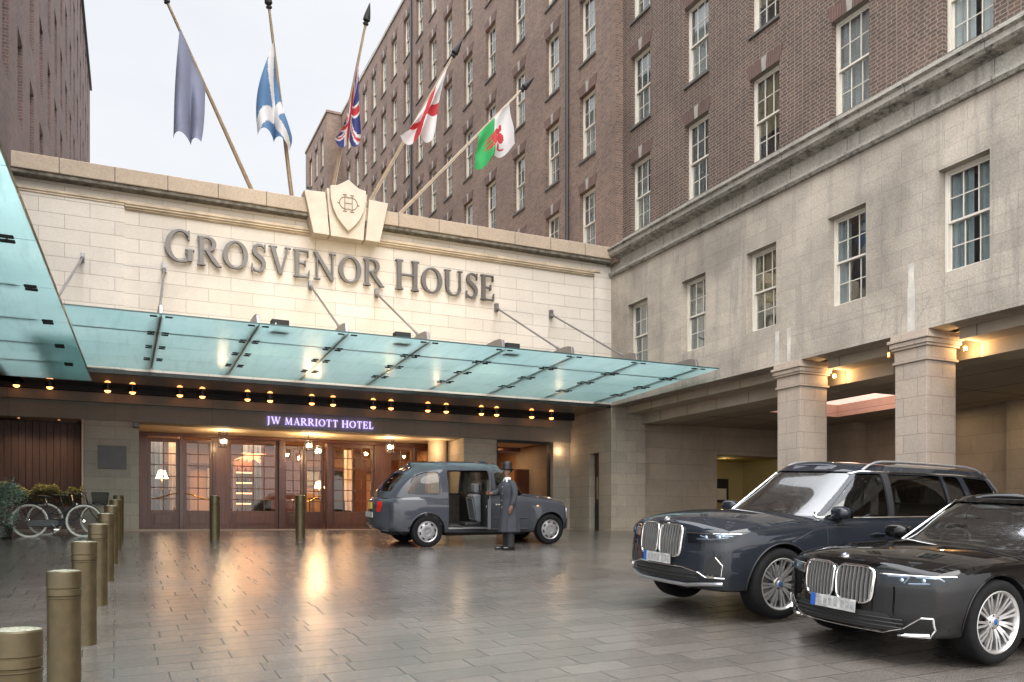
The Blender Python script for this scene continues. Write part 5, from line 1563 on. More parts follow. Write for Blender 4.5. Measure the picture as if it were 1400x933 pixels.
M['headglassy'] = pbr('lamp_lens_glass', (.35, .42, .52), .04, .5, var=0, coat=1)

SUV = dict(cat='car', wb=3.105, R=.395, rr=.285, gap=.045, ty=.855, tw=.285,
  keys=[(-2.68, .80, .50, 1.00, 1.08, 3), (-2.60, .90, .42, 1.06, 1.12, 3), (-2.30, .97, .34, 1.09, 1.13, 3), (-1.55, 1.0, .30, 1.10, 1.13, 3), (0, .985, .27, 1.09, 1.12, 3), (.8, .985, .27, 1.08, 1.13, 3),
        (1.2, .995, .28, 1.06, 1.17, 2.6), (1.7, 1.0, .29, 1.03, 1.165, 2.4), (2.1, .975, .30, 1.0, 1.13, 2.4), (2.33, .93, .30, .97, 1.09, 2.6), (2.43, .895, .31, .945, 1.06, 3), (2.475, .86, .34, .91, 1.03, 3.5)],
  lean=[(.2, -.10), (.36, -.02), (.5, .02), (.7, .02), (.95, .0), (1.05, -.04)], bowf=.20, bowr=.12, xa=1.75, xb=-1.9,
  cav=(-2.35, .95, .86, .62),
  slices=[(0, -2.63, 1.16, .905), (.25, -2.60, .90, .885), (.6, -2.52, .56, .83), (.85, -2.43, .36, .765), (1.0, -2.33, .22, .70)],
  belt=lambda x: 1.07 if x < .9 else 1.07+.02*(x-.9), rail=lambda x: 1.735-.035*max(0, (-x-.3)/2)**1.5-.03*max(0, (x+.1))**1.2, hwf=lambda x: 1-.055*max(0, (x-.2))**1.5-.03*max(0, -x-.8)**1.3, crown=.055, p=5.5,
  win=[[(.60, 1.13), (-.08, 1.13), (-.08, 1.64), (.14, 1.655)] if False else [(.80, 1.13), (-.12, 1.13), (-.12, 1.645), (.18, 1.64)], [(-.22, 1.13), (-1.20, 1.13), (-1.12, 1.64), (-.22, 1.645)], [(-1.25, 1.13), (-1.62, 1.14), (-1.45, 1.635), (-1.17, 1.64)], [(-1.72, 1.145), (-2.32, 1.19), (-2.02, 1.61), (-1.55, 1.635)]],
  ws=[(-.74, 1.13), (.74, 1.13), (.62, 1.66), (-.62, 1.66)], wsx=(-.1, 2), rw=[(-.66, 1.15), (.66, 1.15), (.58, 1.62), (-.58, 1.62)], rwx=(-3.5, -2.42),
  dlo=rounded([(.90, 1.115), (-2.40, 1.165), (-2.06, 1.635), (-1.4, 1.66), (.16, 1.665), (.32, 1.60)], .06, 4),
  bpil=[[(-.13, 1.12), (-.21, 1.12), (-.21, 1.655), (-.13, 1.655)]],
  gaps=[[(.92, .36), (.90, .8), (.90, 1.06)], [(-.17, .34), (-.17, .8), (-.17, 1.09)], [(-1.22, 1.09), (-1.14, .92)], [(.9, .36), (-1.0, .36)], [(2.35, .93), (1.75, .99), (1.0, 1.06)]],
  hoodgaps=[[(.95, .84), (1.6, .86), (2.2, .80)]], handles=[.13, -1.0], hz=.93, mir=(.70, 1.16),
  kid=dict(cy=.205, cz=.825, rx=.182, rz=.178, p=4.6, n=8, skew=.04), head=dict(q=[(20, .825), (42, .855), (46, .935), (19.5, .925)], xc=1.2, led=[(.25, .55, .35, .3), (.55, .85, .3, .55), (.3, .5, .75, .4), (.6, .9, .8, .75)], lens=[(.42, .55, .035), (.68, .58, .035)]),
  intake=[[(-.60, .40), (.60, .40), (.54, .52), (-.54, .52)], [(.66, .50), (.84, .50), (.86, .70), (.74, .68)]], islats=[.44, .48],
  chromes=[dict(p=[(.0, .545), (.40, .545), (.62, .50), (.70, .455), (.88, .46)], r=.008), dict(p=[(.86, .48), (.872, .60), (.80, .68)], r=.006), dict(p=[(0, .35), (.45, .35), (.66, .38), (.86, .40)], r=.022, m='satin'), dict(p=[(.72, .475), (.80, .48)], r=.02)],
  pz=.615, badge=(0, 0), bz=1.055, seatx=-.1, seatz=.66, dash=(.62, 1.12), tail=[(-2.45, .9), (-2.2, .92), (-2.2, 1.02), (-2.5, 1.02)], rails=(-2.0, .1, .05, .66), ub=.25, sg=M['sideglass'], lipmat=M['plastic'])
SEDAN = dict(cat='car', wb=3.07, R=.365, rr=.268, gap=.032, ty=.815, tw=.26,
  keys=[(-2.66, .74, .44, .90, .97, 3), (-2.56, .84, .36, .94, 1.0, 3), (-2.2, .92, .26, .96, 1.02, 3), (-1.53, .95, .22, .95, 1.0, 3), (0, .94, .20, .915, .95, 3), (.8, .94, .20, .90, .95, 3),
        (1.2, .945, .205, .885, .985, 2.6), (1.7, .95, .21, .855, .97, 2.4), (2.05, .925, .22, .82, .935, 2.4), (2.28, .88, .22, .785, .895, 2.6), (2.38, .845, .23, .76, .865, 3), (2.425, .80, .26, .73, .84, 3.5)],
  lean=[(.15, -.06), (.28, .0), (.42, .02), (.6, .02), (.78, .0), (.88, -.05)], bowf=.24, bowr=.16, xa=1.7, xb=-1.9,
  cav=(-1.6, .9, .80, .42),
  slices=[(0, -2.12, 1.17, .845), (.25, -1.88, .86, .82), (.6, -1.50, .58, .76), (.85, -1.2, .36, .695), (1.0, -.92, .20, .63)],
  belt=lambda x: .90, rail=lambda x: 1.415-.03*abs(x+.4)**2, hwf=lambda x: 1-.05*max(0, (x-.2))**1.5-.05*max(0, -x-.6)**1.4, crown=.055, p=4.6,
  win=[[(.78, .955), (-.18, .955), (-.18, 1.345), (.16, 1.345)], [(-.26, .955), (-1.14, .96), (-1.02, 1.32), (-.26, 1.345)], [(-1.2, .965), (-1.56, .99), (-1.36, 1.14), (-1.12, 1.26)]],
  ws=[(-.73, .95), (.73, .95), (.56, 1.36), (-.56, 1.36)], wsx=(-.15, 2), rw=[(-.6, 1.0), (.6, 1.0), (.48, 1.33), (-.48, 1.33)], rwx=(-3.5, -1.15),
  dlo=rounded([(.86, .94), (-1.66, .975), (-1.38, 1.16), (-1.0, 1.31), (-.6, 1.365), (.14, 1.37), (.28, 1.33)], .05, 4), bpil=[[(-.185, .945), (-.255, .945), (-.255, 1.36), (-.185, 1.36)]],
  gaps=[[(.92, .28), (.90, .6), (.90, .9)], [(-.2, .26), (-.2, .6), (-.2, .92)], [(-1.22, .92), (-1.12, .74)], [(.9, .28), (-1.0, .28)]],
  hoodgaps=[[(.95, .80), (1.6, .82), (2.15, .76)]], handles=[.1, -.95], hz=.78, mir=(.66, 1.0),
  kid=dict(cy=.202, cz=.635, rx=.185, rz=.160, p=4.2, n=9, skew=.05), head=dict(q=[(20, .655), (43, .685), (47, .755), (19.5, .745)], xc=1.2, led=[(.12, .42, .85, .85), (.42, .38, .85, .2), (.5, .8, .85, .82), (.8, .9, .82, .5), (.45, .75, .15, .2)], lens=[(.32, .5, .028), (.62, .52, .028)]),
  intake=[[(-.60, .27), (.60, .27), (.50, .41), (-.50, .41)]], islats=[.30, .335, .37],
  chromes=[dict(p=[(0, .245), (.45, .245), (.62, .30), (.74, .40), (.82, .405)], r=.007), dict(p=[(.56, .235), (.79, .245), (.825, .31), (.82, .405)], r=.009), dict(p=[(.62, .245), (.79, .26)], r=.017)],
  pz=.44, badge=(0, 0), bz=.862, seatx=-.15, seatz=.42, dash=(.55, .93), tail=[(-2.45, .75), (-2.1, .78), (-2.1, .86), (-2.5, .86)], ub=.16, sg=M['sideglass'], lipmat=M['paint_sedan'])
suv_xy = (6.62+1.5525, 8.21)
bmw('parked_suv', 'dark slate-blue SUV with tall chrome-barred grille parked behind the black saloon', (suv_xy[0], suv_xy[1], gh(*suv_xy)+.0), pi, M['paint_suv'], SUV)
sed_xy = (6.81+1.535, 5.77)
bmw('parked_saloon', 'black saloon with twin chrome-framed grilles in the right foreground', (sed_xy[0], sed_xy[1], gh(*sed_xy)+.0), pi, M['paint_sedan'], SEDAN)

# ------------------------------------------------------------------ taxi (heads +x, offside door open toward the camera)
tx = (5.93+1.443, 17.0+.76)
taxi = empty('black_cab', 'charcoal black-cab taxi with its rear side door standing open before the entrance', 'taxi', (tx[0], tx[1], gh(tx[0], 17.1)+.02), place_rot(tx[0], 17.4, 0.0))
TK = [(-2.43, .66, .44, .84, .90, 2.6), (-2.36, .76, .39, .95, 1.0, 2.6), (-2.1, .85, .32, 1.04, 1.08, 3), (-1.44, .89, .30, 1.06, 1.09, 3), (0, .885, .27, 1.05, 1.08, 3), (.8, .885, .27, 1.05, 1.09, 3),
      (1.15, .885, .28, 1.02, 1.11, 2.3), (1.6, .87, .30, .97, 1.07, 2.0), (1.88, .83, .31, .90, 1.01, 2.0), (2.02, .77, .33, .82, .94, 2.2), (2.09, .69, .36, .76, .88, 2.6)]
tc_ = Car(TK, [(.2, 0), (1.2, 0)], .16, .22, 1.5, -1.7)
tb = tc_.body('body', [M['paint_taxi'], M['plastic'], M['interior']], taxi)
for sx in (-1, 1):
    for sy in (-1, 1):
        lo, hi = (-.16, .4) if sy > 0 else (-.4, .16)
        c = MB().lathe([(.385, lo), (.385, hi)], 56, c=(sx*1.443, sy*.76, .345), ax='Y').obj('cut', M['plastic'])
        bm = bmesh.new(); bm.from_mesh(c.data); bmesh.ops.recalc_face_normals(bm, faces=bm.faces); bm.to_mesh(c.data); bm.free()
        boolean(tb, c)
boolean(tb, prism_cut([(-1.95, -.80), (.95, -.80), (.95, .80), (-1.95, .80)], 'Z', .42, 2.0, M['interior']))
DO = [(-.98, .40), (-.02, .40), (-.02, 2.2), (-.98, 2.2)]
boolean(tb, prism_cut(DO, 'Y', -1.4, -.6, M['plastic']))
smooth(tb, 32)
TC = Cabin([(0, -2.30, 1.06, .855), (.25, -2.22, .94, .84), (.6, -2.04, .76, .79), (.85, -1.83, .60, .72), (1.0, -1.62, .44, .62)],
           lambda x: 1.03, lambda x: 1.70-.03*abs(x+.5)**2.0, lambda x: 1-.05*max(0, x-.3)**1.5-.06*max(0, -x-1.1)**1.5, .12, 4.2)
ts = TC.shell('roof_and_pillars', [M['paint_taxi'], M['plastic']], taxi)
WF = [(.86, 1.09), (.12, 1.09), (.12, 1.60), (.54, 1.57)]
WD = [(-.02, 1.0), (-.98, 1.0), (-.98, 1.62), (-.02, 1.63)]
WR = [(-1.16, 1.10), (-1.86, 1.12), (-1.72, 1.48), (-1.5, 1.57), (-1.16, 1.60)]
for w_ in (WF, WR): boolean(ts, prism_cut(rounded(w_, .09), 'Y', -1.5, 1.5, M['plastic']))
boolean(ts, prism_cut(rounded([(-.10, 1.09), (-.92, 1.09), (-.92, 1.58), (-.10, 1.6)], .05), 'Y', 0, 1.5, M['plastic']))
boolean(ts, prism_cut(rounded(WD, .05), 'Y', -1.5, 0, M['plastic']))
boolean(ts, prism_cut(rounded([(-.66, 1.10), (.66, 1.10), (.58, 1.6), (-.58, 1.6)], .06), 'X', -.05, 2.5, M['plastic']))
boolean(ts, prism_cut(rounded([(-.56, 1.16), (.56, 1.16), (.48, 1.54), (-.48, 1.54)], .08), 'X', -3.2, -1.75, M['plastic']))
smooth(ts, 32)
clear = glassmix('taxi_glass', (.62, .66, .66), .02, .015, fm=.6)
panes = TC.glass(taxi, {'windscreen': M['sideglass'], 'rear_window': clear, 'side_l': clear, 'side_r': clear})
# cut the offside pane where the open door was
for o in panes:
    if o.name.startswith('side_window') and o.data.vertices[len(o.data.vertices)//2].co.y < 0:
        bm = bmesh.new(); bm.from_mesh(o.data)
        for xx in (-.98, -.02): bmesh.ops.bisect_plane(bm, geom=bm.verts[:]+bm.edges[:]+bm.faces[:], plane_co=(xx, 0, 0), plane_no=(1, 0, 0))
        b2_ = bm.copy()
        bmesh.ops.delete(bm, geom=[f for f in bm.faces if f.calc_center_median().x > -.98], context='FACES')
        bmesh.ops.delete(b2_, geom=[f for f in b2_.faces if f.calc_center_median().x < -.02], context='FACES')
        o2 = o.copy(); o2.data = o.data.copy(); COL.objects.link(o2)
        bm.to_mesh(o.data); bm.free(); b2_.to_mesh(o2.data); b2_.free()
pj = Proj(tb, ts); pb = Proj(tb)
for sx in (-1, 1):
    for sy in (-1, 1): wheel(taxi, sx*1.443, sy*.775, .335, .215, .20, 'cap')
c = MB()
for sy in (-1, 1):
    line_on(c, pb.side, [(.92, .42), (.90, .8), (.88, 1.02)], .004, -.001, 8, False, sy)
    line_on(c, pb.side, [(.0, .42), (.0, 1.0)], .004, -.001, 8, False, sy)
    line_on(c, pb.side, [(-1.0, 1.0), (-1.0, .55), (-1.06, .5)], .004, -.001, 8, False, sy)
line_on(c, pb.top, [(.98, .74), (1.5, .74), (1.9, .62)], .004, -.001, 10); line_on(c, pb.top, [(.98, -.74), (1.5, -.74), (1.9, -.62)], .004, -.001, 10)
c.obj('shut_line', M['matblack'], taxi)
for sy in (-1, 1):
    c = MB(); line_on(c, pb.side, [(.06, .60), (.86, .60)], .016, .0, 8, False, sy); c.obj('rubbing_strip', M['paint_taxi'], taxi, smooth=True)
    c = MB(); line_on(c, pb.side, [(-1.02, .44), (-.3, .36), (.9, .36)], .022, .0, 8, False, sy); c.obj('sill_trim', M['plastic'], taxi, smooth=True)
    q, n_ = pb.side(.18, .90, sy); c = MB(); c.box(q.x-.08, q.x+.08, q.y-.012, q.y+.012, q.z-.02, q.z+.015); c.obj('door_handle', M['chrome'], taxi, bevel=.008)
    q, n_ = pb.side(1.12, .86, sy); c = MB(); c.ellipsoid(q, (.035, .012, .02)); c.obj('side_repeater', M['shade'] if False else pbr('amber_lens', (.9, .5, .2), .2, var=0), taxi, smooth=True)
    q, n_ = pj.side(.80, 1.1, sy)
    c = MB(); c.ellipsoid((.84, sy*(abs(q.y)+.11), 1.17), (.06, .095, .085), 18, 12); mo = c.obj('door_mirror', M['plastic'], taxi, smooth=True)
    c = MB(); c.tube([q, (.84, sy*(abs(q.y)+.08), 1.12)], .02); c.obj('mirror_arm', M['plastic'], mo)
    c = MB(); P_ = []
    for k in range(23):
        a = radians(0+180*k/22); h = pb.b.ray_cast(Vector((1.443*1+.392*cos(a), sy*3, .345+.392*sin(a))), Vector((0, -sy, 0)))
        if h[0] and abs(h[0].y) > .7: P_.append(h[0])
    if len(P_) > 3: c.tube(P_, .010, 6)
    P_ = []
    for k in range(23):
        a = radians(0+180*k/22); h = pb.b.ray_cast(Vector((-1.443+.392*cos(a), sy*3, .345+.392*sin(a))), Vector((0, -sy, 0)))
        if h[0] and abs(h[0].y) > .7: P_.append(h[0])
    if len(P_) > 3: c.tube(P_, .010, 6)
    c.obj('arch_lip', M['paint_taxi'], taxi, smooth=True)
    # rear lamps wrap the corner
    c = MB(); patch_on(c, pb.side, quadmap([(-2.39, .74), (-2.345, .74), (-2.31, .95), (-2.37, .95)]), 6, 6, .008, .02, sy)
    c.obj('tail_light', M['red'], taxi)
    # headlight
    c = MB(); patch_on(c, pb.front, sellipse(sy*.52, .72, .105, .105, 2.2), 20, 4, .01, .03, 1, True); c.obj('headlight', M['headglassy'], taxi, smooth=True)
# bumpers
for (x_, sg_) in ((2.0, 1), (-2.3, -1)):
    c = MB(); patch_on(c, lambda y_, z_, s_: pb.front(y_, z_, sg_), quadmap([(-.64, .36), (.64, .36), (.64, .55), (-.64, .55)]), 24, 6, .035, .01); c.obj('bumper', M['plastic'] if sg_ > 0 else M['paint_taxi'], taxi, smooth=True)
    c = MB()
    for sy in (1, -1): patch_on(c, pb.side, quadmap([(x_-.16 if sg_ > 0 else x_-.08, .36), (x_+.06 if sg_ > 0 else x_+.5, .36), (x_+.04 if sg_ > 0 else x_+.46, .56), (x_-.14 if sg_ > 0 else x_-.08, .56)]), 12, 6, .02, .0, sy)
    c.obj('bumper_corner', M['plastic'] if sg_ > 0 else M['paint_taxi'], taxi, smooth=True)
# grille, plates, sign
c = MB(); patch_on(c, pb.front, quadmap([(-.3, .62), (.3, .62), (.26, .84), (-.26, .84)]), 10, 6, .012, .01); c.obj('front_grille', M['chrome'], taxi)
q, _ = pb.front(0, .84, -1); c = MB(); c.box(q.x-.012, q.x, -.13, .13, .79, .93); c.obj('licence_plate', M['platey'], taxi)
q, _ = pb.front(0, .68, -1); c = MB(); c.box(q.x-.035, q.x-.02, -.26, .26, .61, .72); c.obj('number_plate', M['platew'], taxi)
c = MB(); c.ellipsoid((.12, 0, 1.80), (.08, .26, .05), 20, 10); c.obj('roof_sign', M['plastic'], taxi, smooth=True)
c = MB(); c.tube([(-1.25, .0, 1.82), (-1.42, .0, 2.06)], .006); c.obj('aerial', M['black'], taxi)
# inside: floor lit, partition, rear bench, folding seat, front seats, dash, wheel
c = MB(); c.box(-.98, -.02, -.885, -.60, .38, .405); c.obj('door_step', M['satin'], taxi, bevel=.005)
seat(taxi, -1.35, 0, .46, M['seatm'], w=1.3)
seat(taxi, .48, -.36, .50, M['interior']); 
c = MB(); c.box(-.06, -.0, -.76, .76, .42, 1.62); 
po = MB(); po.box(-.10, -.02, -.76, .76, .42, 1.12); po.obj('partition', M['plastic'], taxi)
MB().box(-.07, -.05, -.74, .74, 1.12, 1.62).obj('partition_glass', clear, taxi)
fs = MB(); fs.prism([(-.12, .50), (-.22, .50), (-.32, 1.08), (-.22, 1.12), (-.14, 1.10)], 'Y', -.62, -.20); f_ = fs.obj('folding_seat', M['seatm'], taxi, bevel=.03)
MB().tube([(-.24, -.58, .56), (-.33, -.58, 1.02), (-.33, -.24, 1.02), (-.24, -.24, .56)], .014, 8, True).obj('seat_piping', M['satin'], f_, smooth=True)
MB().box(-.26, -.14, -.52, -.30, 1.14, 1.34).obj('headrest', M['seatm'], f_, bevel=.03)
MB().box(-.50, -.12, -.62, -.20, .42, .50).obj('seat_base', M['plastic'], f_, bevel=.03)
MB().prism([(.62, .75), (1.0, .75), (1.0, 1.05), (.66, 1.08)], 'Y', -.74, .74).obj('dashboard', M['interior'], taxi, bevel=.02)
sw_ = MB(); sw_.tube([Vector((.60, -.36, 1.04))+Matrix.Rotation(radians(-28), 3, 'Y') @ Vector((0, .19*cos(2*pi*k/24), .19*sin(2*pi*k/24))) for k in range(24)], .014, 8, True); sw_.obj('steering_wheel', M['black'], taxi, smooth=True)
MB().box(-.96, -.9, .70, .78, .5, 1.02).obj('grab_rail', M['satin'], taxi)
MB().ellipsoid((-.2, -.55, .47), (.03, .03, .02)).obj('floor_lamp', M['shade'], taxi, smooth=True)
point(-.45, -.1, 1.55, 5, (1, .75, .5), .05, parent=taxi)
c = MB(); c.box(-.95, .95, -.6, .6, .22, .36); c.tube([(-1.443, -.75, .335), (-1.443, .75, .335)], .05); c.tube([(1.443, -.75, .335), (1.443, .75, .335)], .05); c.box(-2.1, -1.9, -.4, .4, .24, .36); c.obj('underbody', M['matblack'], taxi, bevel=.02)
# open door leaf, hinged at x=-.02, swung ~66 deg toward the camera
hinge = Vector((-.0, -.885, 0)); A_ = radians(66)
def leaf(p):   # p: local (along leaf from hinge = -x when shut, outward, z)
    d = Vector((-cos(A_), -sin(A_), 0)); o_ = Vector((-sin(A_)*1, cos(A_), 0))
    return tuple(hinge+d*p[0]-o_*p[1]*-1+Vector((0, 0, p[2])))
def leafmesh(name, boxes, mat, parent, bev=.01):
    m = MB()
    for b in boxes: m.box(*b)
    m.v = [leaf(p) for p in m.v]
    return m.obj(name, mat, parent, bevel=bev)
dr = leafmesh('rear_door', [(0.02, .94, 0, .075, .42, 1.04), (.02, .07, .01, .05, 1.04, 1.60), (.89, .94, .01, .05, 1.04, 1.60), (.07, .89, .01, .05, 1.56, 1.60)], M['paint_taxi'], taxi)
leafmesh('door_window', [(.07, .89, .025, .032, 1.04, 1.56)], clear, dr, 0)
leafmesh('door_lining', [(.06, .90, .076, .09, .46, 1.0)], M['plastic'], dr)
leafmesh('grab_handle', [(.3, .75, .09, .115, .86, .89)], M['satin'], dr)

# ------------------------------------------------------------------ doorman
def skin_mesh(name, verts, edges, radii, mat, parent, sub=2, root=0):
    me = bpy.data.meshes.new(name); me.from_pydata(verts, edges, []); o = bpy.data.objects.new(name, me); COL.objects.link(o); o.parent = parent
    sm = o.modifiers.new('skin', 'SKIN'); sm.use_smooth_shade = True
    for i, r in enumerate(radii):
        v = me.skin_vertices[0].data[i]; v.radius = (r, r) if not isinstance(r, tuple) else r; v.use_root = (i == root)
    ss_ = o.modifiers.new('sub', 'SUBSURF'); ss_.levels = sub; ss_.render_levels = sub
    bpy.context.view_layer.update(); apply_mods(o)
    o.data.materials.clear(); o.data.materials.append(mat)
    o.data.polygons.foreach_set('use_smooth', [True]*len(o.data.polygons))
    return o
M['skin'] = pbr('dark_brown_skin', (.15, .078, .05), .5, var=.1, vs=10)
M['coatm'] = pbr('charcoal_overcoat', (.030, .033, .042), .85, var=.2, vs=5, bump=.2, bs=60)
M['trouser'] = pbr('black_trousers', (.012, .012, .014), .8, var=.2)
M['shoe'] = pbr('polished_shoe', (.01, .01, .01), .18, var=0)
M['shirt'] = pbr('white_shirt', (.7, .7, .68), .7, var=.05)
M['hatm'] = pbr('black_top_hat', (.015, .015, .017), .45, var=.2)
M['hatband'] = pbr('grey_hat_band', (.32, .31, .30), .5, var=.1)
dm_xy = (7.26, 15.78)
dm = empty('person', 'doorman in a long charcoal overcoat and top hat holding the open taxi door', 'person', (dm_xy[0], dm_xy[1], gh(*dm_xy)), (0, 0, 0))
dm.scale = (.98, .98, .98)
# faces -x (toward the taxi door). local: -x forward, camera side is -y
def dmv(*a): return [tuple(p) for p in a]
V = []; E = []; Rr = []
def addv(p, r, link=None):
    V.append(p); Rr.append(r)
    if link is not None: E.append((link, len(V)-1))
    return len(V)-1
pel = addv((.0, 0, .92), (.13, .15)); sp = addv((.0, 0, 1.12), (.12, .15), pel); ch = addv((.01, 0, 1.30), (.13, .17), sp); nk0 = addv((.01, 0, 1.42), (.055, .06), ch)
nk = addv((-.005, 0, 1.50), .055, nk0); hd0 = addv((-.02, 0, 1.555), (.07, .06), nk); hd = addv((-.02, 0, 1.62), (.095, .075), hd0); hd2 = addv((-.01, 0, 1.70), (.085, .07), hd)
for s_ in (-1, 1):
    h_ = addv((.0, s_*.10, .86), .10, pel); k_ = addv((-.015, s_*.10, .50), .07, h_); a_ = addv((.015, s_*.10, .12), .045, k_)
    sh_ = addv((.01, s_*.165, 1.355), .05, ch)
    if s_ < 0:   # camera-side arm hangs, slightly bent, hand at coat hem pocket
        e_ = addv((.05, -.25, 1.13), .05, sh_); w_ = addv((-.03, -.26, .90), .033, e_); hn = addv((-.05, -.26, .84), (.026, .048), w_)
        for k in range(4): 
            f0 = addv((-.07+.012*k-.01, -.262, .80-.004*k), .0105, hn); f1 = addv((-.075+.014*k-.01, -.255, .76+.003*k), .009, f0); addv((-.062+.014*k-.01, -.24, .735+.004*k), .008, f1)
        t0 = addv((-.085, -.245, .83), .011, hn); addv((-.095, -.235, .80), .009, t0)
    else:        # far arm reaches forward to the door edge
        e_ = addv((-.13, .27, 1.17), .045, sh_); w_ = addv((-.31, .16, 1.17), .033, e_); hn = addv((-.38, .14, 1.17), (.022, .04), w_)
        for k in range(4):
            f0 = addv((-.42, .12, 1.20-.017*k), .0105, hn); f1 = addv((-.455, .09, 1.20-.017*k), .009, f0); addv((-.45, .06, 1.20-.017*k), .008, f1)
        t0 = addv((-.39, .10, 1.20), .011, hn); addv((-.415, .07, 1.205), .009, t0)
bodyo = skin_mesh('body', V, E, Rr, M['skin'], dm)
# face details
c = MB(); c.ellipsoid((-.128, 0, 1.605), (.022, .014, .026), 10, 8); c.obj('nose', M['skin'], dm, smooth=True)
c = MB()
for s_ in (-1, 1): c.ellipsoid((-.105, s_*.03, 1.635), (.008, .012, .006), 8, 6)
c.obj('eye', M['shirt'], dm, smooth=True)
c = MB(); c.ellipsoid((-.112, 0, 1.565), (.008, .022, .007), 8, 6); c.obj('mouth', pbr('lip', (.12, .04, .03), .5, var=0), dm, smooth=True)
c = MB()
for s_ in (-1, 1): c.ellipsoid((.0, s_*.078, 1.61), (.02, .008, .032), 8, 6)
c.obj('ear', M['skin'], dm, smooth=True)
c = MB(); c.ellipsoid((.022, 0, 1.66), (.082, .078, .07), 18, 12); c.obj('hair', M['matblack'], dm, smooth=True)
# coat: lofted with folds
def coat(u, v):
    z = .36+1.09*v; a = 2*pi*u
    T = [0, .15, .35, .5, .62, .78, .9, .96, 1.0]
    rx = pch(T, [.22, .21, .185, .165, .155, .165, .150, .105, .072], v); ry = pch(T, [.235, .23, .215, .20, .19, .22, .235, .15, .08], v)
    fold = 1+.045*(1-v)**1.5*sin(a*9+1.3)+.02*(1-v)*sin(a*17)
    cx = pch(T, [.03, .03, .03, .02, .01, .0, .01, .012, .01], v)
    return (cx+rx*fold*cos(a), ry*fold*sin(a), z)
co = MB().grid(coat, 72, 40, True).obj('overcoat', M['coatm'], dm, smooth=60)
md = co.modifiers.new('s', 'SOLIDIFY'); md.thickness = .008
for s_, pts in ((-1, [(.01, -.17, 1.385), (.045, -.23, 1.26), (.055, -.262, 1.13), (.01, -.265, 1.0), (-.035, -.262, .90)]), (1, [(.01, .17, 1.385), (-.05, .25, 1.28), (-.12, .27, 1.19), (-.21, .23, 1.175), (-.31, .17, 1.17)])):
    c = MB(); c.tube([(pts[0][0]-.005, pts[0][1]*.55, pts[0][2]+.03)]+pts, [.05, .088, .075, .064, .060, .055], 14); so = c.obj('sleeve', M['coatm'], dm, smooth=60)
    b = so.modifiers.new('ss', 'SUBSURF'); b.levels = 1; b.render_levels = 1
c = MB()
for s_ in (-1, 1): c.tube([(.02, s_*.095, .06), (.02, s_*.10, .3), (.0, s_*.10, .60), (.01, s_*.09, .84)], [.075, .085, .095, .11], 14)
c.obj('trousers', M['trouser'], dm, smooth=60)
for s_, dx in ((-1, .02), (1, -.06)):
    c = MB(); c.ellipsoid((-.05+dx, s_*.105, .035), (.145, .05, .045), 18, 10); c.box(-.15+dx, .09+dx, s_*.105-.045, s_*.105+.045, .0, .022); c.obj('shoe', M['shoe'], dm, smooth=40)
c = MB(); c.tube([(-.055, -.09, 1.40), (-.055, -.05, 1.465), (-.03, 0, 1.50)], .022, 8); c.tube([(-.06, .07, 1.38), (-.055, .04, 1.465), (-.03, 0, 1.50)], .022, 8)
c.lathe([(.073, 1.46), (.070, 1.505)], 20, cap=False); c.obj('shirt_collar', M['shirt'], dm, smooth=60)
c = MB()
for k in range(4): c.ellipsoid((-.155-.004*k, -.075, 1.30-.14*k), (.008, .012, .012), 8, 6)
c.obj('coat_button', M['chrome'], dm, smooth=True)
c = MB(); c.lathe([(.001, 1.825), (.104, 1.825), (.108, 1.815), (.099, 1.75), (.097, 1.69), (.098, 1.665)], 32, (-.012, 0, 0), cap=False)
def brim(u, v):
    a = 2*pi*u; r = .09+.055*v; return (-.012+r*1.12*cos(a), r*.95*sin(a), 1.665+.018*v*v*abs(sin(a))**2-.006*v)
c.grid(brim, 40, 5, True)
ho = c.obj('top_hat', M['hatm'], dm, smooth=50); md = ho.modifiers.new('s', 'SOLIDIFY'); md.thickness = .004
MB().lathe([(.0985, 1.668), (.0995, 1.70)], 32, (-.012, 0, 0), cap=False).obj('hat_band', M['hatband'], ho, smooth=True)

# ------------------------------------------------------------------ bollards
def bollard_parts(parent, h=1.0, r=.11):
    MB().lathe([(r, -.12), (r, h-.205), (r+.001, h-.20)], 40, cap=False).obj('post', M['bronze'], parent, smooth=50)
    MB().lathe([(r+.0005, h-.20), (r+.006, h-.196), (r+.006, h-.19), (r-.004, h-.186), (r-.004, h-.182)], 40, cap=False).obj('ring', M['brass'] if False else M['bronze'], parent, smooth=50)
    MB().lathe([(r-.004, h-.182), (r+.003, h-.176), (r+.003, h-.135), (r-.002, h-.131), (r-.002, h-.127), (r+.003, h-.122), (r+.003, h-.012), (r-.004, h-.003)], 40, cap=False).obj('collar', M['bronze'], parent, smooth=30)
    MB().lathe([(r-.004, h-.003), (r*.6, h+.004), (.001, h+.008)], 40, cap=False).obj('cap', M['capwet'], parent, smooth=50)
M['capwet'] = pbr('wet_pale_cap', (.42, .40, .30), .25, .3, var=.4, vs=60, bump=1.0, bs=150)
BL = [(-.42, 4.60), (-.33, 6.88), (-.27, 9.24), (-.19, 11.68), (-.12, 13.95), (-.06, 16.3), (.01, 18.75), (.07, 21.1)]
blab = ['nearest bronze bollard, cut by the lower left corner of the picture', 'second nearest bronze bollard of the left row', 'third bronze bollard of the left row from the front', 'fourth bronze bollard of the left row from the front',
        'fifth bronze bollard of the left row from the front', 'sixth bronze bollard of the left row from the front', 'last but one bronze bollard of the left row, mostly hidden behind nearer ones', 'farthest bronze bollard of the left row, next to the stone pier']
proto = None
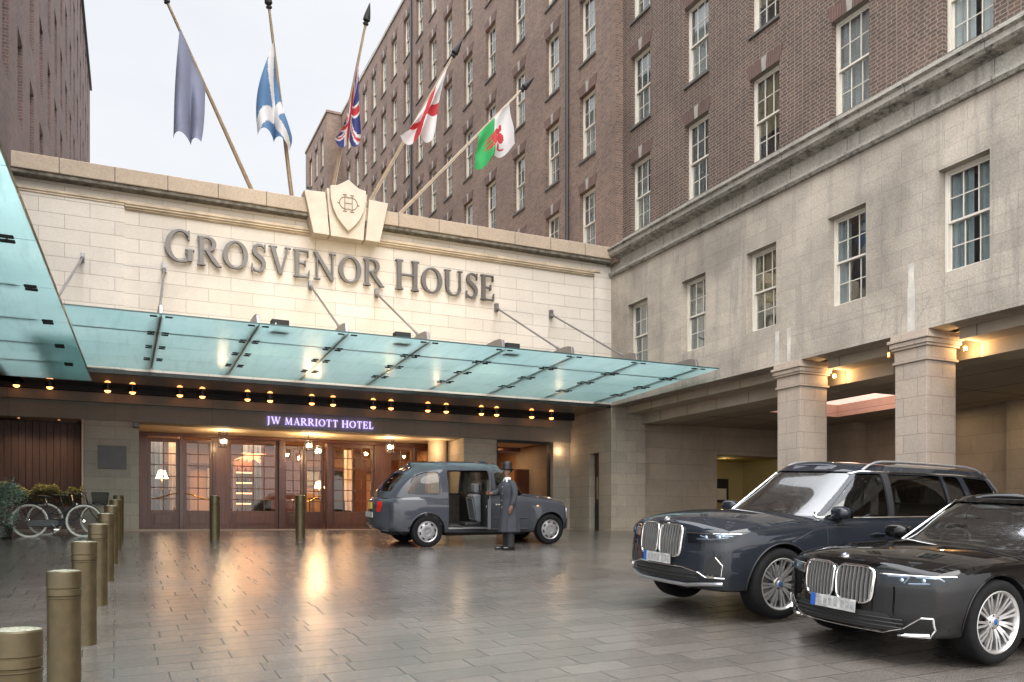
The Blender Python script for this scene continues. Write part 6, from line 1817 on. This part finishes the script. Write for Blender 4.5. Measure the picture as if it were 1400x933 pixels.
for i, (x, y) in enumerate(BL+[(2.05, 20.35), (3.92, 20.1)]):
    lab = blab[i] if i < 8 else ['bronze bollard standing alone before the right leaf of the glazed double door', 'bronze bollard standing alone before the dark double doors'][i-8]
    grp = 'bronze bollards in the left row' if i < 8 else 'bronze bollards before the doors'
    if proto is None:
        proto = empty('bollard', lab, 'bollard', (x, y, gh(x, y)), group=grp); bollard_parts(proto)
        t = proto
    else:
        t = copy_tree(proto); t.location = (x, y, gh(x, y)); t['label'] = lab; t['group'] = grp

# ------------------------------------------------------------------ bicycles
M['cream_tyre'] = pbr('cream_tyre', (.72, .68, .60), .7, var=.1)
M['saddle'] = pbr('black_leather', (.02, .018, .016), .5, var=.2)
M['bikepaint'] = pbr('black_bike_paint', (.010, .011, .015), .4, var=0)
def bike(label, loc, rz, basket, frontred=False):
    t = empty('bicycle', label, 'bicycle', loc, (radians(4), 0, rz))
    R = .365; wb = 1.12
    for x in (0, wb):
        w = MB().tube([(x+R*cos(2*pi*k/48), 0, R+R*sin(2*pi*k/48)) for k in range(48)], .024, 10, True); wo = w.obj('wheel', M['cream_tyre'], t, smooth=True)
        r = MB().tube([(x+(R-.03)*cos(2*pi*k/48), 0, R+(R-.03)*sin(2*pi*k/48)) for k in range(48)], .009, 6, True)
        for k in range(28):
            a = 2*pi*k/28; r.tube([(x+.02*cos(a+1.3), .02*(-1)**k, R+.02*sin(a+1.3)), (x+(R-.03)*cos(a), 0, R+(R-.03)*sin(a))], .0022, 4)
        r.obj('spokes', M['satin'], wo)
        MB().lathe([(.03, -.04), (.045, -.02), (.045, .02), (.03, .04)], 16, (x, 0, R), ax='Y').obj('hub', M['chrome'], wo, smooth=True)
        m = MB().tube([(x+(R+.035)*cos(a), 0, R+(R+.035)*sin(a)) for a in [radians((20 if x else -20)+(150 if x else 190)*k/20) for k in range(21)]], .014, 6); m.obj('mudguard', M['bikepaint'], t, smooth=True)
    f = MB()
    bb = (.46, 0, .30); st = (.34, 0, .80); hd = (.88, 0, .84); hb = (.93, 0, .66)
    f.tube([bb, st], .017); f.tube([bb, (.70, 0, .42), hb], .018); f.tube([(.38, 0, .56), (.62, 0, .50), (.90, 0, .74)], .016); f.tube([hd, hb], .02)
    for s_ in (-1, 1):
        f.tube([(0, s_*.05, R), (.36, s_*.02, .74)], .009); f.tube([(0, s_*.05, R), (bb[0], s_*.03, bb[2])], .01); f.tube([hb, (1.0, s_*.05, .5), (wb, s_*.05, R)], .012)
    f.obj('bicycle_frame', M['bikepaint'], t, smooth=50)
    MB().prism([(-.06, .25), (.0, .23), (.50, .22), (.60, .26), (.60, .36), (.50, .40), (.05, .40), (-.06, .36)], 'Y', -.06, -.035).obj('chain_case', M['bikepaint'], t, bevel=.015)
    c = MB(); c.tube([(bb[0], -.08, bb[2]), (bb[0]+.1, -.085, bb[2]-.14)], .009); c.tube([(bb[0], .08, bb[2]), (bb[0]-.1, .085, bb[2]+.14)], .009); c.box(bb[0]+.05, bb[0]+.15, -.17, -.09, bb[2]-.155, bb[2]-.135).box(bb[0]-.15, bb[0]-.05, .09, .17, bb[2]+.13, bb[2]+.15)
    c.obj('crank_and_pedals', M['chrome'], t)
    c = MB().tube([st, (.32, 0, .90)], .013); c.obj('seat_post', M['chrome'], t)
    c = MB(); c.grid(lambda u, v: (.16+.28*v, (.075*(1-v)**.8+.02)*sin(2*pi*u), .92+.028*cos(2*pi*u)+.02*(1-v)), 16, 10, True); c.obj('saddle', M['saddle'], t, smooth=True)
    c = MB(); c.tube([hd, (.85, 0, .98)], .014); c.tube([(.68, -.28, .98), (.78, -.27, 1.0), (.88, -.12, 1.01), (.87, 0, .99), (.88, .12, 1.01), (.78, .27, 1.0), (.68, .28, .98)], .012, 8); hb_ = c.obj('handlebar', M['chrome'], t, smooth=True)
    c = MB(); c.tube([(.64, -.285, .975), (.75, -.275, .995)], .018, 8); c.tube([(.64, .285, .975), (.75, .275, .995)], .018, 8); c.obj('grip', M['saddle'], hb_)
    c = MB()
    for s_ in (-1, 1): c.tube([(-.30, s_*.06, .76), (.30, s_*.06, .76)], .008, 5); c.tube([(-.2, s_*.06, .76), (0, s_*.05, R)], .007, 5)
    for k in range(5): c.tube([(-.28+.13*k, -.06, .76), (-.28+.13*k, .06, .76)], .006, 5)
    c.obj('rear_rack', M['bikepaint'], t)
    c = MB().tube([(.42, -.05, .28), (.52, -.14, .0)], .009); c.obj('kickstand', M['bikepaint'], t)
    c = MB(); c.ellipsoid((-.36, 0, .66), (.02, .03, .035)); c.obj('rear_reflector', M['red'], t)
    c = MB(); c.lathe([(.035, 1.02), (.04, 1.05)], 12, (.97, 0, -.27), ax='Z'); c.obj('front_lamp', M['chrome'], t, smooth=True)
    if basket:
        c = MB(); x0, x1, y0_, y1_, z0, z1 = .98, 1.36, -.2, .2, .74, 1.02
        for k in range(12):
            for (ya) in (y0_, y1_):
                x = x0+(x1-x0)*k/11; c.tube([(x0+.04+(x1-x0-.08)*k/11, ya*.85, z0), (x, ya, z1)], .004, 4)
            y = y0_+(y1_-y0_)*k/11
            c.tube([(x0+.04, y*.85, z0), (x0, y, z1)], .004, 4); c.tube([(x1-.04, y*.85, z0), (x1, y, z1)], .004, 4)
        for j in range(9):
            v = j/8; a, b, cc, d = x0+.04*(1-v), x1-.04*(1-v), y0_*(.85+.15*v), y1_*(.85+.15*v); z = z0+(z1-z0)*v
            c.tube([(a, cc, z), (b, cc, z), (b, d, z), (a, d, z)], .008 if j == 8 else .005, 4, True)
        c.box(x0+.04, x1-.04, y0_*.85, y1_*.85, z0-.006, z0)
        c.obj('basket', M['black'], t)
    return t
b1 = bike('black bicycle with cream tyres leaning in front of the planter, nearest the camera', (-1.78, 22.35, gh(-1.5, 22.35)), 0, False)
b2 = bike('black bicycle with a wire front basket standing behind the other one', (-1.50, 22.95, gh(-1.3, 22.95)), .05, True)
b1.rotation_euler = (radians(-4), 0, 0)

# ------------------------------------------------------------------ planting
def leafmat(name, c1, c2):
    m, t, b = newmat(name)
    pos = t.N('ShaderNodeNewGeometry').outputs['Position']
    t.L(t.ramp(t.noise(pos, 14, 3, .6), .35, .65, c3(c1), c3(c2)), b.inputs['Base Color']); b.inputs['Roughness'].default_value = .45
    return m
def leaves(n, fn, size, mat, name, parent):
    m = MB()
    for _ in range(n):
        p = Vector(fn()); a = random.random()*2*pi; s = size*random.uniform(.6, 1.3); til = random.uniform(-.6, 1.0)
        d = Vector((cos(a)*cos(til), sin(a)*cos(til), sin(til))); w = d.cross(Vector((0, 0, 1))).normalized()*s*.38; up = w.cross(d).normalized()*s*.12
        m.add([p, p+d*s*.5+w-up, p+d*s, p+d*s*.5-w-up], [(0, 1, 2, 3)])
    return m.obj(name, mat, parent)
pl = empty('planter', 'long dark planter with a low yellow-green hedge behind the bicycles', 'planter', (-2.2, 24.5, -.06))
MB().box(-3.4, -.72, 24.3, 24.75, -.08, .50).box(-3.43, -.70, 24.28, 24.78, .50, .54).obj('trough', M['wood_dk'], pl, world=True, bevel=.01)
def hp():
    x = random.uniform(-3.4, -.72); h = .18+.07*sin(x*7)+.05*sin(x*17); u = random.random()
    return (x+2.2, random.uniform(-.26, .26), .58+(h+.22)*math.sqrt(u)+random.uniform(0, .06))
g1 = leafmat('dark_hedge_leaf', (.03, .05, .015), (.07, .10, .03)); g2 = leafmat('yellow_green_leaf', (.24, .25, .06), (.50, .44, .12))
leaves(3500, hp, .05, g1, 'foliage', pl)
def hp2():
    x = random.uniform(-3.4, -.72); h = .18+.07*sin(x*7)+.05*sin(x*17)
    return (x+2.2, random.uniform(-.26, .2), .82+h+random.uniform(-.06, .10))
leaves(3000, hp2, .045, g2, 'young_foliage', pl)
sh_ = empty('shrub', 'grey-green leafy shrub at the left edge beside the bicycle wheel', 'shrub', (-2.30, 22.0, gh(-2.3, 22.0)))
st = MB()
for k in range(14):
    a = random.random()*2*pi; st.tube([(0, 0, 0), (.12*cos(a), .12*sin(a), .4), (.3*cos(a), .3*sin(a), .9+.2*random.random())], [.014, .009, .004], 5)
st.obj('stem', M['wood_dk'], sh_)
cl = [(random.gauss(0, .17), random.gauss(0, .17), random.uniform(.15, 1.15), random.uniform(.07, .15)) for _ in range(46)]
def sp_():
    c_ = random.choice(cl); return (c_[0]+random.gauss(0, c_[3]*.6), c_[1]+random.gauss(0, c_[3]*.6), c_[2]+random.gauss(0, c_[3]*.6))
leaves(5200, sp_, .05, leafmat('grey_green_leaf', (.16, .26, .19), (.38, .50, .40)), 'foliage', sh_)
MB().lathe([(.16, -.02), (.22, .02), (.24, .28), (.21, .30), (.2, .26)], 24, cap=False).obj('pot', M['plaque'], sh_, smooth=50)

# ------------------------------------------------------------------ flags on raked poles
def flagcol(kind, u, v):
    """u along the fly 0..1, v from top (1) to bottom (0) of the cloth -> material slot"""
    if kind == 'plain': return 0
    if kind == 'saltire':
        return 1 if abs((u-.5)*.6-(v-.5)*.6*1.0) < .075 or abs((u-.5)*.6+(v-.5)*.6) < .075 else 0
    if kind == 'george': return 1 if abs(u-.5) < .08 or abs(v-.5) < .12 else 0
    if kind == 'union':
        if abs(u-.5) < .05 or abs(v-.5) < .09: return 1
        if abs(u-.5) < .085 or abs(v-.5) < .15: return 2
        d = min(abs((u-.5)-(v-.5)), abs((u-.5)+(v-.5)))
        return 1 if d < .03 else 2 if d < .085 else 0
    if kind == 'wales':
        # red beast on white over green: body, neck, head, legs, wing, tail
        for (cx, cy, rx, ry) in ((.5, .5, .17, .09), (.36, .60, .07, .10), (.30, .70, .07, .05), (.38, .36, .03, .12), (.48, .34, .03, .13), (.60, .34, .03, .13), (.68, .38, .03, .12), (.52, .68, .12, .10), (.72, .60, .09, .035), (.79, .68, .03, .09)):
            if ((u-cx)/rx)**2+((v-cy)/ry)**2 < 1: return 1
        return 2 if v > .5 else 0
def clothmat(name, col):
    m, t, b = newmat(name)
    out = t.n['Material Output']; b.inputs['Base Color'].default_value = c3(col); b.inputs['Roughness'].default_value = .8
    tl = t.N('ShaderNodeBsdfTranslucent'); tl.inputs[0].default_value = c3(col); mx = t.N('ShaderNodeMixShader'); mx.inputs[0].default_value = .4
    t.L(b.outputs[0], mx.inputs[1]); t.L(tl.outputs[0], mx.inputs[2]); t.L(mx.outputs[0], out.inputs[0]); return m
CM = dict(slate=clothmat('slate_blue_cloth', (.24, .26, .36)), blue=clothmat('saltire_blue_cloth', (.11, .22, .40)), white=clothmat('white_cloth', (.75, .74, .74)), red=clothmat('red_cloth', (.55, .05, .06)), navy=clothmat('navy_cloth', (.05, .06, .22)), green=clothmat('green_cloth', (.05, .42, .13)))
def flag(base, tip, kind, mats, label, plabel, h1, h0, e1, e0, folds, amp, seed, bulge=0.0):
    base = Vector(base); tip = Vector(tip); d = tip-base
    pole = empty('flagpole', plabel, 'flagpole', base)
    MB().tube([tuple(d*(k/8)) for k in range(9)], [.055-.022*k/8 for k in range(9)], 12).obj('pole', M['polem'], pole, smooth=True)
    dn = d.normalized(); f = MB(); q = dn.to_track_quat('Z', 'Y').to_matrix()
    prof = [(.03, 0), (.07, .02), (.075, .05), (.045, .08), (.095, .13), (.085, .22), (.055, .36), (.022, .50), (.004, .56)]
    vs = []
    for r, h in prof:
        for k in range(14):
            a = 2*pi*k/14; vs.append(tuple(d+q @ Vector((r*cos(a), r*sin(a), h-.02))))
    f.add(vs, [(i*14+k, i*14+(k+1) % 14, (i+1)*14+(k+1) % 14, (i+1)*14+k) for i in range(len(prof)-1) for k in range(14)])
    f.obj('finial', M['matblack'], pole, smooth=50)
    MB().lathe([(.07, -.15), (.07, .1), (.055, .15)], 12).obj('pole_socket', M['steel'], pole, smooth=50)
    MB().tube([tuple(d*.06+Vector((.04, -.07, 0))), tuple(d*.97+Vector((.02, -.05, 0)))], .006, 4).obj('halyard', M['white'], pole)
    # cloth: the hoist runs along the pole from h1 (top) to h0, the fly falls under its own weight to e1..e0
    t1 = (h1-base.z)/d.z; t0 = (h0-base.z)/d.z
    top = base+d*t1; bot = base+d*t0; yb = (top.y+bot.y)/2-.1
    E1 = Vector((e1[0], yb-.05, e1[1])); E0 = Vector((e0[0], yb+.02, e0[1]))
    rnd = random.Random(seed); ph = rnd.random()*6
    nu, nv = 60, 44; vs = []; fs = []; mi = []
    for j in range(nv+1):
        v = j/nv; H = bot.lerp(top, v)+Vector((0, -.06, 0))
        E = E0.lerp(E1, v)
        for i in range(nu+1):
            u = i/nu; g = u**.85
            p = H.lerp(E, g); a = u**.6
            p.y += amp*1.5*a*cos(v*2*pi*folds+ph+1.6*u)+.04*sin(u*8+ph+v*3)
            p.x += amp*.55*a*sin(v*2*pi*folds+ph+1.6*u+.6)+bulge*sin(pi*u)*(2*v-1)
            p.z += .06*a*sin(v*2*pi*folds+ph)+.05*sin(u*6+v*5+ph)*a
            vs.append(tuple(p))
    for j in range(nv):
        for i in range(nu):
            fs.append((j*(nu+1)+i, j*(nu+1)+i+1, (j+1)*(nu+1)+i+1, (j+1)*(nu+1)+i)); mi.append(flagcol(kind, (i+.5)/nu, (j+.5)/nv))
    m = MB(); m.add(vs, fs); m.m = mi
    fo = m.obj('flag', mats, smooth=True); tag(fo, label, 'flag', 'flags on the roof of the entrance block')
    return fo
M['polem'] = pbr('tan_pole_paint', (.30, .22, .14), .45, var=.15, vs=6)
flag((3.27, 22.3, 8.25), (1.11, 21.4, 12.25), 'plain', [CM['slate']], 'plain slate-blue flag hanging limp from the leftmost raked pole', 'leftmost raked flagpole, leaning left, with the plain slate flag', 11.75, 10.65, (1.22, 9.3), (1.85, 9.1), 1.6, .11, 1)
flag((4.16, 22.3, 8.3), (3.42, 21.4, 12.72), 'saltire', [CM['blue'], CM['white']], 'blue flag with a white saltire cross hanging from the second pole', 'second flagpole from the left, with the blue saltire flag', 12.0, 10.4, (3.2, 9.75), (3.9, 9.55), 1.7, .12, 2, bulge=-.14)
flag((5.16, 22.5, 8.6), (5.83, 21.4, 12.92), 'union', [CM['navy'], CM['red'], CM['white']], 'red, white and blue union flag hanging folded from the middle pole', 'middle flagpole rising behind the crest, with the union flag', 12.0, 10.7, (5.72, 10.05), (5.1, 9.8), 1.8, .11, 3)
flag((6.0, 22.3, 8.4), (8.22, 21.4, 12.66), 'george', [CM['white'], CM['red']], 'white flag with a red cross hanging from the fourth pole', 'fourth flagpole from the left, leaning right, with the red cross flag', 12.35, 11.0, (7.65, 10.45), (6.75, 10.1), 1.7, .12, 4)
flag((6.72, 22.3, 8.2), (10.27, 21.4, 12.2), 'wales', [CM['green'], CM['red'], CM['white']], 'white and green flag with a red beast hanging from the rightmost pole', 'rightmost flagpole, leaning farthest right, with the green and white flag', 11.8, 10.85, (10.05, 10.55), (8.95, 9.9), 1.6, .10, 5)
# two bronze figures / old lanterns on the coping behind the crest
def urn(x, y, z, label):
    t = empty('roof_lantern', label, 'lantern', (x, y, z))
    MB().lathe([(.09, 0), (.10, .03), (.04, .08), (.03, .2), (.08, .26), (.1, .4), (.07, .5), (.02, .56), (.035, .6), (.004, .66)], 14).obj('lantern_body', M['black'], t, smooth=40)
urn(4.55, 22.3, 8.25, 'small black lantern on the coping just left of the crest')
urn(5.55, 22.6, 8.6, 'small black lantern behind the top of the crest')

# ------------------------------------------------------------------ world, sun, camera
W = bpy.data.worlds.new('World'); S.world = W; W.use_nodes = True
nt = W.node_tree; bg = nt.nodes['Background']
sky = nt.nodes.new('ShaderNodeTexSky'); sky.sky_type = 'NISHITA'; sky.sun_disc = False; sky.sun_elevation = radians(38); sky.sun_rotation = radians(200); sky.altitude = 50; sky.air_density = 1.5; sky.dust_density = 4
tcn = nt.nodes.new('ShaderNodeTexCoord'); nz = nt.nodes.new('ShaderNodeTexNoise'); nz.inputs['Scale'].default_value = 2.2; nz.inputs['Detail'].default_value = 6; nz.inputs['Roughness'].default_value = .55
mp = nt.nodes.new('ShaderNodeMapping'); mp.inputs['Scale'].default_value = (1, 1, 2.2); nt.links.new(tcn.outputs['Generated'], mp.inputs[0]); nt.links.new(mp.outputs[0], nz.inputs['Vector'])
rp = nt.nodes.new('ShaderNodeValToRGB'); rp.color_ramp.elements[0].position = .3; rp.color_ramp.elements[1].position = .7
CB = SKYB
rp.color_ramp.elements[0].color = (CB*.88, CB*.91, CB*.96, 1); rp.color_ramp.elements[1].color = (CB*1.0, CB*1.0, CB*1.02, 1)
nt.links.new(nz.outputs['Fac'], rp.inputs[0])
mx = nt.nodes.new('ShaderNodeMix'); mx.data_type = 'RGBA'; mx.inputs[0].default_value = .88
nt.links.new(sky.outputs[0], mx.inputs[6]); nt.links.new(rp.outputs[0], mx.inputs[7]); 
sx_ = nt.nodes.new('ShaderNodeSeparateXYZ'); nt.links.new(tcn.outputs['Generated'], sx_.inputs[0])
mr_ = nt.nodes.new('ShaderNodeMapRange'); mr_.interpolation_type = 'SMOOTHSTEP'; mr_.inputs[1].default_value = .50; mr_.inputs[2].default_value = 1.0; mr_.inputs[3].default_value = 1.0; mr_.inputs[4].default_value = ZEN
nt.links.new(sx_.outputs[2], mr_.inputs[0])
dt_ = nt.nodes.new('ShaderNodeVectorMath'); dt_.operation = 'DOT_PRODUCT'; nt.links.new(tcn.outputs['Generated'], dt_.inputs[0]); dt_.inputs[1].default_value = (-.35, -.72, .60)
mr2 = nt.nodes.new('ShaderNodeMapRange'); mr2.interpolation_type = 'SMOOTHSTEP'; mr2.inputs[1].default_value = -.05; mr2.inputs[2].default_value = 1.0; mr2.inputs[3].default_value = 0.0; mr2.inputs[4].default_value = AZB
nt.links.new(dt_.outputs['Value'], mr2.inputs[0])
ad_ = nt.nodes.new('ShaderNodeMath'); ad_.operation = 'ADD'; nt.links.new(mr_.outputs[0], ad_.inputs[0]); nt.links.new(mr2.outputs[0], ad_.inputs[1])
vs_ = nt.nodes.new('ShaderNodeVectorMath'); vs_.operation = 'SCALE'; nt.links.new(mx.outputs[2], vs_.inputs[0]); nt.links.new(ad_.outputs[0], vs_.inputs['Scale'])
nt.links.new(vs_.outputs[0], bg.inputs[0])
bg.inputs['Strength'].default_value = .12
sl = bpy.data.lights.new('sun', 'SUN'); sl.energy = 1.5; sl.angle = radians(30); sl.color = (1, .96, .9)
so = bpy.data.objects.new('sun', sl); COL.objects.link(so); so.rotation_euler = (radians(50), radians(-8), radians(20))
cd = bpy.data.cameras.new('camera'); cam = bpy.data.objects.new('camera', cd); COL.objects.link(cam)
cam.location = (0, 0, 0); cam.rotation_euler = (radians(90), 0, -radians(25)); cd.sensor_width = 36; cd.lens = 29.93; cd.shift_y = .1825; cd.clip_start = .05; cd.clip_end = 600
S.camera = cam
S.view_settings.view_transform = 'Standard'; S.view_settings.look = 'None'; S.view_settings.exposure = EXPO; S.view_settings.gamma = 1; S.view_settings.use_curve_mapping = False
S.cycles.use_denoising = True
try: S.cycles.denoiser = 'OPENIMAGEDENOISE'
except Exception: pass
S.cycles.max_bounces = 8; S.cycles.transparent_max_bounces = 16; S.cycles.diffuse_bounces = 4; S.cycles.glossy_bounces = 4
S.cycles.sample_clamp_indirect = 6; S.cycles.caustics_reflective = False; S.cycles.caustics_refractive = False
